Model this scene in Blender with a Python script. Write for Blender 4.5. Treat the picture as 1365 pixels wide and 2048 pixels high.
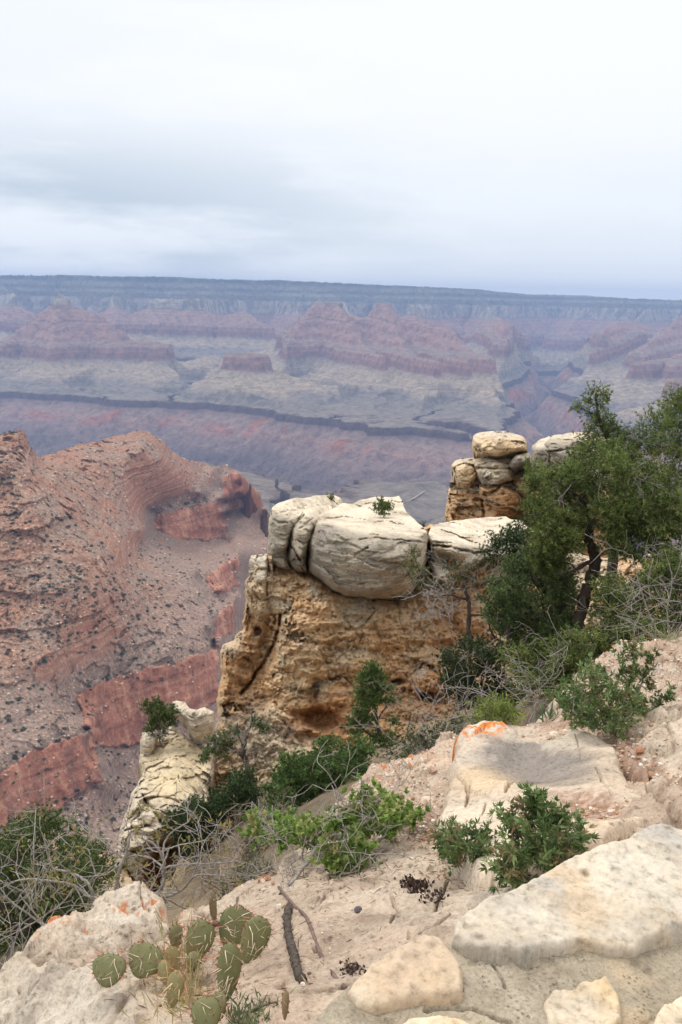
import bpy, bmesh, math, random
import numpy as np
from mathutils import Vector, Matrix

for o in list(bpy.data.objects):
    bpy.data.objects.remove(o)
SC = bpy.context.scene
COL = SC.collection
FARGRID = (1000, 1500)
R = math.radians

# ------------------------------------------------------------------ camera
FPX, PCX, PCY = 1991.0, 682.5, 1024.0        # focal length and centre in photo pixels
PITCH, ROLL = R(12.16), R(1.2)
Rm = Matrix.Rotation(R(90) - PITCH, 3, 'X') @ Matrix.Rotation(ROLL, 3, 'Z')
RM = np.array(Rm)
cam_d = bpy.data.cameras.new('camera')
cam_d.sensor_fit = 'VERTICAL'
cam_d.sensor_height = 36.0
cam_d.sensor_width = 24.0
cam_d.lens = 35.0
cam_d.clip_start = 0.05
cam_d.clip_end = 80000.0
cam = bpy.data.objects.new('camera', cam_d)
cam.matrix_world = Rm.to_4x4()
COL.objects.link(cam)
SC.camera = cam

# ------------------------------------------------------------------ sky
SUN_EL, SUN_AZ = R(58), R(-50)                # azimuth from +Y towards +X
W = bpy.data.worlds.new('World')
SC.world = W
W.use_nodes = True
nt = W.node_tree
nt.nodes.clear()
N, L = nt.nodes.new, nt.links.new
wo = N('ShaderNodeOutputWorld')
bg_sky = N('ShaderNodeBackground'); bg_sky.inputs['Strength'].default_value = 0.1
sky = N('ShaderNodeTexSky'); sky.sky_type = 'NISHITA'; sky.sun_disc = False
sky.sun_elevation = SUN_EL; sky.sun_rotation = SUN_AZ
L(sky.outputs[0], bg_sky.inputs['Color'])
bg_cl = N('ShaderNodeBackground'); bg_cl.inputs['Strength'].default_value = 1.0
tc = N('ShaderNodeTexCoord')
sep = N('ShaderNodeSeparateXYZ'); L(tc.outputs['Generated'], sep.inputs[0])
ramp = N('ShaderNodeValToRGB')
ramp.color_ramp.interpolation = 'EASE'
els = ramp.color_ramp.elements
stops = [(0.0, (0.97, 0.985, 0.99)), (0.035, (0.87, 0.905, 0.94)), (0.09, (0.875, 0.91, 0.945)),
         (0.16, (0.94, 0.955, 0.98)), (0.27, (0.955, 0.97, 1.0)), (1.0, (1.75, 1.75, 1.78))]
els[0].position, els[0].color = stops[0][0], (*stops[0][1], 1)
els[1].position, els[1].color = stops[-1][0], (*stops[-1][1], 1)
for p, c in stops[1:-1]:
    e = els.new(p); e.color = (*c, 1)
L(sep.outputs['Z'], ramp.inputs[0])
# soft stratus banks: darker, bluer undersides low in the sky
mp = N('ShaderNodeMapping'); mp.inputs['Scale'].default_value = (2.1, 2.1, 9.0)
mp.inputs['Location'].default_value = (0.35, 0.2, 0.1)
L(tc.outputs['Generated'], mp.inputs[0])
nz = N('ShaderNodeTexNoise'); nz.inputs['Scale'].default_value = 1.4; nz.inputs['Detail'].default_value = 9
nz.inputs['Roughness'].default_value = 0.55
L(mp.outputs[0], nz.inputs['Vector'])
cr = N('ShaderNodeMapRange'); cr.interpolation_type = 'SMOOTHSTEP'
cr.inputs['From Min'].default_value = 0.38; cr.inputs['From Max'].default_value = 0.60
cr.inputs['To Min'].default_value = 0.0; cr.inputs['To Max'].default_value = 1.0
L(nz.outputs[0], cr.inputs[0])
low = N('ShaderNodeMapRange'); low.interpolation_type = 'SMOOTHSTEP'
low.inputs['From Min'].default_value = 0.07; low.inputs['From Max'].default_value = 0.18
low.inputs['To Min'].default_value = 1.0; low.inputs['To Max'].default_value = 0.16
L(sep.outputs['Z'], low.inputs[0])
side = N('ShaderNodeMapRange'); side.interpolation_type = 'SMOOTHSTEP'
side.inputs['From Min'].default_value = -0.32; side.inputs['From Max'].default_value = 0.22
side.inputs['To Min'].default_value = 1.0; side.inputs['To Max'].default_value = 0.12
L(sep.outputs['X'], side.inputs[0])
m1 = N('ShaderNodeMath'); m1.operation = 'MULTIPLY'; L(cr.outputs[0], m1.inputs[0]); L(low.outputs[0], m1.inputs[1])
m2 = N('ShaderNodeMath'); m2.operation = 'MULTIPLY'; L(m1.outputs[0], m2.inputs[0]); L(side.outputs[0], m2.inputs[1])
mx = N('ShaderNodeMix'); mx.data_type = 'RGBA'; mx.blend_type = 'MULTIPLY'
mx.inputs['B'].default_value = (0.58, 0.65, 0.72, 1)
L(m2.outputs[0], mx.inputs['Factor']); L(ramp.outputs[0], mx.inputs['A'])
L(mx.outputs['Result'], bg_cl.inputs['Color'])
ms = N('ShaderNodeMixShader'); ms.inputs[0].default_value = 0.94   # the cloud deck covers nearly all of the blue
L(bg_sky.outputs[0], ms.inputs[1]); L(bg_cl.outputs[0], ms.inputs[2])
L(ms.outputs[0], wo.inputs['Surface'])

sun_d = bpy.data.lights.new('sun', 'SUN')
sun_d.energy = 1.5
sun_d.angle = R(25)
sun_d.color = (1.0, 0.95, 0.87)
sun = bpy.data.objects.new('sun', sun_d)
sd = Vector((math.sin(SUN_AZ) * math.cos(SUN_EL), math.cos(SUN_AZ) * math.cos(SUN_EL), math.sin(SUN_EL)))
sun.rotation_euler = sd.to_track_quat('Z', 'Y').to_euler()
COL.objects.link(sun)

SC.view_settings.view_transform = 'Standard'
SC.view_settings.look = 'None'
SC.view_settings.exposure = 0.15
SC.view_settings.gamma = 1.0
SC.view_settings.use_curve_mapping = False
SC.cycles.max_bounces = 5
SC.cycles.diffuse_bounces = 3
SC.cycles.volume_bounces = 0
SC.cycles.use_denoising = True

# ------------------------------------------------------------------ pixel <-> place
def rays(px, py):
    px = np.asarray(px, float); py = np.asarray(py, float)
    v = np.stack([(px - PCX) / FPX, (PCY - py) / FPX, -np.ones_like(px)], -1)
    return v @ RM.T
def at(px, py, Y):
    """point seen at photo pixel (px,py) lying Y metres ahead of the camera"""
    r = rays(px, py)
    return r * (np.asarray(Y, float) / r[..., 1])[..., None]
def at_z(px, py, z):
    r = rays(px, py)
    return r * (np.asarray(z, float) / r[..., 2])[..., None]
def to_px(P):
    c = np.asarray(P, float) @ RM
    return PCX - FPX * c[..., 0] / c[..., 2], PCY + FPX * c[..., 1] / c[..., 2]
def Yz(px, py, z):
    return float(at_z(px, py, z)[1])

# ------------------------------------------------------------------ noise (numpy)
_rng = np.random.RandomState(5)
_PERM = _rng.permutation(256).astype(np.int64)
_PERM = np.concatenate([_PERM, _PERM, _PERM])
_G3 = _rng.normal(size=(256, 3)); _G3 /= np.linalg.norm(_G3, axis=1)[:, None]
def perlin(x, y, z):
    x = np.asarray(x, float); y = np.asarray(y, float) + 0 * x; z = np.asarray(z, float) + 0 * x
    xi = np.floor(x).astype(np.int64); yi = np.floor(y).astype(np.int64); zi = np.floor(z).astype(np.int64)
    fx, fy, fz = x - xi, y - yi, z - zi
    u = fx * fx * fx * (fx * (fx * 6 - 15) + 10)
    v = fy * fy * fy * (fy * (fy * 6 - 15) + 10)
    w = fz * fz * fz * (fz * (fz * 6 - 15) + 10)
    xi &= 255; yi &= 255; zi &= 255
    out = 0
    for dx in (0, 1):
        for dy in (0, 1):
            for dz in (0, 1):
                h = _PERM[_PERM[_PERM[xi + dx] + yi + dy] + zi + dz]
                g = _G3[h]
                d = g[..., 0] * (fx - dx) + g[..., 1] * (fy - dy) + g[..., 2] * (fz - dz)
                out = out + d * (u if dx else 1 - u) * (v if dy else 1 - v) * (w if dz else 1 - w)
    return out * 1.5
def fbm(P, freq, octv=4, gain=0.5, seed=0.0, sc=(1, 1, 1), ridged=False):
    a, t, o = 1.0, 0.0, 0.0
    for i in range(octv):
        n = perlin(P[..., 0] * freq * sc[0] + seed * 7.1 + i * 3.7, P[..., 1] * freq * sc[1] - seed * 3.3 + i * 1.9,
                   P[..., 2] * freq * sc[2] + seed * 5.9 - i * 2.3)
        if ridged: n = 1 - 2 * np.abs(n)
        o = o + a * n; t += a; a *= gain; freq *= 2.03
    return o / t
_J3 = _rng.rand(256, 3); _N3 = _rng.normal(size=(256, 3)); _N3 /= np.linalg.norm(_N3, axis=1)[:, None]
def facet(P, freq, seed=0, sc=(1, 1, 1)):
    """broken planar faces: every cell of a random 3-D tessellation is a tilted plane; returns (height, edge distance)"""
    q = P * freq * np.array(sc) + seed * 3.17
    qi = np.floor(q).astype(np.int64)
    b1 = np.full(len(q), 9e9); b2 = b1.copy(); h = np.zeros(len(q))
    for dx in (-1, 0, 1):
        for dy in (-1, 0, 1):
            for dz in (-1, 0, 1):
                c = qi + np.array([dx, dy, dz])
                k = _PERM[_PERM[_PERM[c[:, 0] & 255] + (c[:, 1] & 255)] + (c[:, 2] & 255)]
                v = q - c - _J3[k]
                d = (v * v).sum(1)
                hh = (v * _N3[k]).sum(1) + 0.35 * _N3[k][:, 0]
                m = d < b1
                b2 = np.where(m, b1, np.minimum(b2, d)); h = np.where(m, hh, h); b1 = np.where(m, d, b1)
    return h, np.sqrt(b2) - np.sqrt(b1)
def sstep(a, b, x):
    t = np.clip((x - a) / (b - a), 0, 1)
    return t * t * (3 - 2 * t)

# ------------------------------------------------------------------ objects
def tag(o, label=None, cat=None, group=None, kind=None):
    if label: o['label'] = label
    if cat: o['category'] = cat
    if group: o['group'] = group
    if kind: o['kind'] = kind
    return o
def empty(name, loc):
    o = bpy.data.objects.new(name, None); o.empty_display_size = 0.1
    o.location = [float(v) for v in loc]
    COL.objects.link(o)
    return o
def np_mesh(name, V, F, mat, parent=None, smooth=True, attrs=None, cols=None, fmat=None, origin=None):
    """V (n,3), F (m,3|4) or list of such arrays -> ONE mesh object; V in world space, kept there under a parent"""
    V = np.asarray(V, np.float32)
    Fs = F if isinstance(F, list) else [F]
    Fs = [np.asarray(f, np.int32) for f in Fs if len(f)]
    me = bpy.data.meshes.new(name)
    org = np.zeros(3, np.float32) if origin is None else np.array(origin, np.float32)
    if parent is not None:
        p, org = parent, np.zeros(3, np.float32)
        while p is not None:
            org += np.array(p.location, np.float32); p = p.parent
    Vl = V - org
    me.vertices.add(len(V)); me.vertices.foreach_set('co', Vl.ravel())
    nl = sum(f.size for f in Fs); npoly = sum(len(f) for f in Fs)
    me.loops.add(nl); me.polygons.add(npoly)
    me.loops.foreach_set('vertex_index', np.concatenate([f.ravel() for f in Fs]))
    tot = np.concatenate([np.full(len(f), f.shape[1], np.int32) for f in Fs])
    st = np.concatenate([[0], np.cumsum(tot)[:-1]]).astype(np.int32)
    me.polygons.foreach_set('loop_start', st); me.polygons.foreach_set('loop_total', tot)
    me.polygons.foreach_set('use_smooth', np.full(npoly, bool(smooth)))
    me.update(calc_edges=True)
    for k, v in (attrs or {}).items():
        a = me.attributes.new(k, 'FLOAT', 'POINT'); a.data.foreach_set('value', np.asarray(v, np.float32))
    if cols is not None:
        a = me.attributes.new('Col', 'FLOAT_COLOR', 'POINT')
        c4 = np.ones((len(V), 4), np.float32); c4[:, :3] = cols
        a.data.foreach_set('color', c4.ravel())
    for m in (mat if isinstance(mat, (list, tuple)) else [mat]):
        me.materials.append(m)
    if fmat is not None:
        me.polygons.foreach_set('material_index', np.asarray(fmat, np.int32))
    o = bpy.data.objects.new(name, me)
    COL.objects.link(o)
    if parent is not None: o.parent = parent
    elif origin is not None: o.location = [float(v) for v in origin]
    return o

# ------------------------------------------------------------------ materials
class Mat:
    """small wrapper for building node materials"""
    def __init__(s, name, rough=0.9, spec=0.2):
        s.m = bpy.data.materials.new(name); s.m.use_nodes = True
        s.nt = s.m.node_tree; s.nt.nodes.clear()
        s.out = s.n('ShaderNodeOutputMaterial'); s.b = s.n('ShaderNodeBsdfPrincipled')
        s.l(s.b.outputs[0], s.out.inputs['Surface'])
        s.b.inputs['Roughness'].default_value = rough
        s.b.inputs['Specular IOR Level'].default_value = spec
        s._co = None
    def n(s, t, **k):
        nd = s.nt.nodes.new(t)
        for a, v in k.items(): setattr(nd, a, v)
        return nd
    def l(s, a, b): s.nt.links.new(a, b)
    def co(s, sc=(1, 1, 1)):
        if s._co is None: s._co = s.n('ShaderNodeTexCoord').outputs['Object']
        if sc == (1, 1, 1): return s._co
        m = s.n('ShaderNodeMapping'); m.inputs['Scale'].default_value = sc; s.l(s._co, m.inputs[0])
        return m.outputs[0]
    def noise(s, scale, detail=5, rough=0.55, sc=(1, 1, 1), dist=0.0):
        t = s.n('ShaderNodeTexNoise'); t.inputs['Scale'].default_value = scale
        t.inputs['Detail'].default_value = detail; t.inputs['Roughness'].default_value = rough
        t.inputs['Distortion'].default_value = dist
        s.l(s.co(sc), t.inputs['Vector'])
        return t.outputs[0]
    def voro(s, scale, feature='F1', sc=(1, 1, 1), out=0):
        t = s.n('ShaderNodeTexVoronoi'); t.feature = feature; t.inputs['Scale'].default_value = scale
        s.l(s.co(sc), t.inputs['Vector'])
        return t.outputs[out]
    def ramp(s, fac, stops, interp='LINEAR'):
        r = s.n('ShaderNodeValToRGB'); r.color_ramp.interpolation = interp
        e = r.color_ramp.elements
        e[0].position, e[0].color = stops[0][0], _c4(stops[0][1])
        e[1].position, e[1].color = stops[-1][0], _c4(stops[-1][1])
        for p, c in stops[1:-1]:
            x = e.new(p); x.color = _c4(c)
        s.l(fac, r.inputs[0])
        return r.outputs[0]
    def rng(s, fac, a, b, c=0.0, d=1.0, smooth=True):
        r = s.n('ShaderNodeMapRange'); r.interpolation_type = 'SMOOTHSTEP' if smooth else 'LINEAR'
        for i, v in zip((1, 2, 3, 4), (a, b, c, d)): r.inputs[i].default_value = v
        s.l(fac, r.inputs[0])
        return r.outputs[0]
    def mix(s, fac, a, b, blend='MIX'):
        m = s.n('ShaderNodeMix'); m.data_type = 'RGBA'; m.blend_type = blend
        for k, v in (('Factor', fac), ('A', a), ('B', b)):
            if isinstance(v, (int, float)): m.inputs[k].default_value = v
            elif isinstance(v, (tuple, list)): m.inputs[k].default_value = _c4(v)
            else: s.l(v, m.inputs[k])
        return m.outputs['Result']
    def math(s, op, a, b=0.0):
        m = s.n('ShaderNodeMath'); m.operation = op
        for i, v in enumerate((a, b)):
            if isinstance(v, (int, float)): m.inputs[i].default_value = v
            else: s.l(v, m.inputs[i])
        return m.outputs[0]
    def attr(s, name, out='Color'):
        a = s.n('ShaderNodeAttribute'); a.attribute_name = name
        return a.outputs[out]
    def base(s, c):
        if isinstance(c, (tuple, list)): s.b.inputs['Base Color'].default_value = _c4(c)
        else: s.l(c, s.b.inputs['Base Color'])
    def bump(s, h, strength=0.5, dist=0.02):
        b = s.n('ShaderNodeBump'); b.inputs['Strength'].default_value = strength; b.inputs['Distance'].default_value = dist
        s.l(h, b.inputs['Height'])
        if s.b.inputs['Normal'].links: s.l(s.b.inputs['Normal'].links[0].from_socket, b.inputs['Normal'])
        s.l(b.outputs[0], s.b.inputs['Normal'])
def _c4(c): return (*c[:3], 1.0)
# ------------------------------------------------------------------ the far canyon: one terraced height field
# strata, as (elevation of the bed's top, slope angle of its outcrop); metres below the south rim
_beds = [(400, 25), (60, 60), (10, 36), (-30, 66), (-70, 36), (-110, 58), (-130, 33), (-165, 74), (-300, 25), (-345, 23),
         (-362, 66), (-380, 20), (-402, 66), (-420, 20), (-444, 66), (-464, 20), (-482, 12), (-492, 76), (-622, 33), (-652, 50),
         (-664, 24), (-706, 46), (-716, 18), (-770, 44), (-778, 11), (-842, 2.4), (-850, 72), (-905, 27), (-1000, 36), (-1040, 26), (-1170, 42), (-1350, 3), (-1370, 2)]
_bz = np.array([b[0] for b in _beds], float)
_bd = np.zeros(len(_beds))
for i in range(1, len(_beds)):
    _bd[i] = _bd[i - 1] + (_bz[i - 1] - _bz[i]) / math.tan(R(_beds[i - 1][1]))
def Dz(z): return np.interp(-np.asarray(z, float), -_bz, _bd)
def Zd(S): return np.interp(S, _bd, _bz)
def tilt(Y): return -0.002 * Y + 0.1 * np.clip(Y - 10300, 0, 2000)
def vs(Y): return 1 + 0.45 * sstep(11800, 14500, Y)
def lift(z0, Y):
    k = 1 + 1.0 * sstep(9700, 10250, Y) * sstep(12300, 11600, Y)
    return np.where(np.asarray(z0) > -490, -490 + (np.asarray(z0) + 490) * k, z0) * vs(Y) + tilt(Y)
def unlift(z, Y):
    k = 1 + 1.0 * sstep(9700, 10250, Y) * sstep(12300, 11600, Y)
    q = (z - tilt(Y)) / vs(Y)
    return np.where(q > -490, -490 + (q + 490) / k, q)
def plan(px, Y):
    # level ray at photo column px (the horizon line), Y metres ahead
    py = 595 + (px - PCX) * math.tan(ROLL)
    p = at(px, py, Y)
    return p[0], p[1]

# ridges: polylines of (px, Y, strat elevation of the crest or photo row when > 400)
def crest(px, Y, e):
    x, y = plan(px, Y)
    if e > 400:
        e = float(unlift(float(at(px, e, Y)[2]), float(Y)))
    return (x, y, e)
RIDGES = {
 'north_rim': [
  [(-500, 17000, 545), (-200, 15800, 546), (0, 15350, 548), (120, 15950, 549), (240, 15350, 551), (330, 16100, 553), (430, 15350, 556), (560, 16250, 559),
   (660, 15800, 563), (760, 16700, 568), (870, 16100, 572), (950, 16700, 577), (1000, 17000, 583), (1060, 18700, 588), (1130, 19300, 589), (1190, 17500, 591),
   (1250, 16500, 594), (1330, 17600, 597), (1420, 17000, 600), (1700, 16100, 606)],
  [(430, 15350, -60), (400, 13167, -166), (300, 12990, -180)], [(560, 16250, -40), (600, 14561, -168)], [(870, 16100, -50), (860, 14561, -170), (820, 13108, -190)],
  [(950, 16700, -60), (985, 14955, -180), (1010, 11600, -420), (1010, 11000, -450)], [(0, 15350, -40), (30, 13108, -165), (10, 12930, -300)], [(240, 15350, -50), (225, 13108, -170), (230, 12945, -320)],
  [(1330, 17600, -100), (1290, 15500, -170), (1230, 11600, -420), (1180, 10600, -450)], [(1420, 17000, -90), (1420, 13772, -170), (1350, 11300, -400), (1290, 10400, -455)],
  [(1190, 17500, -140), (1160, 17750, -290), (1140, 16100, -390)], [(1000, 17000, -140), (1040, 17750, -310)],
  [(660, 15800, -60), (690, 13377, -170), (700, 12960, -300)], [(760, 16700, -60), (770, 13377, -170)], [(480, 13108, -300), (500, 12945, -345), (530, 12855, -450), (545, 12780, -486)],
  [(380, 12990, -280), (400, 12900, -380), (420, 12825, -470)],
 ],
 'pointed_butte': [
  [(-350, 10900, -300), (-150, 10800, -420), (-40, 10600, 684), (20, 10500, 668), (70, 10400, 632), (96, 10360, 612), (122, 10350, 603), (150, 10340, 612), (200, 10300, 632), (216, 10300, 640), (262, 10300, 674), (320, 10250, 684), (356, 10050, -488)],
  [.22, (119, 10350, 585), (124, 10350, 584)], 
  [(120, 10350, -290), (108, 10100, -345), (98, 9700, -484), (96, 9450, -490)], [(30, 10500, -440), (0, 10000, -478), (-60, 9800, -484)], [(205, 10300, -350), (240, 9950, -482)],
  [(330, 10150, -486), (300, 9800, -488)],
 ],
 'flat_topped_butte': [
  [(458, 8900, 706), (500, 8850, 704), (540, 8900, 710)], [(500, 8800, -560), (486, 8400, -650), (478, 7900, -716)],
  [(540, 8900, -600), (590, 8700, -664), (660, 8300, -770)], [(458, 8900, -600), (425, 8750, -700), (390, 8300, -780)], [(520, 8750, -630), (555, 8200, -720), (590, 7700, -790)],
 ],
 'twin_peaked_butte': [
  [.22, (666, 11100, 600), (672, 11100, 599)], [.22, (767, 11200, 602), (770, 11200, 602)], 
  [(560, 11400, 676), (620, 11200, 642), (645, 11150, 632), (668, 11100, 624), (705, 11150, 634), (735, 11200, 638), (768, 11200, 625), (800, 11100, 639), (850, 10800, 640), (885, 10500, 646),
   (900, 10300, 656), (960, 9400, -460), (1000, 9000, -486)],
  [(668, 11150, -285), (690, 10700, -350), (720, 10300, -436), (745, 9800, -484)], [(768, 11350, -295), (790, 10600, -360), (810, 9900, -458), (830, 9100, -486), (880, 8600, -489)],
  [(735, 9800, -486), (772, 9200, -490)], [(900, 10000, -420), (890, 9300, -480), (940, 8700, -488)], [(640, 11300, -290), (600, 10700, -400), (580, 10400, -484)],
 ],
 'stepped_butte': [
  [(1700, 10500, -370), (1480, 10000, -430), (1390, 9500, -410), (1310, 9000, -480), (1275, 8800, -489)], [(1390, 9500, -420), (1355, 8800, -486)],
  [(1600, 7700, -440), (1420, 7200, -486), (1350, 7000, -490)],
 ],
 'plateau': [   # the dry bench on both sides of the gorge
  [(180, 9600, -625), (170, 9100, -720), (160, 8700, -800)], [(290, 9700, -625), (300, 9100, -730), (310, 8600, -805)], [(745, 9700, -625), (720, 9000, -720), (700, 8300, -800)], [(830, 9000, -625), (850, 8300, -730), (880, 7600, -805)],
  [(960, 8600, -625), (1000, 8000, -730), (1040, 7400, -810)], [(590, 10200, -625), (570, 9600, -720), (560, 9000, -790)], [(680, 9600, -640), (650, 9000, -740), (640, 8500, -810)], [(1300, 8700, -630), (1240, 8000, -740), (1200, 7300, -820)], [(1380, 6900, -640), (1300, 6500, -760)],
  [(420, 10700, -640), (400, 10000, -740)], [(60, 9300, -730), (100, 9000, -790), (300, 9000, -828)], [(-100, 9200, -760), (20, 8900, -828)], [(480, 7900, -770), (580, 7500, -830)], [(700, 8300, -770), (780, 7700, -828)],
  [(840, 8400, -730), (930, 7900, -780), (1020, 7300, -830)], [(760, 7200, -833), (860, 6500, -836), (920, 6300, -838)], [(980, 7400, -833), (1050, 6900, -838)], [(1300, 7400, -760), (1230, 6900, -830)], [(1365, 6400, -800), (1280, 6000, -836)],
  [(780, 3000, -780), (815, 3700, -824), (846, 4500, 967), (868, 4660, 970)], [(640, 3400, -750), (600, 4200, -834)], [(900, 3400, -750), (1200, 4500, -830)],
  [(370, 3900, -770), (390, 5000, -826), (430, 5500, -834), (510, 5450, -836)], [(150, 4700, -790), (280, 5600, -833)], [(-200, 4400, -750), (-100, 5600, -830)],
 ],
}
RIVER = [(1900, 6200), (1500, 5500), (1250, 5350), (1060, 5350), (900, 5450), (760, 5750), (640, 5700), (560, 6000), (480, 6500), (330, 7000), (180, 7500), (0, 7700), (-300, 7900)]
CREEK = [(1105, 13000), (1125, 11300), (1085, 10200), (1110, 9100), (1130, 8000), (1110, 7000), (1060, 5900)]
WASHES = [[(600, 10300), (585, 9700), (680, 8700), (700, 7800), (650, 7000), (620, 6200)], [(405, 10200), (390, 9400), (335, 8500), (370, 7900), (390, 7200)],
          [(800, 8400), (810, 7700), (710, 6700), (720, 6000)], [(560, 3900), (570, 4900), (600, 5500)], [(960, 4600), (940, 5200)], [(1230, 10000), (1190, 8500), (1130, 7600)],
          [(180, 9200), (215, 8700), (220, 8000)], [(930, 8300), (880, 7300), (960, 6300)]]

def seg_dist(x, y, a, b):
    dx, dy = b[0] - a[0], b[1] - a[1]
    t = np.clip(((x - a[0]) * dx + (y - a[1]) * dy) / (dx * dx + dy * dy), 0, 1)
    return np.hypot(x - a[0] - t * dx, y - a[1] - t * dy), t

def build_far():
    NA, NR = FARGRID
    az = np.linspace(R(-25), R(25), NA)
    r = np.exp(np.linspace(math.log(2550.), math.log(22500.), NR))
    Rr, A = np.meshgrid(r, az, indexing='ij')
    x, y = Rr * np.sin(A), Rr * np.cos(A)
    P = np.stack([x, y, 0 * x], -1)
    # warp the plan so that rims wind in and out of alcoves
    wx = x + 330 * fbm(P, 1 / 1300., 3, seed=1) + 110 * fbm(P, 1 / 360., 4, seed=3)
    wy = y + 330 * fbm(P, 1 / 1300., 3, seed=2) + 110 * fbm(P, 1 / 360., 4, seed=4)
    Sc = np.zeros(x.shape); S = np.full(x.shape, 1e9); dmin = np.full(x.shape, 1e9); own = np.zeros(x.shape, np.int8)
    for k, (nm, lines) in enumerate(RIDGES.items()):
        for ln in lines:
            stp = 1.0
            if not isinstance(ln[0], tuple): stp, ln = ln[0], ln[1:]
            pts = [crest(*p) for p in ln]
            for a, b in zip(pts[:-1], pts[1:]):
                d, t = seg_dist(wx, wy, a, b)
                d0, t0 = seg_dist(x, y, a, b)
                f = sstep(0, 500, d0)
                d = d * f + d0 * (1 - f); t = t * f + t0 * (1 - f)
                sc_ = Dz(a[2] + t * (b[2] - a[2]))
                s = sc_ + (d * stp if stp >= 1 else d * stp + 9 * np.maximum(0, d - 85))
                m = s < S
                Sc = np.where(m, sc_, Sc)
                S = np.where(m, s, S); dmin = np.where(m, d, dmin); own = np.where(m, k, own)
    # gullies and spurs down every slope
    g = fbm(P, 1 / 420., 5, gain=0.55, seed=6, ridged=True)
    g2 = fbm(P, 1 / 120., 3, gain=0.55, seed=8, ridged=True)
    gs = sstep(20, 600, dmin)
    S = S + gs * (-175 * (g - 0.35)) - sstep(10, 200, dmin) * 42 * (g2 - 0.35)
    S = np.maximum(S, Sc - 3 + 14 * g2)
    # gorge, creek and washes
    def carve(line, width, z0, S, k=1.0, zmin=-1400):
        pts = [plan(*p) for p in line]
        d = np.full(x.shape, 1e9)
        for a, b in zip(pts[:-1], pts[1:]):
            d = np.minimum(d, seg_dist(wx + 40 * g, wy, a, b)[0])
        width = width * (1 + .38 * fbm(P, 1 / 1100., 4, gain=.6, seed=16 + len(line)))
        return np.maximum(S, np.minimum(Dz(zmin), Dz(z0) + np.where(d < width, k, 6.0) * (width - d) - 90 * (g - 0.35) * sstep(60, 500, d)))
    S = carve(RIVER, 950, -850, S)
    S = carve(CREEK, 330, -850, S, 1.8)
    for w in WASHES: S = carve(w, 70, -838, S, 4.0, -848 - 45 * (len(w) % 2))
    z0 = Zd(S)
    z0 = z0 + 5 * fbm(P, 1 / 90., 3, seed=11) + np.where(z0 < -915, 46, 0) * (fbm(P, 1 / 330., 5, gain=.55, seed=12, ridged=True) - .45) + 44 * sstep(-640, -690, z0) * sstep(-846, -805, z0) * (fbm(P, 1 / 260., 5, gain=.55, seed=14, ridged=True) - .55) + 7 * (fbm(P, 1 / 110., 4, seed=15, ridged=True) - .5)
    z = lift(z0, y)
    V = np.stack([x, y, z], -1).reshape(-1, 3)
    strat = (z0 + 7 * fbm(P, 1 / 500., 2, seed=13)).ravel()
    i = np.arange(NR - 1)[:, None] * NA + np.arange(NA - 1)[None]
    F = np.stack([i, i + 1, i + NA + 1, i + NA], -1).reshape(-1, 4)
    names = list(RIDGES)
    # a butte is the ground its own crests carry, down to the foot of its red cliff and talus
    fo = own.ravel()[F[:, 0]].astype(int)
    fs = strat[F].mean(1)
    pl = names.index('plateau')
    fo = np.where((fs < -790), pl, fo)
    labels = {'north_rim': 'long level forested rim closing the canyon under the sky',
              'pointed_butte': 'stepped red butte with a pale pointed summit, at far left',
              'flat_topped_butte': 'flat topped red butte on a wide tan cone, left of centre',
              'twin_peaked_butte': 'broad red terraced massif with two pale peaks below the rim',
              'stepped_butte': 'hazy stepped red butte at the right edge of the canyon',
              'plateau': 'grey green benches and dark gorge on the canyon floor'}
    global FX, FY, FZ
    FX, FY, FZ = x, y, z
    M = far_material()
    for k, nm in enumerate(names):
        f = F[fo == k]
        if not len(f): continue
        used = np.unique(f)
        mp_ = np.full(len(V), -1, np.int64); mp_[used] = np.arange(len(used))
        o = np_mesh('canyon_floor' if nm == 'plateau' else nm, V[used], mp_[f], M, attrs={'strat': strat[used]})
        tag(o, labels[nm], {'north_rim': 'canyon rim', 'plateau': 'canyon floor'}.get(nm, 'butte'), kind='structure')
    return x, y, z

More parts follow.
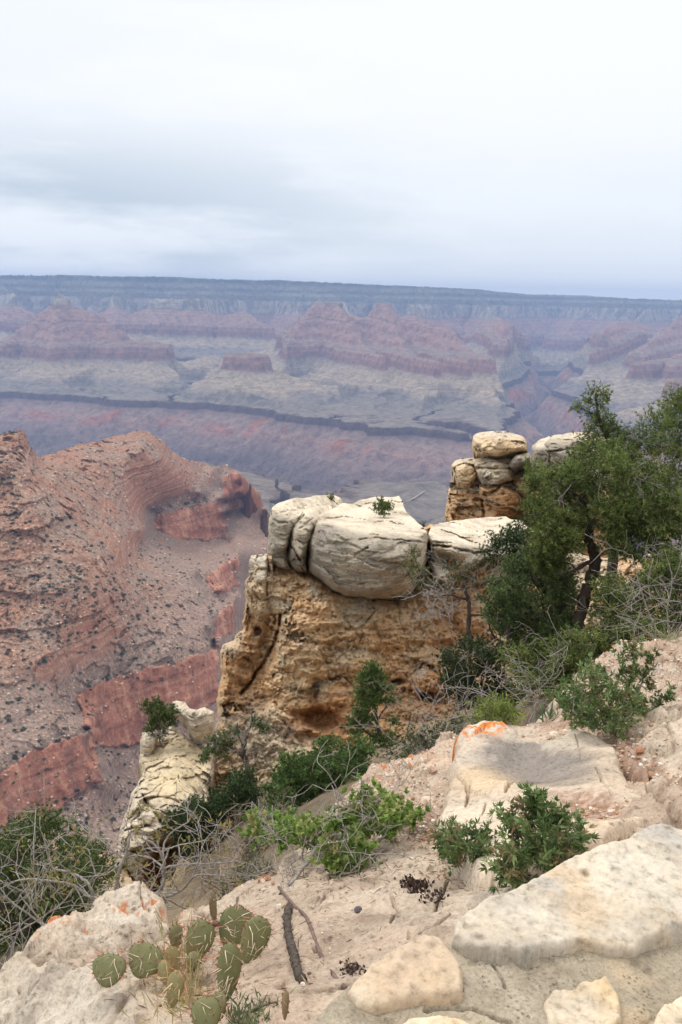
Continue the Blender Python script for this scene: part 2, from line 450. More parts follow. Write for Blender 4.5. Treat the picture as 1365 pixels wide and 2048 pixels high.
def far_material():
    m = Mat('canyon_strata', 0.95, 0.1)
    st = m.attr('strat', 'Fac')
    n1 = m.noise(0.004, 6, 0.6)
    st2 = m.math('ADD', st, m.math('MULTIPLY', m.math('SUBTRACT', n1, 0.5), 26.0))
    fac = m.rng(st2, -1370, 120, 0, 1, smooth=False)
    def q(z): return (z + 1370) / 1490.
    forest = (0.045, 0.060, 0.035); cream = (0.40, 0.34, 0.26); red = (0.37, 0.215, 0.16); red2 = (0.28, 0.145, 0.11)
    tan_ = (0.38, 0.30, 0.21); green = (0.235, 0.20, 0.16); dark = (0.105, 0.066, 0.056); pur = (0.25, 0.175, 0.155)
    ora = (0.34, 0.125, 0.075)
    stops = [(0, pur), (q(-1160), (0.16, 0.12, 0.11)), (q(-1060), (0.25, 0.17, 0.145)), (q(-1000), (0.32, 0.20, 0.16)), (q(-950), (0.29, 0.20, 0.16)), (q(-908), (0.22, 0.15, 0.125)), (q(-900), dark), (q(-853), (0.12, 0.077, 0.064)),
             (q(-847), green), (q(-790), green), (q(-740), tan_), (q(-660), (0.38, 0.30, 0.20)), (q(-628), (0.30, 0.23, 0.16)), (q(-616), red2), (q(-505), red),
             (q(-490), (0.31, 0.225, 0.165)), (q(-465), (0.35, 0.20, 0.15)), (q(-360), (0.34, 0.20, 0.15)), (q(-308), (0.31, 0.19, 0.145)), (q(-294), cream), (q(-175), (0.42, 0.36, 0.28)),
             (q(-160), (0.10, 0.10, 0.065)), (q(-126), (0.12, 0.12, 0.08)), (q(-100), (0.26, 0.235, 0.18)), (q(-68), (0.075, 0.08, 0.055)), (q(-35), (0.27, 0.25, 0.20)), (q(10), (0.08, 0.085, 0.06)), (1, forest)]
    c = m.ramp(fac, stops)
    # thin beds: light and dark ledges following the strata
    comb = m.n('ShaderNodeCombineXYZ'); m.l(st2, comb.inputs[2])
    tb = m.n('ShaderNodeTexNoise'); tb.inputs['Scale'].default_value = 0.075; tb.inputs['Detail'].default_value = 4; tb.inputs['Roughness'].default_value = 0.7
    m.l(comb.outputs[0], tb.inputs['Vector'])
    band = m.ramp(tb.outputs[0], [(0.32, (0.42, 0.40, 0.42)), (0.47, (1, 1, 1)), (0.54, (1, 1, 1)), (0.68, (1.75, 1.68, 1.56))])
    c = m.mix(m.rng(st2, -900, -640, 0.4, 0.85), c, band, 'MULTIPLY')
    c = m.mix(m.math('MULTIPLY', m.rng(m.noise(0.0045, 5, 0.65), 0.47, 0.58), m.rng(st2, -330, -290, 0, .75)), c, (0.16, 0.14, 0.105))
    # gentle ground carries pale debris and scrub, steep faces stay bare
    geo = m.n('ShaderNodeNewGeometry'); sp = m.n('ShaderNodeSeparateXYZ'); m.l(geo.outputs['True Normal'], sp.inputs[0])
    flat = m.rng(sp.outputs[2], 0.80, 0.97)
    deb = m.mix(m.noise(0.012, 5, 0.6), (0.25, 0.19, 0.15), (0.22, 0.18, 0.14))
    hi = m.math('MULTIPLY', flat, m.rng(st2, -700, -560, 0.25, 0.6))
    c = m.mix(hi, c, deb)
    # patches of orange-red shale on the slopes under the dark bench
    patch = m.math('MULTIPLY', m.rng(m.noise(0.0028, 3, 0.5, dist=0.5), 0.54, 0.64), m.math('MULTIPLY', m.rng(st2, -1060, -1000), m.rng(st2, -905, -930)))
    c = m.mix(m.math('MULTIPLY', patch, 0.8), c, ora)
    # streaks and mottling
    c = m.mix(0.8, c, m.ramp(m.noise(0.016, 8, 0.7), [(0.32, (0.45, 0.46, 0.48)), (0.48, (1, 1, 1)), (0.68, (1.5, 1.46, 1.38))]), 'MULTIPLY')
    m.base(c)
    m.bump(m.noise(0.02, 8, 0.7, sc=(1, 1, 0.5)), 1.0, 45)
    return m.m
build_far()
def trail():
    """a dusty path on the bench, draped on the ground"""
    pts = [(852, 983), (846, 986), (840, 990), (834, 994), (828, 998), (820, 1002), (808, 1007)]
    near = (FY < 5200) & (FY > 2700)
    G = np.stack([FX, FY, FZ], -1)[near]
    V = []
    for px, py in pts:
        zt = -845.0
        for _ in range(6):
            p = at_z(px, py, zt); zt = float(G[np.argmin((G[:, 0] - p[0]) ** 2 + (G[:, 1] - p[1]) ** 2), 2])
        p = at_z(px, py, zt)
        V += [p + np.array([-4.5, 0, 4.]), p + np.array([4.5, 0, 4.])]
    m = Mat('trail_dust', .95, .1); m.base(m.mix(m.noise(.05), (0.33, 0.26, 0.2), (0.27, 0.215, 0.17)))
    k = np.arange(len(pts) - 1)[:, None] * 2
    tag(np_mesh('trail', np.array(V), k + np.array([[0, 1, 3, 2]]), m.m), 'pale dusty trail running out to the tip of the grey bench', 'trail', kind='structure')
trail()
# ------------------------------------------------------------------ rock surfaces surveyed from the photograph
def rbf(ctrl):
    """smooth interpolation of log distance through survey points (px, py, Y)"""
    c = np.array(ctrl, float)
    X, v = c[:, :2] / 500.0, np.log(c[:, 2])
    n = len(c)
    K = np.sqrt(((X[:, None] - X[None]) ** 2).sum(-1))
    A = np.zeros((n + 3, n + 3)); A[:n, :n] = K - 1e-4 * np.eye(n)
    A[:n, n] = 1; A[:n, n + 1:] = X; A[n, :n] = 1; A[n + 1:, :n] = X.T
    w = np.linalg.lstsq(A, np.concatenate([v, np.zeros(3)]), rcond=None)[0]
    def f(px, py):
        q = np.stack([px, py], -1).reshape(-1, 2) / 500.0
        out = np.empty(len(q))
        for i in range(0, len(q), 20000):
            b = q[i:i + 20000]
            k = np.sqrt(((b[:, None] - X[None]) ** 2).sum(-1))
            out[i:i + 20000] = k @ w[:n] + w[n] + b @ w[n + 1:]
        return np.exp(out).reshape(np.shape(px))
    return f
def rough_outline(poly, step=7.0, amp=1.5, seed=0):
    rs = np.random.RandomState(seed)
    poly = np.array(poly, float); out = []
    n = len(poly)
    for i in range(n):
        a, b = poly[i], poly[(i + 1) % n]
        k = max(1, int(np.hypot(*(b - a)) / step))
        for j in range(k):
            out.append(a + (b - a) * j / k)
    out = np.array(out)
    if amp > 0:
        j = rs.normal(size=out.shape)
        j = (j + np.roll(j, 1, 0) * 0.7) * 0.8 + np.repeat(rs.normal(size=(len(out) // 4 + 1, 2)), 4, 0)[:len(out)] * 0.7
        out += amp * j
    return out
def inside(px, py, poly):
    r = np.zeros(px.shape, bool)
    n = len(poly)
    for i in range(n):
        x1, y1 = poly[i]; x2, y2 = poly[(i + 1) % n]
        if y1 == y2: continue
        c = (y1 > py) != (y2 > py)
        r ^= c & (px < (x2 - x1) * (py - y1) / (y2 - y1) + x1)
    return r
def edge_dist(px, py, poly):
    best = np.full(px.shape, 1e9); bx = np.zeros(px.shape); by = np.zeros(px.shape)
    n = len(poly)
    for i in range(n):
        a, b = poly[i], poly[(i + 1) % n]
        dx, dy = b - a
        L2 = dx * dx + dy * dy + 1e-9
        t = np.clip(((px - a[0]) * dx + (py - a[1]) * dy) / L2, 0, 1)
        qx, qy = a[0] + t * dx, a[1] + t * dy
        d = (px - qx) ** 2 + (py - qy) ** 2
        m = d < best
        best = np.where(m, d, best); bx = np.where(m, qx, bx); by = np.where(m, qy, by)
    return np.sqrt(best), bx, by
def relief(name, poly, ctrl, mat, step=2.0, rough=1.5, round_px=0.0, round_m=0.0, disp=None, col=None, back=3.0, skirt='back',
           parent=None, seed=0, smooth=True, attrs=None, keep=False, zlift=False, rw=None):
    """a rock or slope: its outline, the survey points on it (px, py, metres ahead), the relief `disp` (metres towards the viewer,
    or upwards with zlift) and a solid body behind (skirt='back') or below it (skirt='down')"""
    P0 = rough_outline(poly, 7.0 if step < 3 else 14.0, rough, seed)
    x0, y0 = P0.min(0) - step; x1, y1 = P0.max(0) + step
    gx = np.arange(x0, x1 + step, step); gy = np.arange(y0, y1 + step, step)
    PX, PY = np.meshgrid(gx, gy)
    ins = inside(PX, PY, P0)
    c = ins[:-1, :-1].astype(int) + ins[1:, :-1] + ins[:-1, 1:] + ins[1:, 1:]
    cell = c >= 1
    used = np.zeros(PX.shape, bool)
    used[:-1, :-1] |= cell; used[1:, :-1] |= cell; used[:-1, 1:] |= cell; used[1:, 1:] |= cell
    idx = np.full(PX.shape, -1, np.int64); idx[used] = np.arange(used.sum())
    px, py = PX[used], PY[used]; isin = ins[used]
    e = np.zeros(px.shape); bx = px.copy(); by = py.copy()
    e, bx, by = edge_dist(px, py, P0)
    px = np.where(isin, px, bx); py = np.where(isin, py, by); e = np.where(isin, e, 0)
    F = np.stack([idx[1:, :-1][cell], idx[1:, 1:][cell], idx[:-1, 1:][cell], idx[:-1, :-1][cell]], -1)
    Y = rbf(ctrl)(px, py)
    if round_px > 0:
        Y = Y + round_m * (1 if rw is None else rw(px, py)) * (1 - np.sqrt(np.maximum(0, 1 - (1 - np.minimum(e / round_px, 1)) ** 2)))
    V = at(px, py, Y)
    if disp is not None:
        d = disp(V, px, py, e)
        if zlift: V = V + np.stack([0 * d, 0 * d, d], -1)
        else: V = V * (1 - d / np.linalg.norm(V, axis=1))[:, None]
    C = col(V, px, py) if col is not None else None
    # boundary loop -> body
    E = np.sort(np.concatenate([F[:, [0, 1]], F[:, [1, 2]], F[:, [2, 3]], F[:, [3, 0]]]), axis=1)
    Eo = np.concatenate([F[:, [0, 1]], F[:, [1, 2]], F[:, [2, 3]], F[:, [3, 0]]])
    key = E[:, 0] * (len(V) + 1) + E[:, 1]
    _, inv, cnt = np.unique(key, return_inverse=True, return_counts=True)
    be = Eo[cnt[inv] == 1]
    bv = np.unique(be)
    n0 = len(V); nb = len(bv)
    mp_ = np.full(n0, -1, np.int64); mp_[bv] = np.arange(nb)
    Vb = V[bv]; ctr = Vb.mean(0)
    rings = []
    if skirt == 'back':
        dist = np.linalg.norm(Vb, axis=1)[:, None]; dc = np.linalg.norm(ctr)
        for f, sh in ((0.3, 0.985), (0.7, 0.9), (1.0, 0.6)):
            q = Vb / dist                      # straight back, sinking a little
            cq = ctr / dc
            q = cq + (q - cq) * sh
            q = q * (dist + back * f)
            q[:, 2] -= 0.22 * back * f
            rings.append(q)
    else:
        hd = np.array([0, 0, -1.0])
        for f, sh in ((0.5, 1.0), (1.0, 0.97)):
            q = Vb + hd * back * f
            q[:, :2] *= 1 + 0.006 * f
            rings.append(q)
    for q in rings: q += 0.006 * back * np.random.RandomState(seed + 3).normal(size=q.shape)
    Vall = np.concatenate([V] + rings)
    Fs = [F]
    prev = lambda v: v
    for k in range(len(rings)):
        lo = (lambda v: v) if k == 0 else (lambda v, k=k: n0 + (k - 1) * nb + mp_[v])
        hi = lambda v, k=k: n0 + k * nb + mp_[v]
        Fs.append(np.stack([be[:, 1], be[:, 0], be[:, 0], be[:, 1]], -1))
        Fs[-1] = np.stack([lo(be[:, 1]), lo(be[:, 0]), hi(be[:, 0]), hi(be[:, 1])], -1)
    Fq = np.concatenate(Fs)
    # close the last ring to its centre
    last = n0 + (len(rings) - 1) * nb
    cen = len(Vall)
    Vall = np.concatenate([Vall, rings[-1].mean(0)[None]])
    Ft = np.stack([last + mp_[be[:, 1]], last + mp_[be[:, 0]], np.full(len(be), cen)], -1)
    if C is not None:
        C = np.concatenate([C] + [C[bv]] * len(rings) + [C.mean(0)[None]])
    at_ = {}
    for k, fn in (attrs or {}).items():
        a = fn(V, px, py); at_[k] = np.concatenate([a] + [a[bv]] * len(rings) + [[a.mean()]])
    org = [ctr[0], ctr[1], Vb[:, 2].min()] if parent is None else None
    o = np_mesh(name, Vall, [Fq, Ft], mat, parent=parent, smooth=smooth, cols=C, attrs=at_, origin=org)
    if keep: return o, V, F, px, py
    return o
def pulse(v, c, w):
    return np.exp(-((v - c) / w) ** 2)
def blob_mask(px, py, cx, cy, rx, ry, rot=0.0, soft=0.35, wob=None):
    c, s = math.cos(R(rot)), math.sin(R(rot))
    u = ((px - cx) * c + (py - cy) * s) / rx; v = (-(px - cx) * s + (py - cy) * c) / ry
    d = np.hypot(u, v)
    if wob is not None: d = d + wob
    return 1 - sstep(1 - soft, 1 + soft, d)
def line_dist(px, py, pts):
    w = np.stack([px, py, 0 * px], -1)
    px, py = px + 5 * fbm(w, 1 / 22., 3, seed=91), py + 5 * fbm(w, 1 / 22., 3, seed=92)
    best = np.full(np.shape(px), 1e9)
    for a, b in zip(pts[:-1], pts[1:]):
        best = np.minimum(best, seg_dist(px, py, a, b)[0])
    return best
def lerp(a, b, t):
    return np.asarray(a) * (1 - t[:, None]) + np.asarray(b) * t[:, None]

def rock_mat(name, grain=30.0, bump=0.5, bdist=0.02, mott=3.0, pits=0.0, lam=0.0, speck=None, rough=0.92):
    """rock in the colours of its mesh, with mottling, grain, pits and bedding laminae"""
    m = Mat(name, rough, 0.15)
    c = m.attr('Col')
    c = m.mix(0.85, c, m.ramp(m.noise(mott, 6, 0.6, dist=0.4), [(0.28, (0.58, 0.55, 0.52)), (0.47, (1, 1, 1)), (0.72, (1.27, 1.25, 1.22))]), 'MULTIPLY')
    c = m.mix(0.8, c, m.ramp(m.noise(grain, 5, 0.7), [(0.30, (0.50, 0.48, 0.46)), (0.46, (1, 1, 1)), (0.70, (1.28, 1.28, 1.28))]), 'MULTIPLY')
    if pits:
        v = m.rng(m.voro(pits), 0.0, 0.42)
        sel = m.rng(m.noise(mott * 1.7, 3), 0.45, 0.6)
        pit = m.math('SUBTRACT', 1.0, m.math('MULTIPLY', m.math('SUBTRACT', 1.0, v), sel))
        c = m.mix(1.0, c, m.ramp(pit, [(0.0, (0.55, 0.5, 0.45)), (0.6, (1, 1, 1)), (1, (1, 1, 1))]), 'MULTIPLY')
        m.bump(pit, 0.6, bdist * 1.5)
    if speck:
        s = m.rng(m.voro(speck[0], out=0), speck[2], speck[2] - 0.08)
        s = m.math('MULTIPLY', s, m.rng(m.noise(mott, 3), 0.42, 0.6))
        c = m.mix(s, c, speck[1])
    if lam:
        lm = m.noise(lam, 4, 0.65, sc=(0.12, 0.12, 1.0), dist=0.3)
        c = m.mix(0.6, c, m.ramp(lm, [(0.3, (0.72, 0.71, 0.70)), (0.5, (1, 1, 1)), (0.7, (1.15, 1.15, 1.14))]), 'MULTIPLY')
        m.bump(lm, 0.7, bdist * 2)
    m.bump(m.noise(grain * 0.6, 6, 0.7), bump, bdist)
    m.base(c)
    return m.m
# ------------------------------------------------------------------ the red ridge on the left, about 0.9 to 2.6 km away
def zc(lst): return [(a, b, Yz(a, b, z)) for a, b, z in lst]
LEDGES = [-236, -252, -268, -292, -318, -331, -346, -372, -395]
def build_ridge():
    poly = [(-170, 905), (-60, 880), (0, 872), (22, 862), (45, 860), (58, 880), (62, 895), (74, 915), (88, 912), (110, 903), (150, 890), (200, 878), (250, 867), (290, 861),
            (318, 874), (335, 880), (343, 902), (372, 918), (410, 931), (470, 936), (480, 945), (500, 970), (520, 992), (527, 1008), (545, 1040), (600, 1078), (700, 1120), (820, 1200),
            (820, 1500), (700, 1760), (300, 1800), (-170, 1800)]
    ct = []
    walls = []
    def dens(l):
        o = []
        for p, q in zip(l[:-1], l[1:]):
            k = max(1, int(math.hypot(q[0] - p[0], q[1] - p[1]) / 18))
            o += [(p[0] + (q[0] - p[0]) * i / k, p[1] + (q[1] - p[1]) * i / k) for i in range(k)]
        return o + [l[-1]]
    def wall(tops, bases, z=-450, zb=None):
        walls.append(np.array(tops + bases[::-1], float))
        T = dens(tops)
        u = np.linspace(0, 1, len(T)); ub = np.linspace(0, 1, len(bases))
        bx = np.interp(u, ub, [p[0] for p in bases]); by = np.interp(u, ub, [p[1] for p in bases])
        for (a, b), c, d in zip(T, bx, by):
            Y = Yz(a, b, z)
            n = math.hypot(c - a, d - b)
            ct.append((a, b, Y)); ct.append((c, d, Y * 0.985))
            for f in (0.33, 0.67): ct.append((a + (c - a) * f, b + (d - b) * f, Y * (1 - 0.013 * f)))
            ct.append((a - (c - a) / n * 9, b - (d - b) / n * 9, Yz(a - (c - a) / n * 9, b - (d - b) / n * 9, z + 4)))
            if d + 9 < 1700: ct.append((c, d + 9, Y * 0.972))
    wall([(-160, 1600), (-80, 1575), (0, 1545), (60, 1508), (130, 1476), (180, 1462)], [(-160, 1700), (-80, 1676), (0, 1655), (70, 1640), (140, 1606), (208, 1560)])
    wall([(150, 1390), (215, 1357), (300, 1333), (380, 1316), (436, 1290)], [(190, 1488), (238, 1497), (300, 1480), (380, 1440), (436, 1400)])
    wall([(429, 1238), (449, 1215), (470, 1200)], [(428, 1284), (450, 1276), (470, 1268)], -455)
    wall([(406, 1160), (440, 1134), (476, 1111)], [(432, 1186), (455, 1184), (482, 1172)], -452)
    wall([(303, 1030), (340, 1023), (390, 1012), (445, 997)], [(308, 1060), (362, 1081), (410, 1082), (457, 1078)], -450)
    wall([(443, 955), (460, 946), (478, 942), (500, 968), (519, 992)], [(452, 1028), (472, 1026), (490, 1024), (508, 1020), (527, 1010)], -440)
    ct.extend([(500, 1080, 2120), (540, 1110, 2050), (560, 1160, 1950), (505, 1150, 1960), (535, 1050, 2170), (500, 1190, 1850), (492, 1240, 1640), (480, 1320, 1330), (470, 1420, 1150), (600, 1085, 2100), (620, 1200, 1750), (800, 1250, 1600), (800, 1480, 1200), (600, 1600, 950)])
    ct.extend([(240, 1540, 1065), (330, 1520, 1120), (270, 1530, 1085), (230, 1600, 985), (330, 1600, 1030), (60, 1700, 845), (160, 1660, 890), (-150, 1760, 780), (100, 1790, 750), (300, 1680, 900), (400, 1780, 850)])
    # benches above the cliffs and the slopes up to the crest
    ct.extend(zc([(330, 1300, -436), (240, 1325, -436), (150, 1345, -430), (60, 1440, -436), (-60, 1500, -436), (120, 1430, -440), (420, 1255, -442), (395, 1190, -436), (440, 1180, -448),
           (390, 1140, -430), (330, 1110, -428), (280, 1090, -424), (300, 1010, -415), (400, 985, -420), (420, 945, -405), (380, 1250, -432),
           (0, 1300, -388), (100, 1330, -402), (200, 1270, -400), (300, 1220, -410), (350, 1170, -420), (-150, 1320, -385),
           (0, 1180, -345), (100, 1180, -342), (200, 1180, -350), (240, 1190, -372), (0, 1100, -310), (100, 1080, -305), (200, 1090, -325), (240, 1100, -350), (280, 1060, -385), (-150, 1180, -340), (-150, 1060, -290),
           (0, 1000, -265), (80, 1000, -266), (150, 1010, -290), (200, 1020, -325), (0, 940, -232), (60, 940, -240), (110, 950, -262), (-150, 960, -235),
           (150, 960, -292), (220, 970, -325), (300, 960, -352), (350, 960, -380), (130, 930, -282), (200, 920, -292), (280, 900, -285), (320, 915, -312), (340, 930, -345), (380, 945, -382)]))
    for a, b, Y in [(45, 862, 1480), (10, 872, 1450), (-60, 885, 1450), (-160, 910, 1450), (70, 913, 1520), (88, 913, 1750), (150, 891, 1850), (220, 875, 1960), (290, 863, 2060), (325, 878, 2120),
                    (343, 904, 2180), (410, 932, 2420), (470, 938, 2620)]:
        ct.append((a, b, Y))
    def wallmask(px, py):
        m = np.zeros(px.shape)
        for w in walls:
            w2 = rough_outline(w, 7, 2.2, 7)
            i = inside(px, py, w2); d = edge_dist(px, py, w2)[0]
            m = np.maximum(m, np.where(i, sstep(0, 4, d), 0))
        return m
    def disp(P, px, py, e):
        zz = P[:, 2] + 7 * fbm(P, 1 / 90., 3, seed=21) + 3.5 * fbm(P, 1 / 25., 3, seed=20)
        f1, e1 = facet(P + 4 * fbm(P, 1 / 15., 2, seed=19)[:, None], 1 / 26., 3, (1, 1, 1.8))
        led = 0
        for i, c in enumerate(LEDGES):
            t = (zz - c)
            a = sstep(0.0, 0.35, fbm(P, 1 / 130., 3, seed=30 + i) + 0.22) * (0.5 + 0.5 * sstep(-0.2, 0.2, fbm(P, 1 / 30., 2, seed=50 + i)))
            led = led + a * np.where(t > 0, np.exp(-t / 7.0), 0) * (9 if i % 3 else 15)
        led = led * (1 - sstep(-405, -425, zz)) * (1 - 0.6 * sstep(330, 420, px))
        mcl = wallmask(px, py)
        # craggy knob at the far left
        kn = blob_mask(px, py, 20, 900, 60, 45) * (14 * fbm(P, 1 / 16., 3, seed=41, sc=(1, 1, 1.6), ridged=True) + 9 * facet(P, 1 / 14., 9, (1, 1, 1.7))[0])
        # buttresses and joints in the sheer red wall
        wallm = mcl
        bt = wallm * (9 * fbm(P, 1 / 60., 4, seed=24, sc=(1, 1, 0.2), ridged=True) + 4 * fbm(P, 1 / 14., 3, seed=25, sc=(1, 1, 0.35), ridged=True) + 2 * (np.round(P[:, 2] / 17 + 1.5 * fbm(P, 1 / 60., 3, seed=28)) % 2))
        g = 9 * fbm(P, 1 / 120., 4, seed=23) * (1 - wallm) + 7 * (fbm(P, 1 / 60., 3, seed=29, sc=(1, 1, .4), ridged=True) - .4) * (1 - wallm)
        f = 1.6 * fbm(P, 1 / 9., 3, seed=26) + 1.0 * fbm(P, 1 / 4., 2, seed=27)
        return led + kn + bt + g + f + (5.0 + 5.0 * sstep(-330, -290, zz)) * f1 * (1 - .85 * mcl) * (1 - .6 * sstep(400, 440, px))
    return relief('red_ridge', poly, ct, ridge_material(), step=2.0, rough=1.8, disp=disp, back=330, skirt='down', keep=True,
                  attrs={'wall': lambda P, px, py: wallmask(px, py), 'strat': lambda P, px, py: P[:, 2] + 7 * fbm(P, 1 / 90., 3, seed=21) + 3.5 * fbm(P, 1 / 25., 3, seed=20)})
def ridge_material():
    m = Mat('red_ridge_rock', 0.95, 0.1)
    st = m.attr('strat', 'Fac')
    geo = m.n('ShaderNodeNewGeometry'); sp = m.n('ShaderNodeSeparateXYZ'); m.l(geo.outputs['True Normal'], sp.inputs[0])
    steep = m.rng(sp.outputs[2], 0.62, 0.30)
    # debris slopes
    soil = m.mix(m.rng(m.noise(0.012, 5, 0.6), 0.38, 0.62), (0.30, 0.165, 0.11), (0.26, 0.185, 0.14))
    low = m.rng(st, -395, -425)
    soil = m.mix(m.math('MULTIPLY', low, 0.8), soil, m.mix(m.noise(0.02, 4), (0.25, 0.19, 0.155), (0.25, 0.17, 0.13)))
    floor_ = m.rng(st, -545, -580)
    soil = m.mix(floor_, soil, (0.23, 0.165, 0.14))
    # rock faces: red ledges above, sheer orange-red wall below
    comb = m.n('ShaderNodeCombineXYZ'); m.l(st, comb.inputs[2])
    tb = m.n('ShaderNodeTexNoise'); tb.inputs['Scale'].default_value = 0.16; tb.inputs['Detail'].default_value = 4; tb.inputs['Roughness'].default_value = 0.7
    m.l(comb.outputs[0], tb.inputs['Vector'])
    face = m.ramp(tb.outputs[0], [(0.35, (0.30, 0.12, 0.08)), (0.5, (0.36, 0.17, 0.11)), (0.62, (0.50, 0.33, 0.23))])
    streak = m.noise(0.035, 7, 0.72, sc=(1, 1, 0.14), dist=0.8)
    wall = m.ramp(streak, [(0.36, (0.10, 0.06, 0.055)), (0.44, (0.27, 0.11, 0.075)), (0.52, (0.38, 0.155, 0.10)), (0.62, (0.54, 0.31, 0.20))])
    wall = m.mix(0.35, wall, face)
    wm = m.attr('wall', 'Fac')
    gate = m.rng(m.noise(0.009, 4, 0.6), 0.42, 0.56)
    band = m.ramp(tb.outputs[0], [(0.34, (0.50, 0.42, 0.40)), (0.46, (1, 1, 1)), (0.55, (1, 1, 1)), (0.66, (1.65, 1.5, 1.38))])
    soil = m.mix(m.math('MULTIPLY', m.math('MULTIPLY', gate, m.rng(st, -425, -395)), .6), soil, band, 'MULTIPLY')
    above = m.rng(st, -440, -400)
    c = m.mix(m.math('MULTIPLY', m.math('MULTIPLY', steep, above), 0.9), soil, face)
    c = m.mix(m.rng(wm, 0.2, 0.6), c, wall)
    steep = m.math('MAXIMUM', m.math('MULTIPLY', steep, above), wm)
    # rubble: pale and dark stones
    r1 = m.ramp(m.noise(0.22, 4, 0.75), [(0.34, (0.35, 0.36, 0.34)), (0.44, (0.9, 0.9, 0.9)), (0.56, (1.1, 1.08, 1.05)), (0.66, (2.1, 2.0, 1.9))])
    c = m.mix(m.rng(steep, 0, 1, 0.85, 0.35), c, r1, 'MULTIPLY')
    c = m.mix(0.7, c, m.ramp(m.noise(0.05, 5, 0.7), [(0.3, (0.72, 0.72, 0.72)), (0.5, (1, 1, 1)), (0.7, (1.25, 1.22, 1.2))]), 'MULTIPLY')
    m.base(c)
    m.bump(m.noise(0.25, 5, 0.7), 0.7, 2.5)
    return m.m
ridge_o, RV, RF, Rpx, Rpy = build_ridge()
tag(ridge_o, 'red brown ledged ridge with scrubby slopes and sheer red cliffs at left', 'ridge', kind='structure')
# ------------------------------------------------------------------ the limestone cliff in the middle distance
CREAM, PALE, TAN = (0.54, 0.455, 0.335), (0.60, 0.52, 0.405), (0.50, 0.38, 0.24)
ORANGE, RUST, GREYR, OCHRE = (0.60, 0.365, 0.185), (0.52, 0.275, 0.125), (0.30, 0.262, 0.205), (0.66, 0.485, 0.295)
M_CLIFF = rock_mat('weathered_orange_cliff', grain=9, bump=1.0, bdist=0.12, mott=0.9, pits=6.0, speck=(7.0, (0.50, 0.42, 0.31), 0.16))
M_CAP = rock_mat('pale_limestone_cap', grain=12, bump=0.7, bdist=0.05, mott=0.8, lam=7.0)
M_STACK = rock_mat('stacked_limestone', grain=7, bump=0.9, bdist=0.12, mott=0.6, lam=4.0)
M_PALE = rock_mat('pale_rubbly_limestone', grain=10, bump=1.0, bdist=0.08, mott=1.0, pits=5.0)

cliff = empty('limestone_cliff', at(700, 1560, 27))
tag(cliff, 'tall orange cliff with smooth grey cream caprock overlooking the canyon', 'cliff')

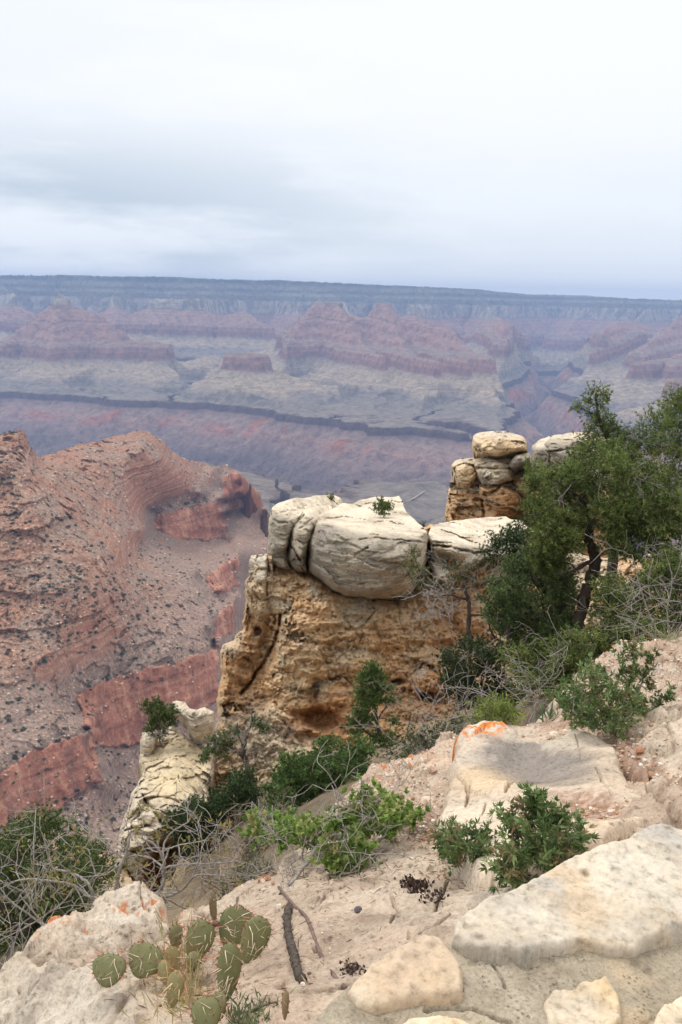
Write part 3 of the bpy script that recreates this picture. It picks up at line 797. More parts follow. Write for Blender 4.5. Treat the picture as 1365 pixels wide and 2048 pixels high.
def crack(px, py, pts, w, depth):
    q = np.stack([px, py, 0 * px], -1)
    return -depth * np.exp(-(line_dist(px, py, pts) / w) ** 2) * np.clip(0.75 + 1.1 * fbm(q, 1 / 16., 2, seed=93), 0.05, 1.4)
def cliff_face():
    poly = [(497, 1128), (506, 1112), (530, 1108), (545, 1085), (620, 1070), (760, 1060), (860, 1050), (960, 1085), (1080, 1090), (1170, 1110), (1250, 1120), (1330, 1100), (1420, 1110), (1450, 1500), (1200, 1560), (1000, 1600), (800, 1650), (560, 1700),
            (410, 1720), (418, 1640), (422, 1570), (430, 1490), (436, 1440), (436, 1390), (442, 1345), (440, 1305), (448, 1285), (470, 1277), (485, 1262), (491, 1230), (495, 1190)]
    ct = [(500, 1120, 28.8), (500, 1200, 28.4), (520, 1160, 28.0), (560, 1150, 28.2), (640, 1180, 28.1), (740, 1215, 28.0), (830, 1200, 28.4), (900, 1160, 29.0), (960, 1200, 28.6),
          (455, 1300, 28.4), (470, 1400, 27.6), (440, 1480, 27.2), (430, 1600, 25.8), (560, 1300, 27.4), (600, 1400, 26.9), (560, 1500, 26.0), (560, 1600, 24.6), (420, 1700, 24.5),
          (700, 1300, 27.4), (700, 1400, 26.8), (700, 1480, 26.0), (700, 1560, 24.5), (850, 1300, 27.8), (850, 1400, 26.8), (850, 1480, 25.5), (960, 1300, 27.6), (960, 1400, 26.0),
          (1100, 1130, 27.0), (1100, 1300, 25.0), (1100, 1450, 22.0), (1250, 1150, 25.0), (1250, 1300, 22.0), (1400, 1150, 24.0), (1400, 1400, 20.0), (640, 1090, 30), (800, 1080, 30.5), (560, 1100, 29.5)]
    def disp(P, px, py, e):
        bed = fbm(P, 0.9, 4, seed=61, sc=(0.5, 0.5, 2.6), ridged=True)
        big = fbm(P, 0.28, 3, seed=62)
        rub = fbm(P, 2.2, 4, gain=0.6, seed=63)
        rr = fbm(P, 5.0, 3, gain=0.6, seed=64, ridged=True)
        d = 0.8 * big + 0.75 * (fbm(P, 0.33, 3, seed=59, sc=(1, 1, 0.35), ridged=True) - 0.3) + 0.45 * (bed - 0.3) + 0.24 * rub + 0.16 * (rr - 0.4) + 0.10 * fbm(P, 9.0, 2, seed=60)
        f1, e1 = facet(P + 0.25 * np.stack([rub, rr, rub], -1), 0.75, 1, (1, 1, 1.5)); f2, e2 = facet(P + .1 * rub[:, None], 2.2, 2, (1, 1, 1.6))
        d += 0.26 * f1 + 0.15 * f2 - 0.07 * (e1 < .05) - .04 * (e2 < .06)
        wob = 1.1 * fbm(P, 1.1, 4, seed=67)
        # small flat ledges
        zl = P[:, 2] * 1.7 + 1.4 * fbm(P, 0.5, 3, seed=65)
        fr = zl - np.floor(zl)
        d += 0.16 * (sstep(0, 0.25, fr) - fr) * sstep(-0.1, 0.3, fbm(P, 0.8, 2, seed=66))
        # hollows
        d += -1.1 * blob_mask(px, py, 637, 1437, 48, 20, 8, 0.4, wob) - 0.9 * blob_mask(px, py, 862, 1395, 30, 14, 12, 0.35, wob) - 0.6 * blob_mask(px, py, 800, 1364, 18, 7, 0, 0.35, wob)
        d += -0.9 * blob_mask(px, py, 516, 1261, 8, 9, 0, 0.35, 0.5 * wob) - 0.45 * blob_mask(px, py, 905, 1290, 60, 10, 0, 0.6)
        # recess under the caprock
        d += -0.9 * np.exp(-(np.maximum(0, py - np.interp(px, [560, 620, 690, 745, 800, 850, 950], [1140, 1150, 1192, 1198, 1196, 1170, 1150])) / 16.0)) * (px > 545) * (px < 960)
        d += crack(px, py, [(562, 1230), (553, 1280), (525, 1330), (505, 1360), (483, 1388)], 3.2, 1.1) + crack(px, py, [(537, 1105), (534, 1190)], 2.5, 0.5)
        d += -0.7 * blob_mask(px, py, 535, 1290, 16, 60, 14, 0.5)
        # separate rounded pillar at the left foot and the mid buttress
        d += 0.35 * blob_mask(px, py, 462, 1320, 22, 42, 0, 0.5) + 0.5 * blob_mask(px, py, 590, 1340, 40, 100, 8, 0.5) + 0.4 * blob_mask(px, py, 515, 1180, 20, 55, 0, .4)
        # slanting slabs at the foot
        sl = blob_mask(px, py, 545, 1500, 70, 60, 0, 0.5)
        u = (P[:, 0] * 0.8 + P[:, 2] * 0.9) * 2.6 + 0.8 * fbm(P, 1.0, 2, seed=68)
        d += sl * 0.28 * ((u - np.floor(u)) - 0.5)
        return d
    def col(P, px, py):
        n = fbm(P, 0.35, 4, seed=71); n2 = fbm(P, 1.3, 3, seed=72, sc=(0.6, 0.6, 1.6))
        c = lerp(ORANGE, OCHRE, sstep(-0.25, 0.35, n + 0.5 * n2))
        c = lerp(c, RUST, 0.7 * sstep(0.15, 0.5, fbm(P, 0.8, 3, seed=73, sc=(.7, .7, 1.6))))
        pale = np.maximum(sstep(470, 430, px) * 0.0, 0)
        t = blob_mask(px, py, 520, 1160, 45, 75, 0, 0.6) * 0.75 + blob_mask(px, py, 540, 1500, 110, 80, 0, 0.6, 0.4 * n) + blob_mask(px, py, 465, 1296, 25, 20) * .8 + 0.6 * blob_mask(px, py, 760, 1205, 180, 30, 3, 0.8) * sstep(-0.1, 0.3, n2)
        t = np.clip(t + 0.8 * sstep(0.12, 0.45, n2 + 0.3 * n), 0, 1)
        c = lerp(c, CREAM, 0.75 * t)
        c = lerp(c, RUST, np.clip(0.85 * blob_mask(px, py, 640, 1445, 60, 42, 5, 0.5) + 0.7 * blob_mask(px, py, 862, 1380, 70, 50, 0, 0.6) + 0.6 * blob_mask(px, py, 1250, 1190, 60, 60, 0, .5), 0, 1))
        c = lerp(c, CREAM, np.clip(0.8 * blob_mask(px, py, 1160, 1130, 60, 60, 0, 0.5, .5 * n), 0, 1))
        # scattered pale stones set in the softer bed
        s = sstep(0.42, 0.52, perlin(P[:, 0] * 2.4, P[:, 1] * 2.4, P[:, 2] * 3.6))
        return lerp(c, PALE, 0.7 * s * sstep(-.2, .2, n2))
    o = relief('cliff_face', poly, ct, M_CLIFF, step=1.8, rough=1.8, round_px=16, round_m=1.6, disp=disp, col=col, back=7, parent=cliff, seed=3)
    return o
cliff_face()

def capblock(name, poly, ct, seed, top, label=None, parent=cliff, mat=None, amp=0.10, back=4.5, rp=12, rm=1.2, cracks=(), base=None, fac=1.0, step=1.6):
    """one block of caprock: bedded, smooth undersides, top coloured paler than the face"""
    def disp(P, px, py, e):
        d = amp * 1.6 * fbm(P, 0.6, 3, seed=seed) + amp * 0.8 * fbm(P, 2.5, 4, seed=seed + 1, sc=(0.5, 0.5, 2.2)) + amp * 0.5 * fbm(P, 3.5, 3, seed=seed + 2, sc=(0.25, 0.25, 3.0), ridged=True)
        tp = sstep(0, 12, top(px) - py)
        d += amp * 1.3 * tp * fbm(P, 3.2, 4, seed=seed + 4, gain=0.6)
        f1, e1 = facet(P + 0.15 * fbm(P, 2, 2, seed=seed + 9)[:, None], 1.1, seed, (.6, .6, 1.8)); f2, e2 = facet(P, 3.2, seed + 1, (.7, .7, 1.8))
        zb = P[:, 2] * 1.5 + .5 * fbm(P, .8, 2, seed=seed + 10); fb = zb - np.floor(zb)
        d += amp * 1.9 * f1 * fac + amp * .9 * f2 * fac - amp * .3 * np.exp(-(e1 / .06) ** 2) + amp * .9 * (sstep(0, .12, fb) - fb) * sstep(-.15, .2, fbm(P, .6, 2, seed=seed + 11)) - amp * .8 * np.exp(-(fb / .04) ** 2) * sstep(0, .25, fbm(P, .7, 2, seed=seed + 12))
        for pts, w, dep in cracks: d += crack(px, py, pts, w, dep)
        return d
    def col(P, px, py):
        n = fbm(P, 0.7, 3, seed=seed + 5); n2 = fbm(P, 1.6, 3, seed=seed + 6, sc=(1, 1, 2))
        tp = sstep(-6, 10, top(px) - py + 5 * n2)
        g = lerp(base or GREYR, CREAM, sstep(-0.2, 0.45, n + 0.4 * n2) * 0.6)
        g = lerp(g, (0.27, 0.235, 0.20), 0.8 * sstep(0.1, 0.5, fbm(P, 0.5, 2, seed=seed + 7, sc=(1.4, 1.4, .5)) ))
        t = lerp(PALE, CREAM, sstep(-0.1, 0.4, n2))
        t = lerp(t, (0.52, 0.42, 0.30), 0.45 * sstep(0.05, 0.5, fbm(P, 2.2, 3, seed=seed + 8)))
        return lerp(g, t, tp)
    o = relief(name, poly, ct, mat or M_CAP, step=step, rough=0.9, round_px=rp, round_m=rm, disp=disp, col=col, back=back, parent=parent, seed=seed, rw=lambda px, py: .12 + .88 * sstep(-14, 16, py - top(px)))
    if label: o['label'] = label
    return o
K = lambda xs, ys: (lambda px: np.interp(px, xs, ys))
capblock('caprock', [(543, 1014), (553, 1006), (591, 997), (635, 991), (664, 989), (680, 993), (686, 1001), (680, 1014), (650, 1022), (620, 1030), (602, 1044), (590, 1066), (580, 1090), (578, 1120), (586, 1143), (568, 1141), (551, 1135), (536, 1131), (535, 1100), (537, 1060)],
         [(545, 1022, 29.2), (540, 1080, 28.8), (540, 1128, 28.9), (565, 1040, 28.4), (565, 1090, 28.2), (565, 1135, 28.4), (590, 1035, 29.0), (600, 1010, 31.0), (664, 991, 35.0), (640, 1015, 31.5), (580, 1135, 28.6)], 101,
         K([536, 575, 600, 690], [1022, 1036, 1040, 1030]), 'narrow leftmost caprock pillar with horizontal beds', cracks=[([(536, 1110), (578, 1118)], 1.6, .25), ([(541, 1040), (575, 1046)], 1.5, .2), ([(550, 1028), (600, 1020)], 1.5, .15)])
capblock('caprock', [(588, 1036), (602, 1022), (640, 1012), (668, 1010), (660, 1032), (642, 1046), (628, 1066), (618, 1090), (613, 1115), (616, 1146), (606, 1147), (590, 1141), (574, 1122), (577, 1082)],
         [(590, 1040, 28.9), (580, 1090, 28.5), (580, 1125, 28.5), (600, 1060, 27.9), (600, 1110, 27.8), (600, 1140, 28.1), (620, 1040, 29.0), (640, 1020, 30.6), (660, 1012, 32), (625, 1060, 28.2)], 111,
         K([575, 600, 640, 670], [1040, 1036, 1040, 1030]), 'leaning caprock block split by a diagonal crack', cracks=[([(582, 1092), (602, 1118), (608, 1140)], 2.0, .35), ([(585, 1050), (610, 1030)], 1.8, .3), ([(590, 1119), (614, 1118)], 1.5, .2), ([(600, 1058), (625, 1038)], 2, .3)])
capblock('caprock', [(614, 1092), (622, 1062), (634, 1042), (645, 1027), (682, 1009), (725, 1000), (748, 994), (775, 993), (797, 992), (806, 1004), (816, 1026), (836, 1048), (856, 1062), (858, 1090), (852, 1128), (838, 1162), (826, 1186), (790, 1196), (745, 1198),
         (700, 1193), (664, 1182), (640, 1161), (615, 1142)],
         [(620, 1080, 28.0), (618, 1140, 28.0), (642, 1048, 27.8), (640, 1100, 27.2), (645, 1150, 27.3), (680, 1062, 27.0), (690, 1120, 26.6), (690, 1180, 27.0), (760, 1078, 26.5), (760, 1130, 26.2), (755, 1180, 26.6), (750, 1196, 27.1), (820, 1080, 26.8), (820, 1130, 26.6), (815, 1180, 27.2),
          (855, 1070, 27.6), (850, 1120, 27.4), (660, 1032, 29.6), (720, 1050, 28.2), (720, 1012, 33.0), (795, 996, 36.0), (790, 1040, 29.6), (840, 1056, 28.6), (815, 1030, 31.5)], 121,
         K([614, 645, 665, 700, 760, 820, 858], [1060, 1046, 1052, 1064, 1073, 1076, 1074]), 'largest rounded caprock block with a banded grey face', amp=0.09, rp=20, rm=1.9,
         cracks=[([(720, 1077), (760, 1075), (790, 1080), (855, 1086)], 1.6, .22), ([(645, 1050), (665, 1075), (690, 1080), (700, 1120)], 1.4, .06), ([(640, 1160), (700, 1166), (720, 1170), (735, 1163)], 1.3, .1),
                 ([(664, 1135), (700, 1142)], 1.4, .14), ([(712, 1110), (735, 1096)], 2, .15)])
capblock('caprock', [(856, 1066), (862, 1052), (880, 1046), (920, 1040), (980, 1033), (1012, 1031), (1045, 1045), (1073, 1066), (1062, 1092), (1020, 1112), (960, 1125), (915, 1150), (895, 1166), (872, 1160), (858, 1128)],
         [(860, 1070, 28.6), (862, 1120, 28.8), (880, 1090, 28.0), (920, 1098, 27.8), (980, 1098, 27.8), (1050, 1080, 28.4), (920, 1060, 31.0), (980, 1036, 36.0), (1040, 1050, 33), (900, 1130, 29.0), (960, 1115, 28.6), (870, 1054, 31)], 131,
         K([856, 900, 980, 1075], [1080, 1090, 1096, 1076]), 'low flat caprock slab beside the largest block', cracks=[([(860, 1088), (900, 1094), (950, 1106), (985, 1102)], 2.4, .45), ([(866, 1082), (910, 1088)], 1.6, .25)])
capblock('caprock', [(498, 1126), (505, 1112), (520, 1109), (536, 1108), (537, 1130), (534, 1162), (520, 1170), (505, 1160), (497, 1146)],
         [(500, 1130, 28.6), (520, 1115, 28.3), (520, 1150, 27.7), (535, 1130, 28.0), (510, 1160, 27.9)], 141, K([490, 540], [1125, 1122]), 'small pale block on the left shoulder', rp=8, rm=.6, amp=.13, cracks=[([(514, 1112), (512, 1165)], 1.5, .25), ([(500, 1140), (534, 1138)], 1.5, .2)])

# ------------------------------------------------------------------ stacked pinnacle behind
stack = empty('rock_stack', at(980, 1060, 45))
tag(stack, 'stack of balanced cream and orange boulders behind the flat caprock', 'rock stack')
def boulder(poly, Y, seed, parent, name='boulder', base=None, label=None, bulge=1.0, mat=None, amp=0.16, rp=14, rm=1.5, topy=None, slope=3.0, back=4.0, cracks=()):
    p = np.array(poly, float)
    y0, y1 = p[:, 1].min(), p[:, 1].max(); x0, x1 = p[:, 0].min(), p[:, 0].max()
    ty = topy if topy is not None else y0 + (y1 - y0) * 0.28
    cx = (x0 + x1) / 2
    ct = [(x0, ty, Y + 0.3 * bulge), (x1, ty, Y + 0.4 * bulge), (cx, ty, Y - 0.6 * bulge), (cx, (ty + y1) / 2, Y - 0.75 * bulge), (cx, y1, Y - 0.3 * bulge), (x0, y1, Y + 0.3 * bulge), (x1, y1, Y + 0.4 * bulge), (cx, y0, Y + slope), (x0, y0, Y + slope), (x1, y0, Y + slope)]
    return capblock(name, poly, ct, seed, K([x0, x1], [ty, ty]), label, parent, mat or M_STACK, amp, back, rp, rm, cracks, base, step=1.6)
boulder([(889, 1032), (893, 985), (902, 962), (930, 958), (960, 952), (1030, 958), (1085, 985), (1100, 1100), (990, 1090), (890, 1060)], 46, 151, stack, 'plinth', ORANGE, amp=.34, bulge=1.6, topy=985, slope=2.0, cracks=[([(965, 960), (968, 1050)], 3, .8), ([(895, 1005), (960, 1000), (1050, 1012)], 3, .5)])
boulder([(960, 968), (1030, 962), (1050, 1000), (1045, 1020), (980, 1012), (958, 995)], 44.6, 153, stack, 'boulder', ORANGE, amp=.25, bulge=.8, topy=975)
boulder([(1022, 950), (1045, 938), (1078, 928), (1100, 960), (1095, 1010), (1050, 1000), (1028, 985)], 45.4, 155, stack, 'boulder', OCHRE, amp=.25, bulge=.6, cracks=[([(1024, 962), (1075, 958)], 2, .4), ([(1026, 975), (1080, 972)], 2, .4)])
boulder([(903, 932), (912, 920), (935, 915), (952, 916), (958, 935), (953, 960), (940, 970), (915, 966), (908, 950)], 45.2, 157, stack, 'boulder', OCHRE, 'pale overhanging boulder on the left shoulder', amp=.25, bulge=.9)
boulder([(948, 920), (985, 910), (1024, 914), (1032, 935), (1028, 962), (1000, 972), (965, 970), (950, 952)], 44.8, 159, stack, 'boulder', CREAM, amp=.2, bulge=.9, cracks=[([(950, 936), (1030, 938)], 2.2, .5), ([(955, 922), (1025, 926)], 1.6, .3)])
boulder([(1016, 932), (1030, 910), (1048, 903), (1058, 903), (1060, 922), (1046, 930), (1026, 938)], 44.4, 161, stack, 'boulder', GREYR, 'small tilted boulder leaning on the stack', amp=.12, bulge=.5, rp=8, rm=.8)
boulder([(946, 893), (947, 872), (960, 865), (985, 862), (1015, 861), (1038, 869), (1056, 884), (1056, 900), (1030, 905), (1000, 914), (975, 912), (955, 905)], 44.8, 163, stack, 'boulder', OCHRE, 'large flat boulder balanced on top', amp=.16, bulge=1.0, topy=877)
outc = empty('grey_outcrop', at(1120, 960, 42))
tag(outc, 'rounded grey outcrop right of the boulder stack, half behind the pine', 'outcrop')
boulder([(1061, 912), (1066, 890), (1082, 876), (1100, 871), (1108, 880), (1104, 930), (1090, 965), (1066, 960)], 42, 165, outc, 'boulder', GREYR, amp=.12, bulge=.8)
boulder([(1090, 890), (1105, 872), (1135, 866), (1172, 863), (1215, 868), (1225, 900), (1215, 960), (1110, 965), (1096, 930)], 41.6, 167, outc, 'boulder', GREYR, amp=.14, bulge=1.2, topy=882, cracks=[([(1092, 905), (1150, 898), (1180, 902)], 2, .4), ([(1140, 870), (1150, 900)], 2, .3)])

boulder([(1066, 955), (1110, 945), (1180, 945), (1240, 955), (1260, 1130), (1150, 1150), (1060, 1130), (1062, 1010)], 42.6, 169, outc, 'plinth', ORANGE, amp=.34, bulge=1.4, topy=962, slope=2.0)
# ------------------------------------------------------------------ cream outcrop at the lower left
lo = empty('cream_outcrop', at(340, 1760, 20))
tag(lo, 'cream crumbling outcrop with a knob on its crest, left of the cliff', 'outcrop')
def lo_body():
    poly = [(284, 1468), (298, 1457), (318, 1462), (345, 1450), (370, 1470), (400, 1490), (428, 1500), (426, 1560), (420, 1625), (448, 1690), (470, 1790), (420, 1860), (300, 1880), (210, 1850), (206, 1790), (226, 1740), (236, 1690), (246, 1640), (262, 1592), (286, 1552), (279, 1512)]
    ct = [(300, 1462, 25.0), (345, 1455, 25.5), (420, 1505, 24.6), (300, 1500, 24.0), (350, 1520, 23.0), (410, 1560, 22.4), (290, 1570, 21.9), (350, 1580, 21.4), (300, 1610, 20.6), (400, 1640, 20.8), (350, 1640, 20.2), (270, 1650, 20.2), (270, 1720, 19.6), (340, 1700, 20.3),
          (400, 1720, 20.0), (250, 1800, 18.6), (330, 1800, 19.6), (420, 1800, 18.6)]
    def disp(P, px, py, e):
        fl = blob_mask(px, py, 350, 1540, 70, 62, -20, 0.3)
        d = (0.30 * fbm(P, 0.9, 4, seed=171) + 0.2 * (fbm(P, 1.6, 3, seed=172, sc=(.6, .6, 2), ridged=True) - .3) + 0.10 * fbm(P, 4, 3, seed=173)) * (1 - 0.55 * fl) + 0.05 * fbm(P, 6, 3, seed=175)
        f1, e1 = facet(P + .15 * fbm(P, 2, 2, seed=174)[:, None], 1.1, 5, (1, 1, 1.4)); f2, e2 = facet(P, 3.0, 6, (1, 1, 1.5))
        d += (0.5 * f1 + 0.2 * f2 - .12 * (e1 < .06)) * (1 - .6 * fl)
        d += - 1.4 * blob_mask(px, py, 332, 1765, 40, 75, 8, 0.35, 0.8 * fbm(P, 1.2, 4, seed=178)) + crack(px, py, [(419, 1560), (424, 1660)], 3, .7) + crack(px, py, [(285, 1590), (320, 1640), (335, 1650)], 3, .4) + crack(px, py, [(265, 1700), (330, 1705)], 3, .4)
        d += crack(px, py, [(250, 1660), (300, 1650)], 2.5, .3)
        return d
    def col(P, px, py):
        n = fbm(P, 1.0, 3, seed=176)
        c = lerp(PALE, CREAM, sstep(-.3, .3, n))
        c = lerp(c, (0.56, 0.45, 0.28), 0.8 * blob_mask(px, py, 352, 1540, 72, 66, -20, 0.35))
        c = lerp(c, GREYR, 0.5 * sstep(0.1, .5, fbm(P, 1.8, 3, seed=177)))
        return lerp(c, (0.40, 0.19, 0.075), blob_mask(px, py, 330, 1790, 55, 90, 5, 0.4))
    relief('outcrop_body', poly, ct, M_PALE, step=1.7, rough=1.6, round_px=12, round_m=1.0, disp=disp, col=col, back=4, parent=lo, seed=17)
lo_body()
boulder([(347, 1404), (356, 1400), (372, 1405), (380, 1417), (396, 1419), (412, 1415), (428, 1424), (431, 1446), (426, 1474), (408, 1484), (390, 1478), (378, 1462), (372, 1440), (358, 1430)], 24.2, 181, lo, 'knob', PALE, 'pale pitted knob on the crest', M_PALE and 0.5, M_PALE, 0.12, 6, .5, slope=1.0, back=1.5)
boulder([(281, 1480), (290, 1462), (306, 1458), (316, 1470), (312, 1500), (298, 1520), (282, 1512)], 23.9, 183, lo, 'boulder', PALE, None, .4, M_PALE, .1, 6, .5, slope=.8, back=1.2)
# ------------------------------------------------------------------ the near ground: hillside, ledge, boulder, wall
M_HILL = rock_mat('hillside_litter', grain=9, bump=0.9, bdist=0.06, mott=1.2, speck=(5.0, (0.42, 0.35, 0.26), 0.16))
M_LEDGE = rock_mat('pink_cream_ledge', grain=70, bump=0.9, bdist=0.016, mott=5.0, pits=38.0, speck=(70.0, (0.62, 0.57, 0.50), 0.17))
M_SLAB = rock_mat('cream_slab', grain=60, bump=0.8, bdist=0.012, mott=4.0, pits=30.0)
M_STONE = rock_mat('wall_stone', grain=55, bump=0.6, bdist=0.008, mott=4.5, pits=26.0)
M_MORTAR = rock_mat('sandy_mortar', grain=150, bump=0.9, bdist=0.006, mott=9.0, pits=120.0, speck=(160.0, (0.55, 0.50, 0.42), 0.2))

def hillside():
    poly = [(-220, 1690), (-60, 1668), (60, 1672), (160, 1690), (225, 1720), (300, 1790), (420, 1660), (520, 1560), (640, 1500), (780, 1470), (900, 1440), (980, 1400), (1060, 1370), (1180, 1330), (1300, 1290), (1500, 1240),
            (1500, 1560), (1300, 1660), (950, 1800), (720, 1950), (500, 2090), (100, 2180), (-220, 2180)]
    ct = [(-200, 1700, 34), (0, 1675, 34), (160, 1695, 32), (0, 1800, 18), (150, 1800, 17), (250, 1760, 18), (0, 1950, 10), (200, 1880, 10.5), (350, 1840, 12), (420, 1680, 19), (400, 1780, 15), (520, 1580, 20), (520, 1660, 14.5), (640, 1520, 21), (640, 1600, 14), (780, 1490, 20),
          (900, 1460, 17), (1000, 1420, 16), (1180, 1345, 14), (1300, 1300, 12.5), (1450, 1260, 11), (1200, 1500, 8), (900, 1560, 10), (600, 1780, 8), (300, 1960, 6.5), (-200, 2100, 6.5)] + zc([(1300, 1640, -3.6), (950, 1790, -3.5), (720, 1940, -3.4), (500, 2080, -3.4), (1480, 1550, -3.6)])
    def disp(P, px, py, e):
        return 0.5 * fbm(P, 0.35, 4, seed=201) + 0.12 * fbm(P, 1.8, 4, seed=202)
    def col(P, px, py):
        n = fbm(P, 0.5, 4, seed=203)
        c = lerp((0.15, 0.115, 0.075), (0.25, 0.185, 0.12), sstep(-.3, .4, n))
        c = lerp(c, (0.13, 0.115, 0.075), 0.7 * sstep(0.0, .5, fbm(P, .9, 3, seed=204)))
        return lerp(c, (0.48, 0.34, 0.20), 0.7 * blob_mask(px, py, 215, 1730, 120, 60, 0, .6))
    tag(relief('hillside', poly, ct, M_HILL, step=4, rough=3, disp=disp, zlift=True, col=col, back=9, skirt='down', seed=20), 'brushy brown slope falling away below the ledge', 'slope', kind='structure')
hillside()

LEDGE = [(-170, 2075), (-40, 2000), (0, 1962), (30, 1928), (62, 1893), (105, 1866), (180, 1852), (190, 1832), (212, 1820), (240, 1812), (270, 1824), (300, 1834), (330, 1834), (346, 1862), (358, 1838), (392, 1806), (430, 1790),
         (470, 1762), (500, 1746), (520, 1733), (548, 1729), (560, 1702), (598, 1682), (636, 1642), (665, 1610), (700, 1578), (722, 1556), (740, 1536), (790, 1515), (840, 1500), (868, 1488), (882, 1470), (925, 1458), (960, 1446), (1000, 1440), (1050, 1442),
         (1082, 1420), (1100, 1405), (1130, 1375), (1150, 1350), (1182, 1322), (1205, 1304), (1240, 1291), (1300, 1282), (1365, 1270), (1520, 1250), (1520, 1700), (1365, 1760), (1200, 1960), (900, 2250), (-170, 2250)]
STASH = {}
def ledge():
    ct = zc([(0, 1975, -2.05), (100, 1880, -2.15), (-150, 2080, -2.2), (240, 1818, -2.15), (330, 1840, -2.15), (60, 1990, -1.95), (200, 1920, -1.95), (330, 1900, -1.9), (150, 2050, -1.75), (0, 2150, -1.8), (300, 2050, -1.62), (430, 1830, -1.98),
             (520, 1745, -2.1), (600, 1700, -2.15), (500, 1850, -1.85), (600, 1800, -1.88), (700, 1740, -1.95), (650, 1900, -1.62), (550, 1980, -1.5), (800, 1780, -1.75), (850, 1850, -1.55), (950, 1760, -1.7), (1050, 1760, -1.55), (1200, 1700, -1.5),
             (665, 1620, -2.45), (740, 1545, -2.55), (700, 1640, -2.25), (800, 1560, -2.4), (780, 1650, -2.12), (860, 1660, -2.05), (860, 1540, -2.42), (840, 1500, -2.55), (900, 1475, -2.55), (1000, 1448, -2.55), (880, 1700, -1.95), (1050, 1470, -2.45), (1080, 1430, -2.6), (1150, 1480, -2.35),
             (1120, 1400, -2.45), (1180, 1330, -2.4), (1240, 1298, -2.4), (1365, 1278, -2.35), (1500, 1260, -2.3), (1250, 1400, -2.15), (1365, 1380, -2.0), (1230, 1480, -2.1), (1300, 1520, -1.95), (1365, 1480, -1.85), (1270, 1600, -1.85), (1340, 1630, -1.7), (1450, 1500, -1.7),
             (900, 2000, -1.45), (1365, 1760, -1.35), (900, 2200, -1.4), (500, 2200, -1.45), (200, 2200, -1.55)])
    def disp(P, px, py, e):
        d = -0.10 * (1 - np.sqrt(1 - (1 - np.minimum(e / 14, 1)) ** 2)) + 0.055 * fbm(P, 1.4, 4, seed=211) + 0.024 * fbm(P, 6, 4, seed=212) + 0.013 * (fbm(P, 13, 4, gain=.6, seed=205, ridged=True) - .4) - 0.012 * sstep(.25, .5, fbm(P, 16, 2, seed=204))
        rub = np.clip(blob_mask(px, py, 800, 1590, 150, 95, -30, 0.5) + blob_mask(px, py, 930, 1480, 110, 40, 0, .5) + blob_mask(px, py, 1250, 1350, 180, 85, -15, .4), 0, 1)
        rub = rub * (1 - blob_mask(px, py, 1060, 1600, 200, 150, 10, .3))
        d += rub * (0.06 * fbm(P, 5, 4, gain=.65, seed=213) + 0.03 * fbm(P, 18, 3, gain=.6, seed=214, ridged=True))
        f1, e1 = facet(P + .06 * fbm(P, 3, 3, seed=207)[:, None], 2.3, 7, (1, 1, 1.0)); f2, e2 = facet(P + .02 * fbm(P, 9, 2, seed=208)[:, None], 7.0, 8)
        q0 = np.clip(.35 + 1.2 * fbm(P, .9, 2, seed=206) + rub + blob_mask(px, py, 170, 1930, 220, 120, -20, .5) + sstep(1215, 1270, px), 0.12, 1.3) * np.clip(1 - blob_mask(px, py, 620, 1850, 190, 90, 20, .6) * .75, 0, 1)
        q0 = q0 * (1 - blob_mask(px, py, 1060, 1600, 200, 150, 10, .3))
        STASH['e'], STASH['q'] = e1, q0
        d += q0 * (0.058 * f1 * sstep(0, .22, e1) + 0.020 * f2 * sstep(0, .22, e2) - .020 * np.exp(-(e1 / .06) ** 2))
        # broken blocks at the left lip
        l = blob_mask(px, py, 170, 1930, 200, 110, -20, .5)
        q = P * 3.2; q = q + 0.5 * fbm(P, 2, 2, seed=216)[:, None]
        d += l * 0.09 * fbm(P, 3.0, 3, seed=215, ridged=True) + l * 0.03 * fbm(P, 9, 3, seed=217, ridged=True)
        d += 0.05 * blob_mask(px, py, 245, 1850, 65, 28, 0, .6) - .07 * blob_mask(px, py, 150, 1918, 60, 7, 6, .6, .5 * fbm(P, 4, 2, seed=209))
        # right-hand blocks with soil pockets between
        r = sstep(1215, 1270, px) * sstep(1400, 1450, py)
        d += r * 0.08 * fbm(P, 2.2, 3, seed=218, ridged=True)
        for pts, w, dep in LCR: d += crack(px, py, pts, w, dep)
        # natural fissures
        f = np.abs(perlin(P[:, 0] * 2.1 + 0.3 * perlin(P[:, 0] * 7, P[:, 1] * 7, P[:, 2] * 7), P[:, 1] * 2.1, P[:, 2] * 2.1))
        d -= 0.02 * np.exp(-(f / 0.018) ** 2) * sstep(-.1, .2, fbm(P, .8, 2, seed=219))
        return d
    def col(P, px, py):
        n = fbm(P, 1.6, 4, seed=221); n2 = fbm(P, 6, 4, seed=222)
        c = lerp((0.44, 0.335, 0.25), (0.55, 0.45, 0.345), sstep(-.35, .35, n + .4 * n2))
        rub = np.clip(blob_mask(px, py, 800, 1590, 150, 95, -30, 0.5) + blob_mask(px, py, 1250, 1350, 180, 85, -15, .4) + blob_mask(px, py, 930, 1480, 110, 40, 0, .5), 0, 1)
        st = fbm(P, 22, 3, seed=223)
        c = lerp(c, (0.43, 0.31, 0.225), rub * sstep(-.1, .35, st) * .7)
        # dirt and dark lichen in the joints, worn brownish patches
        c = lerp(c, (0.19, 0.125, 0.085), .8 * np.exp(-(STASH['e'] / .055) ** 2) * np.clip(STASH['q'] * 1.4, 0, 1) * sstep(-.35, .1, n2))
        c = lerp(c, (0.34, 0.26, 0.195), .55 * sstep(.08, .42, fbm(P, 3.1, 4, gain=.6, seed=220)))
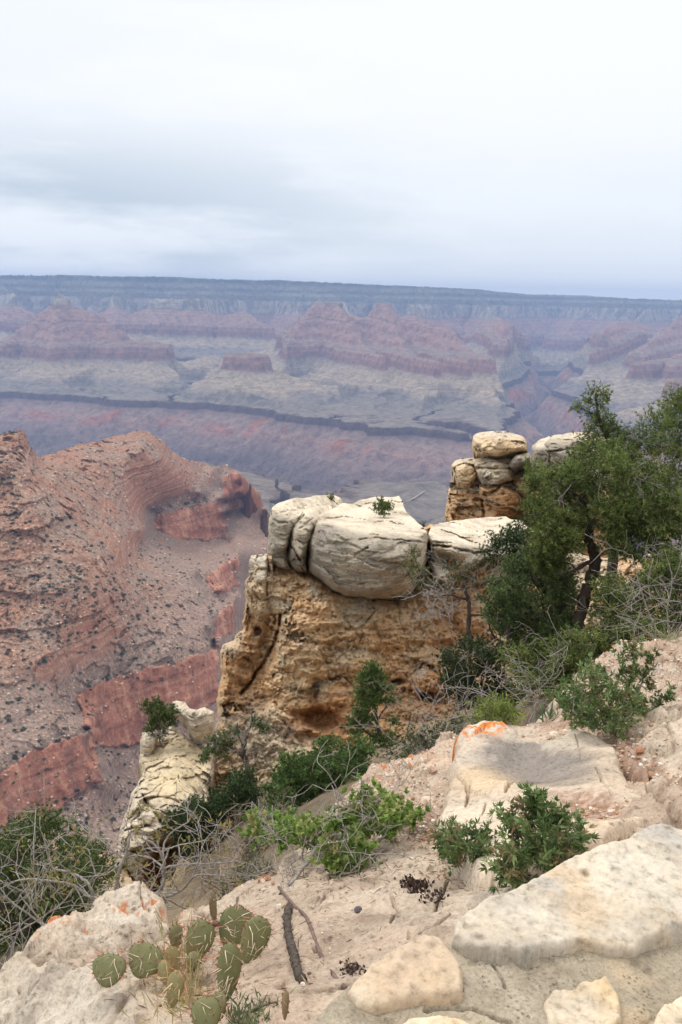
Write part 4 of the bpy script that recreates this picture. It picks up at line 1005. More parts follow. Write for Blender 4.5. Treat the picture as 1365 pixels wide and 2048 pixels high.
        c = lerp(c, (0.30, 0.175, 0.115), 0.75 * np.clip(blob_mask(px, py, 830, 1660, 80, 36, 20, .6) + blob_mask(px, py, 1245, 1520, 40, 80, -10, .5) + blob_mask(px, py, 1310, 1560, 70, 25, 30, .5) + blob_mask(px, py, 1170, 1430, 90, 40, -20, .5), 0, 1) * sstep(-.4, .1, n2))
        c = lerp(c, (0.36, 0.33, 0.30), 0.6 * sstep(.12, .45, fbm(P, 2.6, 3, seed=224)) * np.clip(blob_mask(px, py, 950, 1790, 170, 60, 0, .6) + blob_mask(px, py, 1300, 1340, 120, 60, 0, .6) + blob_mask(px, py, 90, 1960, 110, 60, 0, .6), 0, 1))
        c = lerp(c, (0.56, 0.50, 0.41), .8 * np.clip(blob_mask(px, py, 250, 1905, 90, 60, 0, .6) + blob_mask(px, py, 100, 2020, 130, 60, 0, .6), 0, 1) * sstep(-.5, .2, n))
        # orange lichen
        li = sstep(0.11, 0.145, fbm(P, 9, 4, gain=.65, seed=225)) * np.clip(blob_mask(px, py, 255, 1842, 90, 24, 5, .6) + blob_mask(px, py, 190, 1890, 130, 16, -10, .6) * .9 + blob_mask(px, py, 100, 1880, 60, 16, -25, .6) + blob_mask(px, py, 528, 1738, 28, 12) + blob_mask(px, py, 790, 1535, 75, 26, -15, .6) + .5 * blob_mask(px, py, 1270, 1300, 70, 20) + blob_mask(px, py, 650, 1640, 22, 16) * .8, 0, 1)
        return lerp(c, (0.50, 0.17, 0.055), li * .9)
    o = relief('rock_ledge', LEDGE, ct, M_LEDGE, step=2.0, rough=0.7, disp=disp, zlift=True, col=col, back=2.2, skirt='down', seed=22, keep=True)
    tag(o[0], 'pinkish cream limestone ledge sloping to the canyon edge', 'rock ledge', kind='structure')
    return o
LCR = [([(650, 1790), (640, 1810), (618, 1822)], 1.8, .03), ([(905, 1745), (880, 1800), (865, 1830)], 2, .035), ([(778, 1800), (800, 1830), (780, 1850)], 2, .03), ([(905, 1830), (870, 1862), (840, 1870)], 1.8, .03), ([(700, 1770), (640, 1795), (622, 1830)], 1.5, .02),
       ([(1245, 1530), (1275, 1580), (1320, 1635), (1365, 1660)], 6, .10), ([(1265, 1500), (1320, 1490), (1365, 1478)], 4, .07), ([(1240, 1440), (1300, 1450), (1365, 1440)], 4, .06), ([(1300, 1560), (1340, 1590)], 3, .05), ([(40, 1985), (60, 2000), (100, 1985)], 2.5, .05), ([(0, 2030), (40, 2010)], 2.5, .05)]
led_o, LV, LF, Lpx, Lpy = ledge()

def slab():
    poly = [(872, 1702), (868, 1672), (884, 1640), (888, 1608), (904, 1570), (898, 1545), (912, 1520), (905, 1500), (930, 1472), (962, 1460), (1004, 1460), (1030, 1478), (1048, 1492), (1075, 1505), (1105, 1500), (1140, 1480), (1165, 1483), (1200, 1500), (1228, 1508), (1240, 1540), (1247, 1568), (1270, 1600), (1298, 1636), (1330, 1655), (1300, 1690), (1200, 1730), (1080, 1780), (960, 1780), (900, 1740)]
    ct = zc([(870, 1690, -1.92), (905, 1560, -2.22), (930, 1480, -2.30), (980, 1465, -2.32), (1050, 1500, -2.30), (1140, 1488, -2.25), (1230, 1515, -2.12), (1245, 1570, -1.98), (1295, 1640, -1.82), (1000, 1540, -2.12), (1060, 1560, -2.14), (1120, 1560, -2.02), (1000, 1620, -1.88), (1100, 1640, -1.8), (1200, 1620, -1.8), (960, 1700, -1.78), (1100, 1720, -1.62), (1000, 1770, -1.62), (1200, 1700, -1.6)])
    def disp(P, px, py, e):
        d = -0.11 * (1 - np.sqrt(1 - (1 - np.minimum(e / 15, 1)) ** 2)) + 0.035 * fbm(P, 1.6, 4, seed=231) + 0.014 * fbm(P, 6, 4, seed=232) + 0.009 * (fbm(P, 13, 4, gain=.6, seed=226, ridged=True) - .4) + 0.03 * fbm(P, 3, 3, seed=233) * blob_mask(px, py, 1090, 1530, 120, 60, 0, .5)
        f1, e1 = facet(P + .05 * fbm(P, 3, 3, seed=228)[:, None], 2.0, 11); f2, e2 = facet(P, 6.5, 12)
        d += 0.085 + 0.014 * f1 * sstep(0, .2, e1) + 0.006 * f2 * sstep(0, .2, e2) - .010 * np.exp(-(e1 / .02) ** 2) * sstep(.0, .3, fbm(P, 1.3, 2, seed=229))
        d -= 0.05 * blob_mask(px, py, 1050, 1555, 110, 42, 10, .6, .4 * fbm(P, 3, 3, seed=234)) + 0.05 * blob_mask(px, py, 1170, 1655, 75, 28, 15, .5)
        for pts, w, dp in [([(905, 1575), (925, 1600), (935, 1620), (930, 1650)], 2, .04), ([(885, 1615), (950, 1620), (985, 1640)], 1.8, .035), ([(940, 1605), (930, 1640)], 1.6, .03), ([(1010, 1620), (1028, 1590)], 3, .05), ([(1120, 1640), (1200, 1600), (1290, 1640)], 1.3, .015),
                           ([(1190, 1570), (1215, 1620), (1218, 1632)], 1.6, .025), ([(1150, 1500), (1160, 1545), (1240, 1560)], 1.4, .02), ([(970, 1650), (960, 1680), (900, 1700)], 1.6, .03), ([(905, 1510), (945, 1500), (975, 1478)], 2, .03)]:
            d += crack(px, py, pts, w, dp)
        return d
    def col(P, px, py):
        n = fbm(P, 1.8, 4, seed=235); n2 = fbm(P, 7, 4, gain=.6, seed=236)
        c = lerp((0.50, 0.395, 0.285), (0.57, 0.475, 0.365), sstep(-.3, .3, n + .3 * n2))
        dk = np.clip(blob_mask(px, py, 1050, 1550, 110, 36, 10, .45, .7 * n + .6 * n2) + blob_mask(px, py, 1030, 1522, 60, 18, 15, .5, .8 * n2), 0, 1)
        c = lerp(c, (0.13, 0.105, 0.09), .92 * dk)
        c = lerp(c, (0.36, 0.32, 0.275), .45 * blob_mask(px, py, 1060, 1530, 150, 55, 8, .7, .5 * n2))
        c = lerp(c, (0.60, 0.44, 0.27), .5 * blob_mask(px, py, 970, 1590, 60, 30, 0, .6))
        so = blob_mask(px, py, 1175, 1655, 78, 36, 15, .5, .5 * n2)
        c = lerp(c, lerp((0.30, 0.165, 0.105), (0.50, 0.36, 0.27), sstep(-.1, .3, fbm(P, 30, 2, seed=238))), .9 * so)
        li = np.clip(sstep(-.03, .05, fbm(P, 11, 4, gain=.65, seed=237)), 0, 1) * np.clip(blob_mask(px, py, 970, 1472, 60, 18, -8, .5) + .8 * blob_mask(px, py, 955, 1495, 55, 20, -20, .5) + .7 * blob_mask(px, py, 912, 1512, 14, 25), 0, 1)
        c = lerp(c, (0.55, 0.18, 0.04), li)
        return c
    o = relief('limestone_boulder', poly, ct, M_SLAB, step=1.8, rough=0.9, disp=disp, zlift=True, col=col, back=0.5, skirt='down', seed=24)
    tag(o, 'big cream limestone boulder with orange lichen and a dark stain', 'boulder')
slab()

wall = empty('stone_wall', at_z(1100, 2048, -1.15))
tag(wall, 'low rubble stone wall with pale stones set in sandy mortar', 'stone wall')
def wall_z(px, py):
    return -1.02 + 0.00012 * (1365 - px) + 0 * py
def fct(P, fr, sd):
    f, e = facet(P, fr, sd)
    return f * sstep(0, .2, e)
def wall_part(name, poly, seed, lift, col, mat, amp, rp, rm, label=None, rough=0.8, cracks=(), step=2.0, back=0.35):
    P = np.array(poly, float); x0, y0 = P.min(0); x1, y1 = P.max(0)
    g = [(x, y) for x in np.linspace(x0, x1, 4) for y in np.linspace(y0, y1, 4)]
    ct = [(x, y, Yz(x, y, float(wall_z(x, y)) + lift)) for x, y in g]
    def disp(V, px, py, e):
        d = amp * fbm(V, 3.0, 3, seed=seed) + amp * .35 * fbm(V, 12, 4, seed=seed + 1) + (.004 * fbm(V, 30, 3, gain=.6, seed=seed + 6, ridged=True) - .005 * sstep(.3, .5, fbm(V, 26, 2, seed=seed + 7))) + (amp * 1.5 * fct(V + .03 * fbm(V, 6, 2, seed=seed + 3)[:, None], 4.0, seed) if mat is M_STONE else 0)
        for pts, w, dp in cracks: d += crack(px, py, pts, w, dp)
        return d - rm * (1 - np.sqrt(np.maximum(0, 1 - (1 - np.minimum(e / rp, 1)) ** 2)))
    o = relief(name, poly, ct, mat, step=step, rough=rough, disp=disp, zlift=True, col=col, back=back, skirt='down', parent=wall, seed=seed)
    if label: o['label'] = label
    return o
def mort_col(P, px, py):
    n = fbm(P, 3, 4, seed=241); n2 = fbm(P, 40, 3, gain=.7, seed=242)
    c = lerp((0.32, 0.27, 0.195), (0.40, 0.34, 0.255), sstep(-.3, .3, n + .5 * n2))
    return lerp(c, (0.56, 0.42, 0.27), .5 * sstep(.15, .45, fbm(P, 7, 3, seed=243)))
def stone_col(a, b, c_, seed):
    def f(P, px, py):
        n = fbm(P, 3.2, 4, seed=seed); n2 = fbm(P, 11, 4, gain=.6, seed=seed + 1)
        c = lerp(a, b, sstep(-.3, .3, n + .3 * n2))
        c = lerp(c, c_, .7 * sstep(.05, .35, fbm(P, 4.5, 4, seed=seed + 2)))
        c = lerp(c, (0.50, 0.36, 0.22), .5 * sstep(.15, .45, fbm(P, 6.5, 4, gain=.6, seed=seed + 4)))
        return lerp(c, (0.57, 0.52, 0.44), .5 * sstep(.2, .5, fbm(P, 9, 3, seed=seed + 5)))
    return f
wall_part('mortar', [(560, 2120), (600, 2050), (640, 2010), (690, 1968), (712, 1948), (740, 1925), (800, 1900), (850, 1880), (905, 1880), (930, 1850), (1000, 1800), (1100, 1750), (1200, 1710), (1300, 1670), (1420, 1650), (1540, 1640), (2100, 1600), (2100, 2330), (560, 2330)], 250, -0.03,
          mort_col, M_MORTAR, .012, 14, .05, cracks=[([(925, 1985), (845, 1990), (800, 2000)], 2, .02), ([(850, 2020), (950, 2020), (1020, 2050)], 3, .03), ([(955, 1890), (1000, 1950), (1010, 1970)], 2, .02)])
wall_part('wall_stone', [(905, 1868), (912, 1838), (935, 1815), (975, 1790), (1030, 1770), (1090, 1738), (1150, 1706), (1205, 1688), (1255, 1670), (1285, 1648), (1322, 1639), (1352, 1650), (1400, 1668), (1540, 1700), (1540, 1800), (1420, 1830), (1365, 1856), (1310, 1872), (1260, 1888),
          (1200, 1882), (1165, 1872), (1120, 1882), (1085, 1886), (1050, 1896), (1000, 1894), (958, 1890), (925, 1880)], 253, -0.004, stone_col((0.435, 0.36, 0.27), (0.50, 0.44, 0.35), (0.36, 0.34, 0.305), 254), M_STONE, 0.012, 9, .012, 'largest pale cream stone on the wall edge', back=.4)
wall_part('wall_stone', [(692, 1966), (712, 1945), (740, 1922), (790, 1890), (850, 1867), (885, 1878), (905, 1905), (925, 1932), (928, 1980), (890, 1990), (845, 1984), (800, 1992), (748, 2003), (715, 1990)], 257, -0.012, stone_col((0.50, 0.375, 0.25), (0.57, 0.46, 0.33), (0.46, 0.36, 0.27), 258), M_STONE, .014, 11, .018, 'tan wedge shaped stone at the wall corner')
wall_part('wall_stone', [(1086, 1988), (1105, 1966), (1150, 1960), (1172, 1955), (1212, 1955), (1240, 1985), (1246, 2030), (1215, 2075), (1160, 2085), (1112, 2080), (1096, 2030)], 261, -0.012, stone_col((0.46, 0.39, 0.30), (0.55, 0.46, 0.34), (0.60, 0.44, 0.24), 262), M_STONE, .014, 10, .016, 'greyish stone set flush in the mortar')
wall_part('wall_stone', [(740, 2110), (780, 2052), (830, 2026), (880, 2018), (940, 2028), (985, 2045), (1040, 2072), (1030, 2200), (740, 2200)], 265, -0.008, stone_col((0.56, 0.41, 0.25), (0.64, 0.50, 0.33), (0.50, 0.42, 0.33), 266), M_STONE, .014, 10, .016, 'tan stone at the bottom edge of the wall')
wall_part('wall_stone', [(1290, 2080), (1325, 2025), (1362, 1990), (1420, 1965), (1540, 1950), (1540, 2200), (1290, 2200)], 269, -0.006, stone_col((0.60, 0.48, 0.33), (0.66, 0.56, 0.42), (0.52, 0.42, 0.3), 270), M_STONE, .014, 10, .016, 'pale stone in the right corner of the wall')
# ------------------------------------------------------------------ the same ground carried on past the edges of the photograph
def beyond():
    def col(a, b):
        def f(P, px, py):
            return lerp(a, b, sstep(-.3, .3, fbm(P, .9, 4, seed=290)))
        return f
    def dsp(k):
        return lambda P, px, py, e: k * fbm(P, .8 if k < .5 else .35, 4, seed=291) + k * .4 * fbm(P, 3, 3, seed=292)
    S = dict(step=8, rough=1, zlift=True, skirt='down')
    tag(relief('rock_ledge', [(1510, 1254), (1700, 1225), (2500, 1110), (2500, 2350), (1510, 2350)], zc([(1520, 1256, -2.3), (1900, 1185, -2.15), (2500, 1110, -2.0), (1520, 1700, -1.45), (1520, 2300, -1.4), (2500, 2300, -1.3), (2500, 1600, -1.5)]), M_LEDGE,
               disp=dsp(.09), col=col((0.44, 0.335, 0.25), (0.55, 0.45, 0.345)), back=2.2, seed=61, **S), 'ledge rock going on past the right edge', kind='structure')
    tag(relief('rock_ledge', [(-168, 2074), (-700, 2290), (-700, 2420), (-168, 2420)], zc([(-170, 2090, -2.2), (-700, 2300, -2.3), (-170, 2400, -1.8), (-700, 2400, -2.1)]), M_LEDGE,
               disp=dsp(.09), col=col((0.44, 0.335, 0.25), (0.55, 0.45, 0.345)), back=2.2, seed=62, **S), 'ledge rock going on past the left edge', kind='structure')
    tag(relief('hillside', [(1490, 1242), (2500, 1085), (2500, 1300), (1490, 1500)], [(1500, 1250, 11), (2500, 1090, 10), (1500, 1490, 6.5), (2500, 1290, 6)], M_HILL, disp=dsp(.5), col=col((0.15, 0.115, 0.075), (0.25, 0.185, 0.12)), back=9, seed=63, **S),
        'brushy slope going on past the right edge', kind='structure')
    tag(relief('hillside', [(1415, 1110), (1900, 1070), (2500, 1040), (2500, 1260), (1440, 1420)], [(1430, 1120, 24), (2500, 1045, 24), (1440, 1410, 14), (2500, 1250, 12)], M_HILL, disp=dsp(.8), col=col((0.30, 0.22, 0.14), (0.46, 0.35, 0.23)), back=14, seed=64, **S),
        'rocky shoulder of the rim past the right edge', kind='structure')
    tag(relief('hillside', [(-1100, 1760), (-214, 1690), (-214, 2120), (-1100, 2260)], [(-220, 1700, 34), (-1100, 1765, 30), (-220, 2110, 6.6), (-1100, 2250, 6)], M_HILL, disp=dsp(.5), col=col((0.15, 0.115, 0.075), (0.25, 0.185, 0.12)), back=9, seed=65, **S),
        'brushy slope going on past the left edge', kind='structure')
    tag(relief('red_ridge', [(-1100, 960), (-600, 900), (-164, 906), (-164, 1800), (-1100, 1850)], [(-170, 912, 1450), (-600, 905, 1450), (-1100, 965, 1400), (-170, 1060, 1270), (-170, 1320, 1040), (-1100, 1320, 1040), (-170, 1600, 860), (-170, 1790, 750), (-1100, 1840, 700)], ridge_o.data.materials[0],
               disp=dsp(9), back=330, seed=66, attrs={'wall': lambda P, px, py: 0 * px, 'strat': lambda P, px, py: P[:, 2]}, **S), 'red slopes going on past the left edge', kind='structure')
beyond()
# ------------------------------------------------------------------ vegetation
def leaf_mat(name, trans=0.25, rough=0.6):
    m = Mat(name, rough, 0.25)
    c = m.attr('Col'); m.base(c)
    t = m.n('ShaderNodeBsdfTranslucent'); m.l(c, t.inputs[0])
    x = m.n('ShaderNodeMixShader'); x.inputs[0].default_value = trans
    m.l(m.b.outputs[0], x.inputs[1]); m.l(t.outputs[0], x.inputs[2]); m.l(x.outputs[0], m.out.inputs['Surface'])
    return m.m
def bark_mat(name, a, b, scale=18.0):
    m = Mat(name, 0.9, 0.15)
    c = m.ramp(m.noise(scale, 5, 0.7, sc=(1, 1, 0.4)), [(0.3, a), (0.65, b)])
    m.base(c); m.bump(m.noise(scale * 2, 4, 0.7, sc=(1, 1, 0.35)), 0.8, 0.01)
    return m.m
M_NEEDLE = leaf_mat('needle_leaves', 0.12); M_LEAF = leaf_mat('green_leaves', 0.3)
M_BARK = bark_mat('dark_bark', (0.035, 0.026, 0.02), (0.11, 0.085, 0.065))
M_GREYWOOD = bark_mat('grey_dead_wood', (0.20, 0.17, 0.15), (0.42, 0.38, 0.34), 40)
M_BROWNTWIG = bark_mat('brown_twigs', (0.13, 0.09, 0.065), (0.28, 0.21, 0.16), 30)

def norm(v): return v / (np.linalg.norm(v, axis=-1, keepdims=True) + 1e-9)
class Wood:
    """collects branches into one mesh"""
    def __init__(s): s.V, s.Q, s.T, s.n = [], [], [], 0
    def tube(s, pts, radii, sides=6, wob=0.0, rs=None):
        pts = np.asarray(pts, float); radii = np.asarray(radii, float)
        n = len(pts)
        tan = norm(np.gradient(pts, axis=0))
        up = np.array([0.3, -1.0, 0.2]); a = norm(np.cross(tan, up)); b = np.cross(tan, a)
        th = np.linspace(0, 2 * np.pi, sides, endpoint=False)
        ring = pts[:, None] + radii[:, None, None] * (a[:, None] * np.cos(th)[None, :, None] + b[:, None] * np.sin(th)[None, :, None])
        if wob and rs is not None: ring += wob * radii[:, None, None] * rs.normal(size=ring.shape)
        V = ring.reshape(-1, 3)
        i = np.arange(n - 1)[:, None] * sides; j = np.arange(sides)[None]; k = (j + 1) % sides
        Q = np.stack([i + j, i + k, i + sides + k, i + sides + j], -1).reshape(-1, 4) + s.n
        s.V += [V, pts[-1:]]; s.Q.append(Q)
        tip = s.n + len(V); l = s.n + (n - 1) * sides
        s.T.append(np.stack([l + j[0], l + k[0], np.full(sides, tip)], -1))
        s.n += len(V) + 1
    def sticks(s, A, B, ra, rb):
        """many thin straight twigs at once"""
        n = len(A)
        if n == 0: return
        t = norm(B - A); a = norm(np.cross(t, np.array([0.31, 0.5, 0.81]))); b = np.cross(t, a)
        V = np.empty((n, 6, 3))
        for q in range(3):
            o = math.cos(q * 2.094) * a + math.sin(q * 2.094) * b
            V[:, q] = A + o * np.reshape(ra, (-1, 1)); V[:, 3 + q] = B + o * np.reshape(rb, (-1, 1))
        base = s.n + np.arange(n)[:, None] * 6
        for q in range(3):
            s.Q.append(base + np.array([[q, (q + 1) % 3, 3 + (q + 1) % 3, 3 + q]]))
        s.V.append(V.reshape(-1, 3)); s.n += n * 6
    def build(s, name, mat, parent):
        if not s.V: return None
        return np_mesh(name, np.concatenate(s.V), [np.concatenate(s.Q)] + ([np.concatenate(s.T)] if s.T else []), mat, parent=parent)
class Leaves:
    def __init__(s): s.V, s.F, s.C, s.n = [], [], [], 0
    def add(s, P, D, L, Wd, cols, rs, kind='needle'):
        n = len(P)
        L = np.reshape(L, (-1, 1)); Wd = np.reshape(Wd, (-1, 1))
        side = norm(np.cross(D, rs.normal(size=(n, 3))))
        if kind == 'needle':
            V = np.stack([P + side * Wd / 2, P - side * Wd / 2, P + D * L], 1); k = 3
        else:
            nrm = np.cross(D, side)
            V = np.stack([P, P + D * L * 0.45 + side * Wd / 2 + nrm * Wd * 0.12, P + D * L, P + D * L * 0.5 - side * Wd / 2 + nrm * Wd * 0.12], 1); k = 4
        s.V.append(V.reshape(-1, 3)); s.F.append((s.n + np.arange(n * k)).reshape(n, k))
        s.C.append(np.repeat(cols, k, 0)); s.n += n * k
    def build(s, name, mat, parent):
        if not s.V: return None
        f3 = [f for f in s.F if f.shape[1] == 3]; f4 = [f for f in s.F if f.shape[1] == 4]
        return np_mesh(name, np.concatenate(s.V), ([np.concatenate(f3)] if f3 else []) + ([np.concatenate(f4)] if f4 else []), mat, parent=parent, cols=np.concatenate(s.C), smooth=False)
def scatter(poly, n, rpx, Y, dY, rs, mind=0.75, rj=0.35):
    """clump centres filling a crown's outline: (px, py, radius px, Y)"""
    P = np.array(poly, float); lo, hi = P.min(0), P.max(0); out = []
    for _ in range(n * 60):
        if len(out) >= n: break
        q = lo + (hi - lo) * rs.rand(2)
        if not inside(np.array([q[0]]), np.array([q[1]]), P)[0]: continue
        if any((q[0] - o[0]) ** 2 + (q[1] - o[1]) ** 2 < (mind * rpx) ** 2 and rs.rand() < 0.93 for o in out): continue
        out.append((q[0], q[1], rpx * (1 - rj + 2 * rj * rs.rand()), Y + dY * (2 * rs.rand() - 1)))
    return out
PINE = [(0.12, 0.165, 0.042), (0.16, 0.205, 0.055), (0.085, 0.12, 0.034), (0.21, 0.235, 0.075)]
JUNI = [(0.10, 0.135, 0.045), (0.125, 0.18, 0.058), (0.07, 0.11, 0.038), (0.16, 0.20, 0.08)]
OLIVE = [(0.13, 0.15, 0.045), (0.17, 0.18, 0.06), (0.09, 0.115, 0.035)]
BRIGHT = [(0.18, 0.275, 0.06), (0.23, 0.33, 0.08), (0.13, 0.21, 0.045), (0.30, 0.36, 0.12), (0.18, 0.275, 0.06), (0.33, 0.31, 0.13)]
SHRUB = [(0.135, 0.205, 0.07), (0.18, 0.25, 0.085), (0.10, 0.15, 0.05), (0.22, 0.26, 0.11), (0.135, 0.205, 0.07), (0.10, 0.15, 0.05), (0.26, 0.20, 0.10)]
def pick(cols, n, rs, var=0.22):
    c = np.array(cols)[rs.randint(len(cols), size=n)]
    return c * (1 + var * (2 * rs.rand(n, 1) - 1))
def curve(pts, n):
    """smooth polyline through (x,y,z,r) points"""
    p = np.asarray(pts, float); t = np.linspace(0, 1, len(p)); u = np.linspace(0, 1, n)
    if len(p) < 3: return np.stack([np.interp(u, t, p[:, k]) for k in range(p.shape[1])], -1)
    m = np.gradient(p, t, axis=0)
    i = np.clip((u * (len(p) - 1)).astype(int), 0, len(p) - 2); h = t[1] - t[0]; s = ((u - t[i]) / h)[:, None]
    return ((2 * s**3 - 3 * s**2 + 1) * p[i] + (s**3 - 2 * s**2 + s) * h * m[i] + (-2 * s**3 + 3 * s**2) * p[i + 1] + (s**3 - s**2) * h * m[i + 1])
def mper(Y): return Y / FPX
def plant(name, label, cat, base, limbs, blobs, cols, seed, group=None, kind='needle', L=0.06, Wd=0.011, per=11, tufts=3, dens=1.0, twig=0.14, bark=None, lmat=None, up=0.5, dead=0, trunk='trunk', crown='foliage', sides=7, twig_r=0.004, deadmat=None, dl=0.25):
    """a woody plant: limbs [(px,py,Y,radius m)...], leaf clumps [(px,py,rpx,Y)...]"""
    rs = np.random.RandomState(seed)
    B = at(*base)
    root = empty(name, B); tag(root, label, cat, group)
    w = Wood(); lv = Leaves(); dw = Wood()
    sk = []
    for ln in limbs:
        p = np.array([np.concatenate([at(a, b, Y), [r]]) for a, b, Y, r in ln])
        c = curve(p, max(6, 5 * len(p)))
        c[:, :3] += 0.25 * c[:, 3:4] * rs.normal(size=(len(c), 3))
        w.tube(c[:, :3], np.maximum(c[:, 3], 0.002), sides, 0.10, rs); sk.append(c)
    sk = np.concatenate(sk) if sk else np.array([[*B, 0.02]])
    for (px, py, rp, Y) in blobs:
        c = at(px, py, Y); r = rp * mper(Y)
        # branch to the nearest limb
        d = np.linalg.norm(sk[:, :3] - c, axis=1) + 0.4 * np.maximum(0, sk[:, 2] - c[2])
        j = np.argmin(d); q = sk[j]
        if d[j] > r * 0.4:
            mid = (q[:3] + c) / 2 + rs.normal(size=3) * d[j] * 0.13 - np.array([0, 0, 0.06 * d[j]])
            rr = min(q[3] * 0.7, 0.012 * (0.6 + d[j] * 1.5))
            cc = curve([[*q[:3], rr], [*mid, rr * 0.75], [*c, rr * 0.4]], 8)
            w.tube(cc[:, :3], np.maximum(cc[:, 3], 0.0015), 5)
            if len(sk) < 4000: sk = np.concatenate([sk, cc[2:]])
        n = max(5, int(dens * 46 * (r / 0.25) ** 1.7))
        u = norm(rs.normal(size=(n, 3))); u[:, 2] *= 0.8
        rad = r * (0.25 + 0.85 * rs.rand(n, 1) ** 0.6)
        S = c + u * rad
        D = norm(u + np.array([0, 0, up]) + 0.5 * rs.normal(size=(n, 3)))
        k = rs.rand(n) < 0.45
        w.sticks(c + (S[k] - c) * 0.1, S[k], np.full(k.sum(), twig_r), np.full(k.sum(), twig_r * 0.5))
        cl = pick(cols, n, rs, 0.15) * (0.85 + 0.3 * rs.rand())
        for t in range(tufts):
            T = S + D * twig * (t / max(1, tufts - 1) - 0.3)
            P = np.repeat(T, per, 0); DD = norm(np.repeat(D, per, 0) * 0.75 + 0.75 * rs.normal(size=(n * per, 3)))
            lv.add(P, DD, L * (0.65 + 0.6 * rs.rand(n * per)), Wd * (0.7 + 0.6 * rs.rand(n * per)), np.repeat(cl, per, 0) * (0.68 + 0.6 * rs.rand(n * per, 1)), rs, kind)
    for _ in range(dead):                       # bare dead twigs poking out of the crown
        q = sk[rs.randint(len(sk))]
        grow(dw, q[:3], norm(rs.normal(size=3) + np.array([0, -0.5, 0.1])), dl * (1 + 2 * rs.rand()), dl * .024, 2, rs, 0.55, 3, None, max(.0012, dl * .008))
    w.build(trunk, bark or M_BARK, root); lv.build(crown, lmat or M_NEEDLE, root)
    if dead:
        o = dw.build('dead_twigs', deadmat or M_GREYWOOD, root); o['kind'] = 'stuff'
    return root
def grow(w, p, d, L, r, lev, rs, spread=0.6, kids=4, tips=None, minr=0.0012):
    n = 5; pts = [np.array(p, float)]; dd = np.array(d, float)
    for i in range(n):
        dd = norm(dd + 0.22 * rs.normal(size=3)); pts.append(pts[-1] + dd * L / n)
    w.tube(pts, np.maximum(np.linspace(r, r * 0.5, n + 1), minr), 5 if lev > 0 else 4)
    if tips is not None: tips.append((pts[-1], dd))
    if lev > 0:
        for k in range(kids):
            i = rs.randint(2, n + 1)
            nd = norm(dd + spread * 1.5 * rs.normal(size=3))
            grow(w, pts[i], nd, L * (0.45 + 0.3 * rs.rand()), max(minr, r * 0.55), lev - 1, rs, spread, kids, tips, minr)
def led(px, py):
    i = np.argmin((Lpx - px) ** 2 + (Lpy - py) ** 2)
    return LV[i].copy()
def ledY(px, py): return float(led(px, py)[1])

rs0 = np.random.RandomState(77)
# --- the big pinyon in front of the stack
Yp = 15.0
trunk = [[(1150, 1330, Yp, 0.125), (1161, 1228, Yp, 0.101), (1176, 1182, Yp, 0.094), (1191, 1135, Yp, 0.086), (1187, 1098, Yp, 0.078), (1172, 1072, Yp, 0.066)],
         [(1175, 1074, Yp, 0.047), (1158, 1071, Yp - .2, 0.035), (1140, 1085, Yp - .4, 0.023), (1110, 1098, Yp - .6, 0.016)], [(1174, 1074, Yp, 0.062), (1182, 1050, Yp, 0.058), (1184, 1030, Yp + .1, 0.051), (1217, 1012, Yp + .1, 0.039), (1240, 980, Yp + .2, 0.027), (1250, 940, Yp + .3, 0.016)],
         [(1184, 1034, Yp, 0.039), (1170, 1005, Yp, 0.031), (1140, 980, Yp - .2, 0.020), (1110, 960, Yp - .4, 0.012)],
         [(1185, 1050, Yp, 0.047), (1200, 1052, Yp - .1, 0.043), (1235, 1072, Yp - .3, 0.039), (1268, 1065, Yp - .5, 0.031), (1294, 1050, Yp - .6, 0.023), (1330, 1040, Yp - .7, 0.016)],
         [(1186, 1120, Yp, 0.039), (1162, 1134, Yp - .3, 0.027), (1140, 1144, Yp - .5, 0.016), (1110, 1150, Yp - .6, 0.009)], [(1192, 1150, Yp, 0.039), (1224, 1171, Yp - .2, 0.031), (1246, 1182, Yp - .4, 0.027), (1275, 1172, Yp - .6, 0.016), (1310, 1160, Yp - .7, 0.009)],
         [(1246, 1182, Yp - .4, 0.023), (1252, 1210, Yp - .5, 0.017), (1245, 1250, Yp - .6, 0.011)]]
bl = scatter([(1056, 950), (1088, 936), (1125, 938), (1155, 912), (1190, 892), (1250, 900), (1290, 930), (1340, 960), (1365, 1000), (1365, 1060), (1300, 1080), (1260, 1050), (1220, 1055), (1190, 1020), (1150, 1060), (1110, 1080), (1080, 1060), (1060, 1010), (1048, 970)], 78, 20, Yp - .1, 0.9, rs0, 1.15)
bl += scatter([(1230, 1010), (1390, 990), (1400, 1130), (1330, 1150), (1270, 1110), (1230, 1120), (1200, 1100)], 32, 20, Yp - .4, 0.6, rs0, 1.1)
bl += scatter([(1075, 1050), (1165, 1040), (1150, 1080), (1110, 1130), (1070, 1130)], 12, 24, Yp - .3, 0.5, rs0)
bl += scatter([(1280, 1140), (1390, 1130), (1390, 1230), (1300, 1220)], 10, 22, Yp - .6, 0.4, rs0) + scatter([(1200, 1190), (1290, 1190), (1260, 1290), (1190, 1300)], 7, 20, Yp - .5, 0.4, rs0)
plant('pinyon_tree', 'large dark pinyon pine with a twisted black trunk in front of the boulder stack', 'tree', (1150, 1330, Yp), trunk, bl, PINE, 1, L=.06, Wd=.013, per=12, tufts=3, dens=1.75, dead=26, group='pines and junipers on the cliff slope')
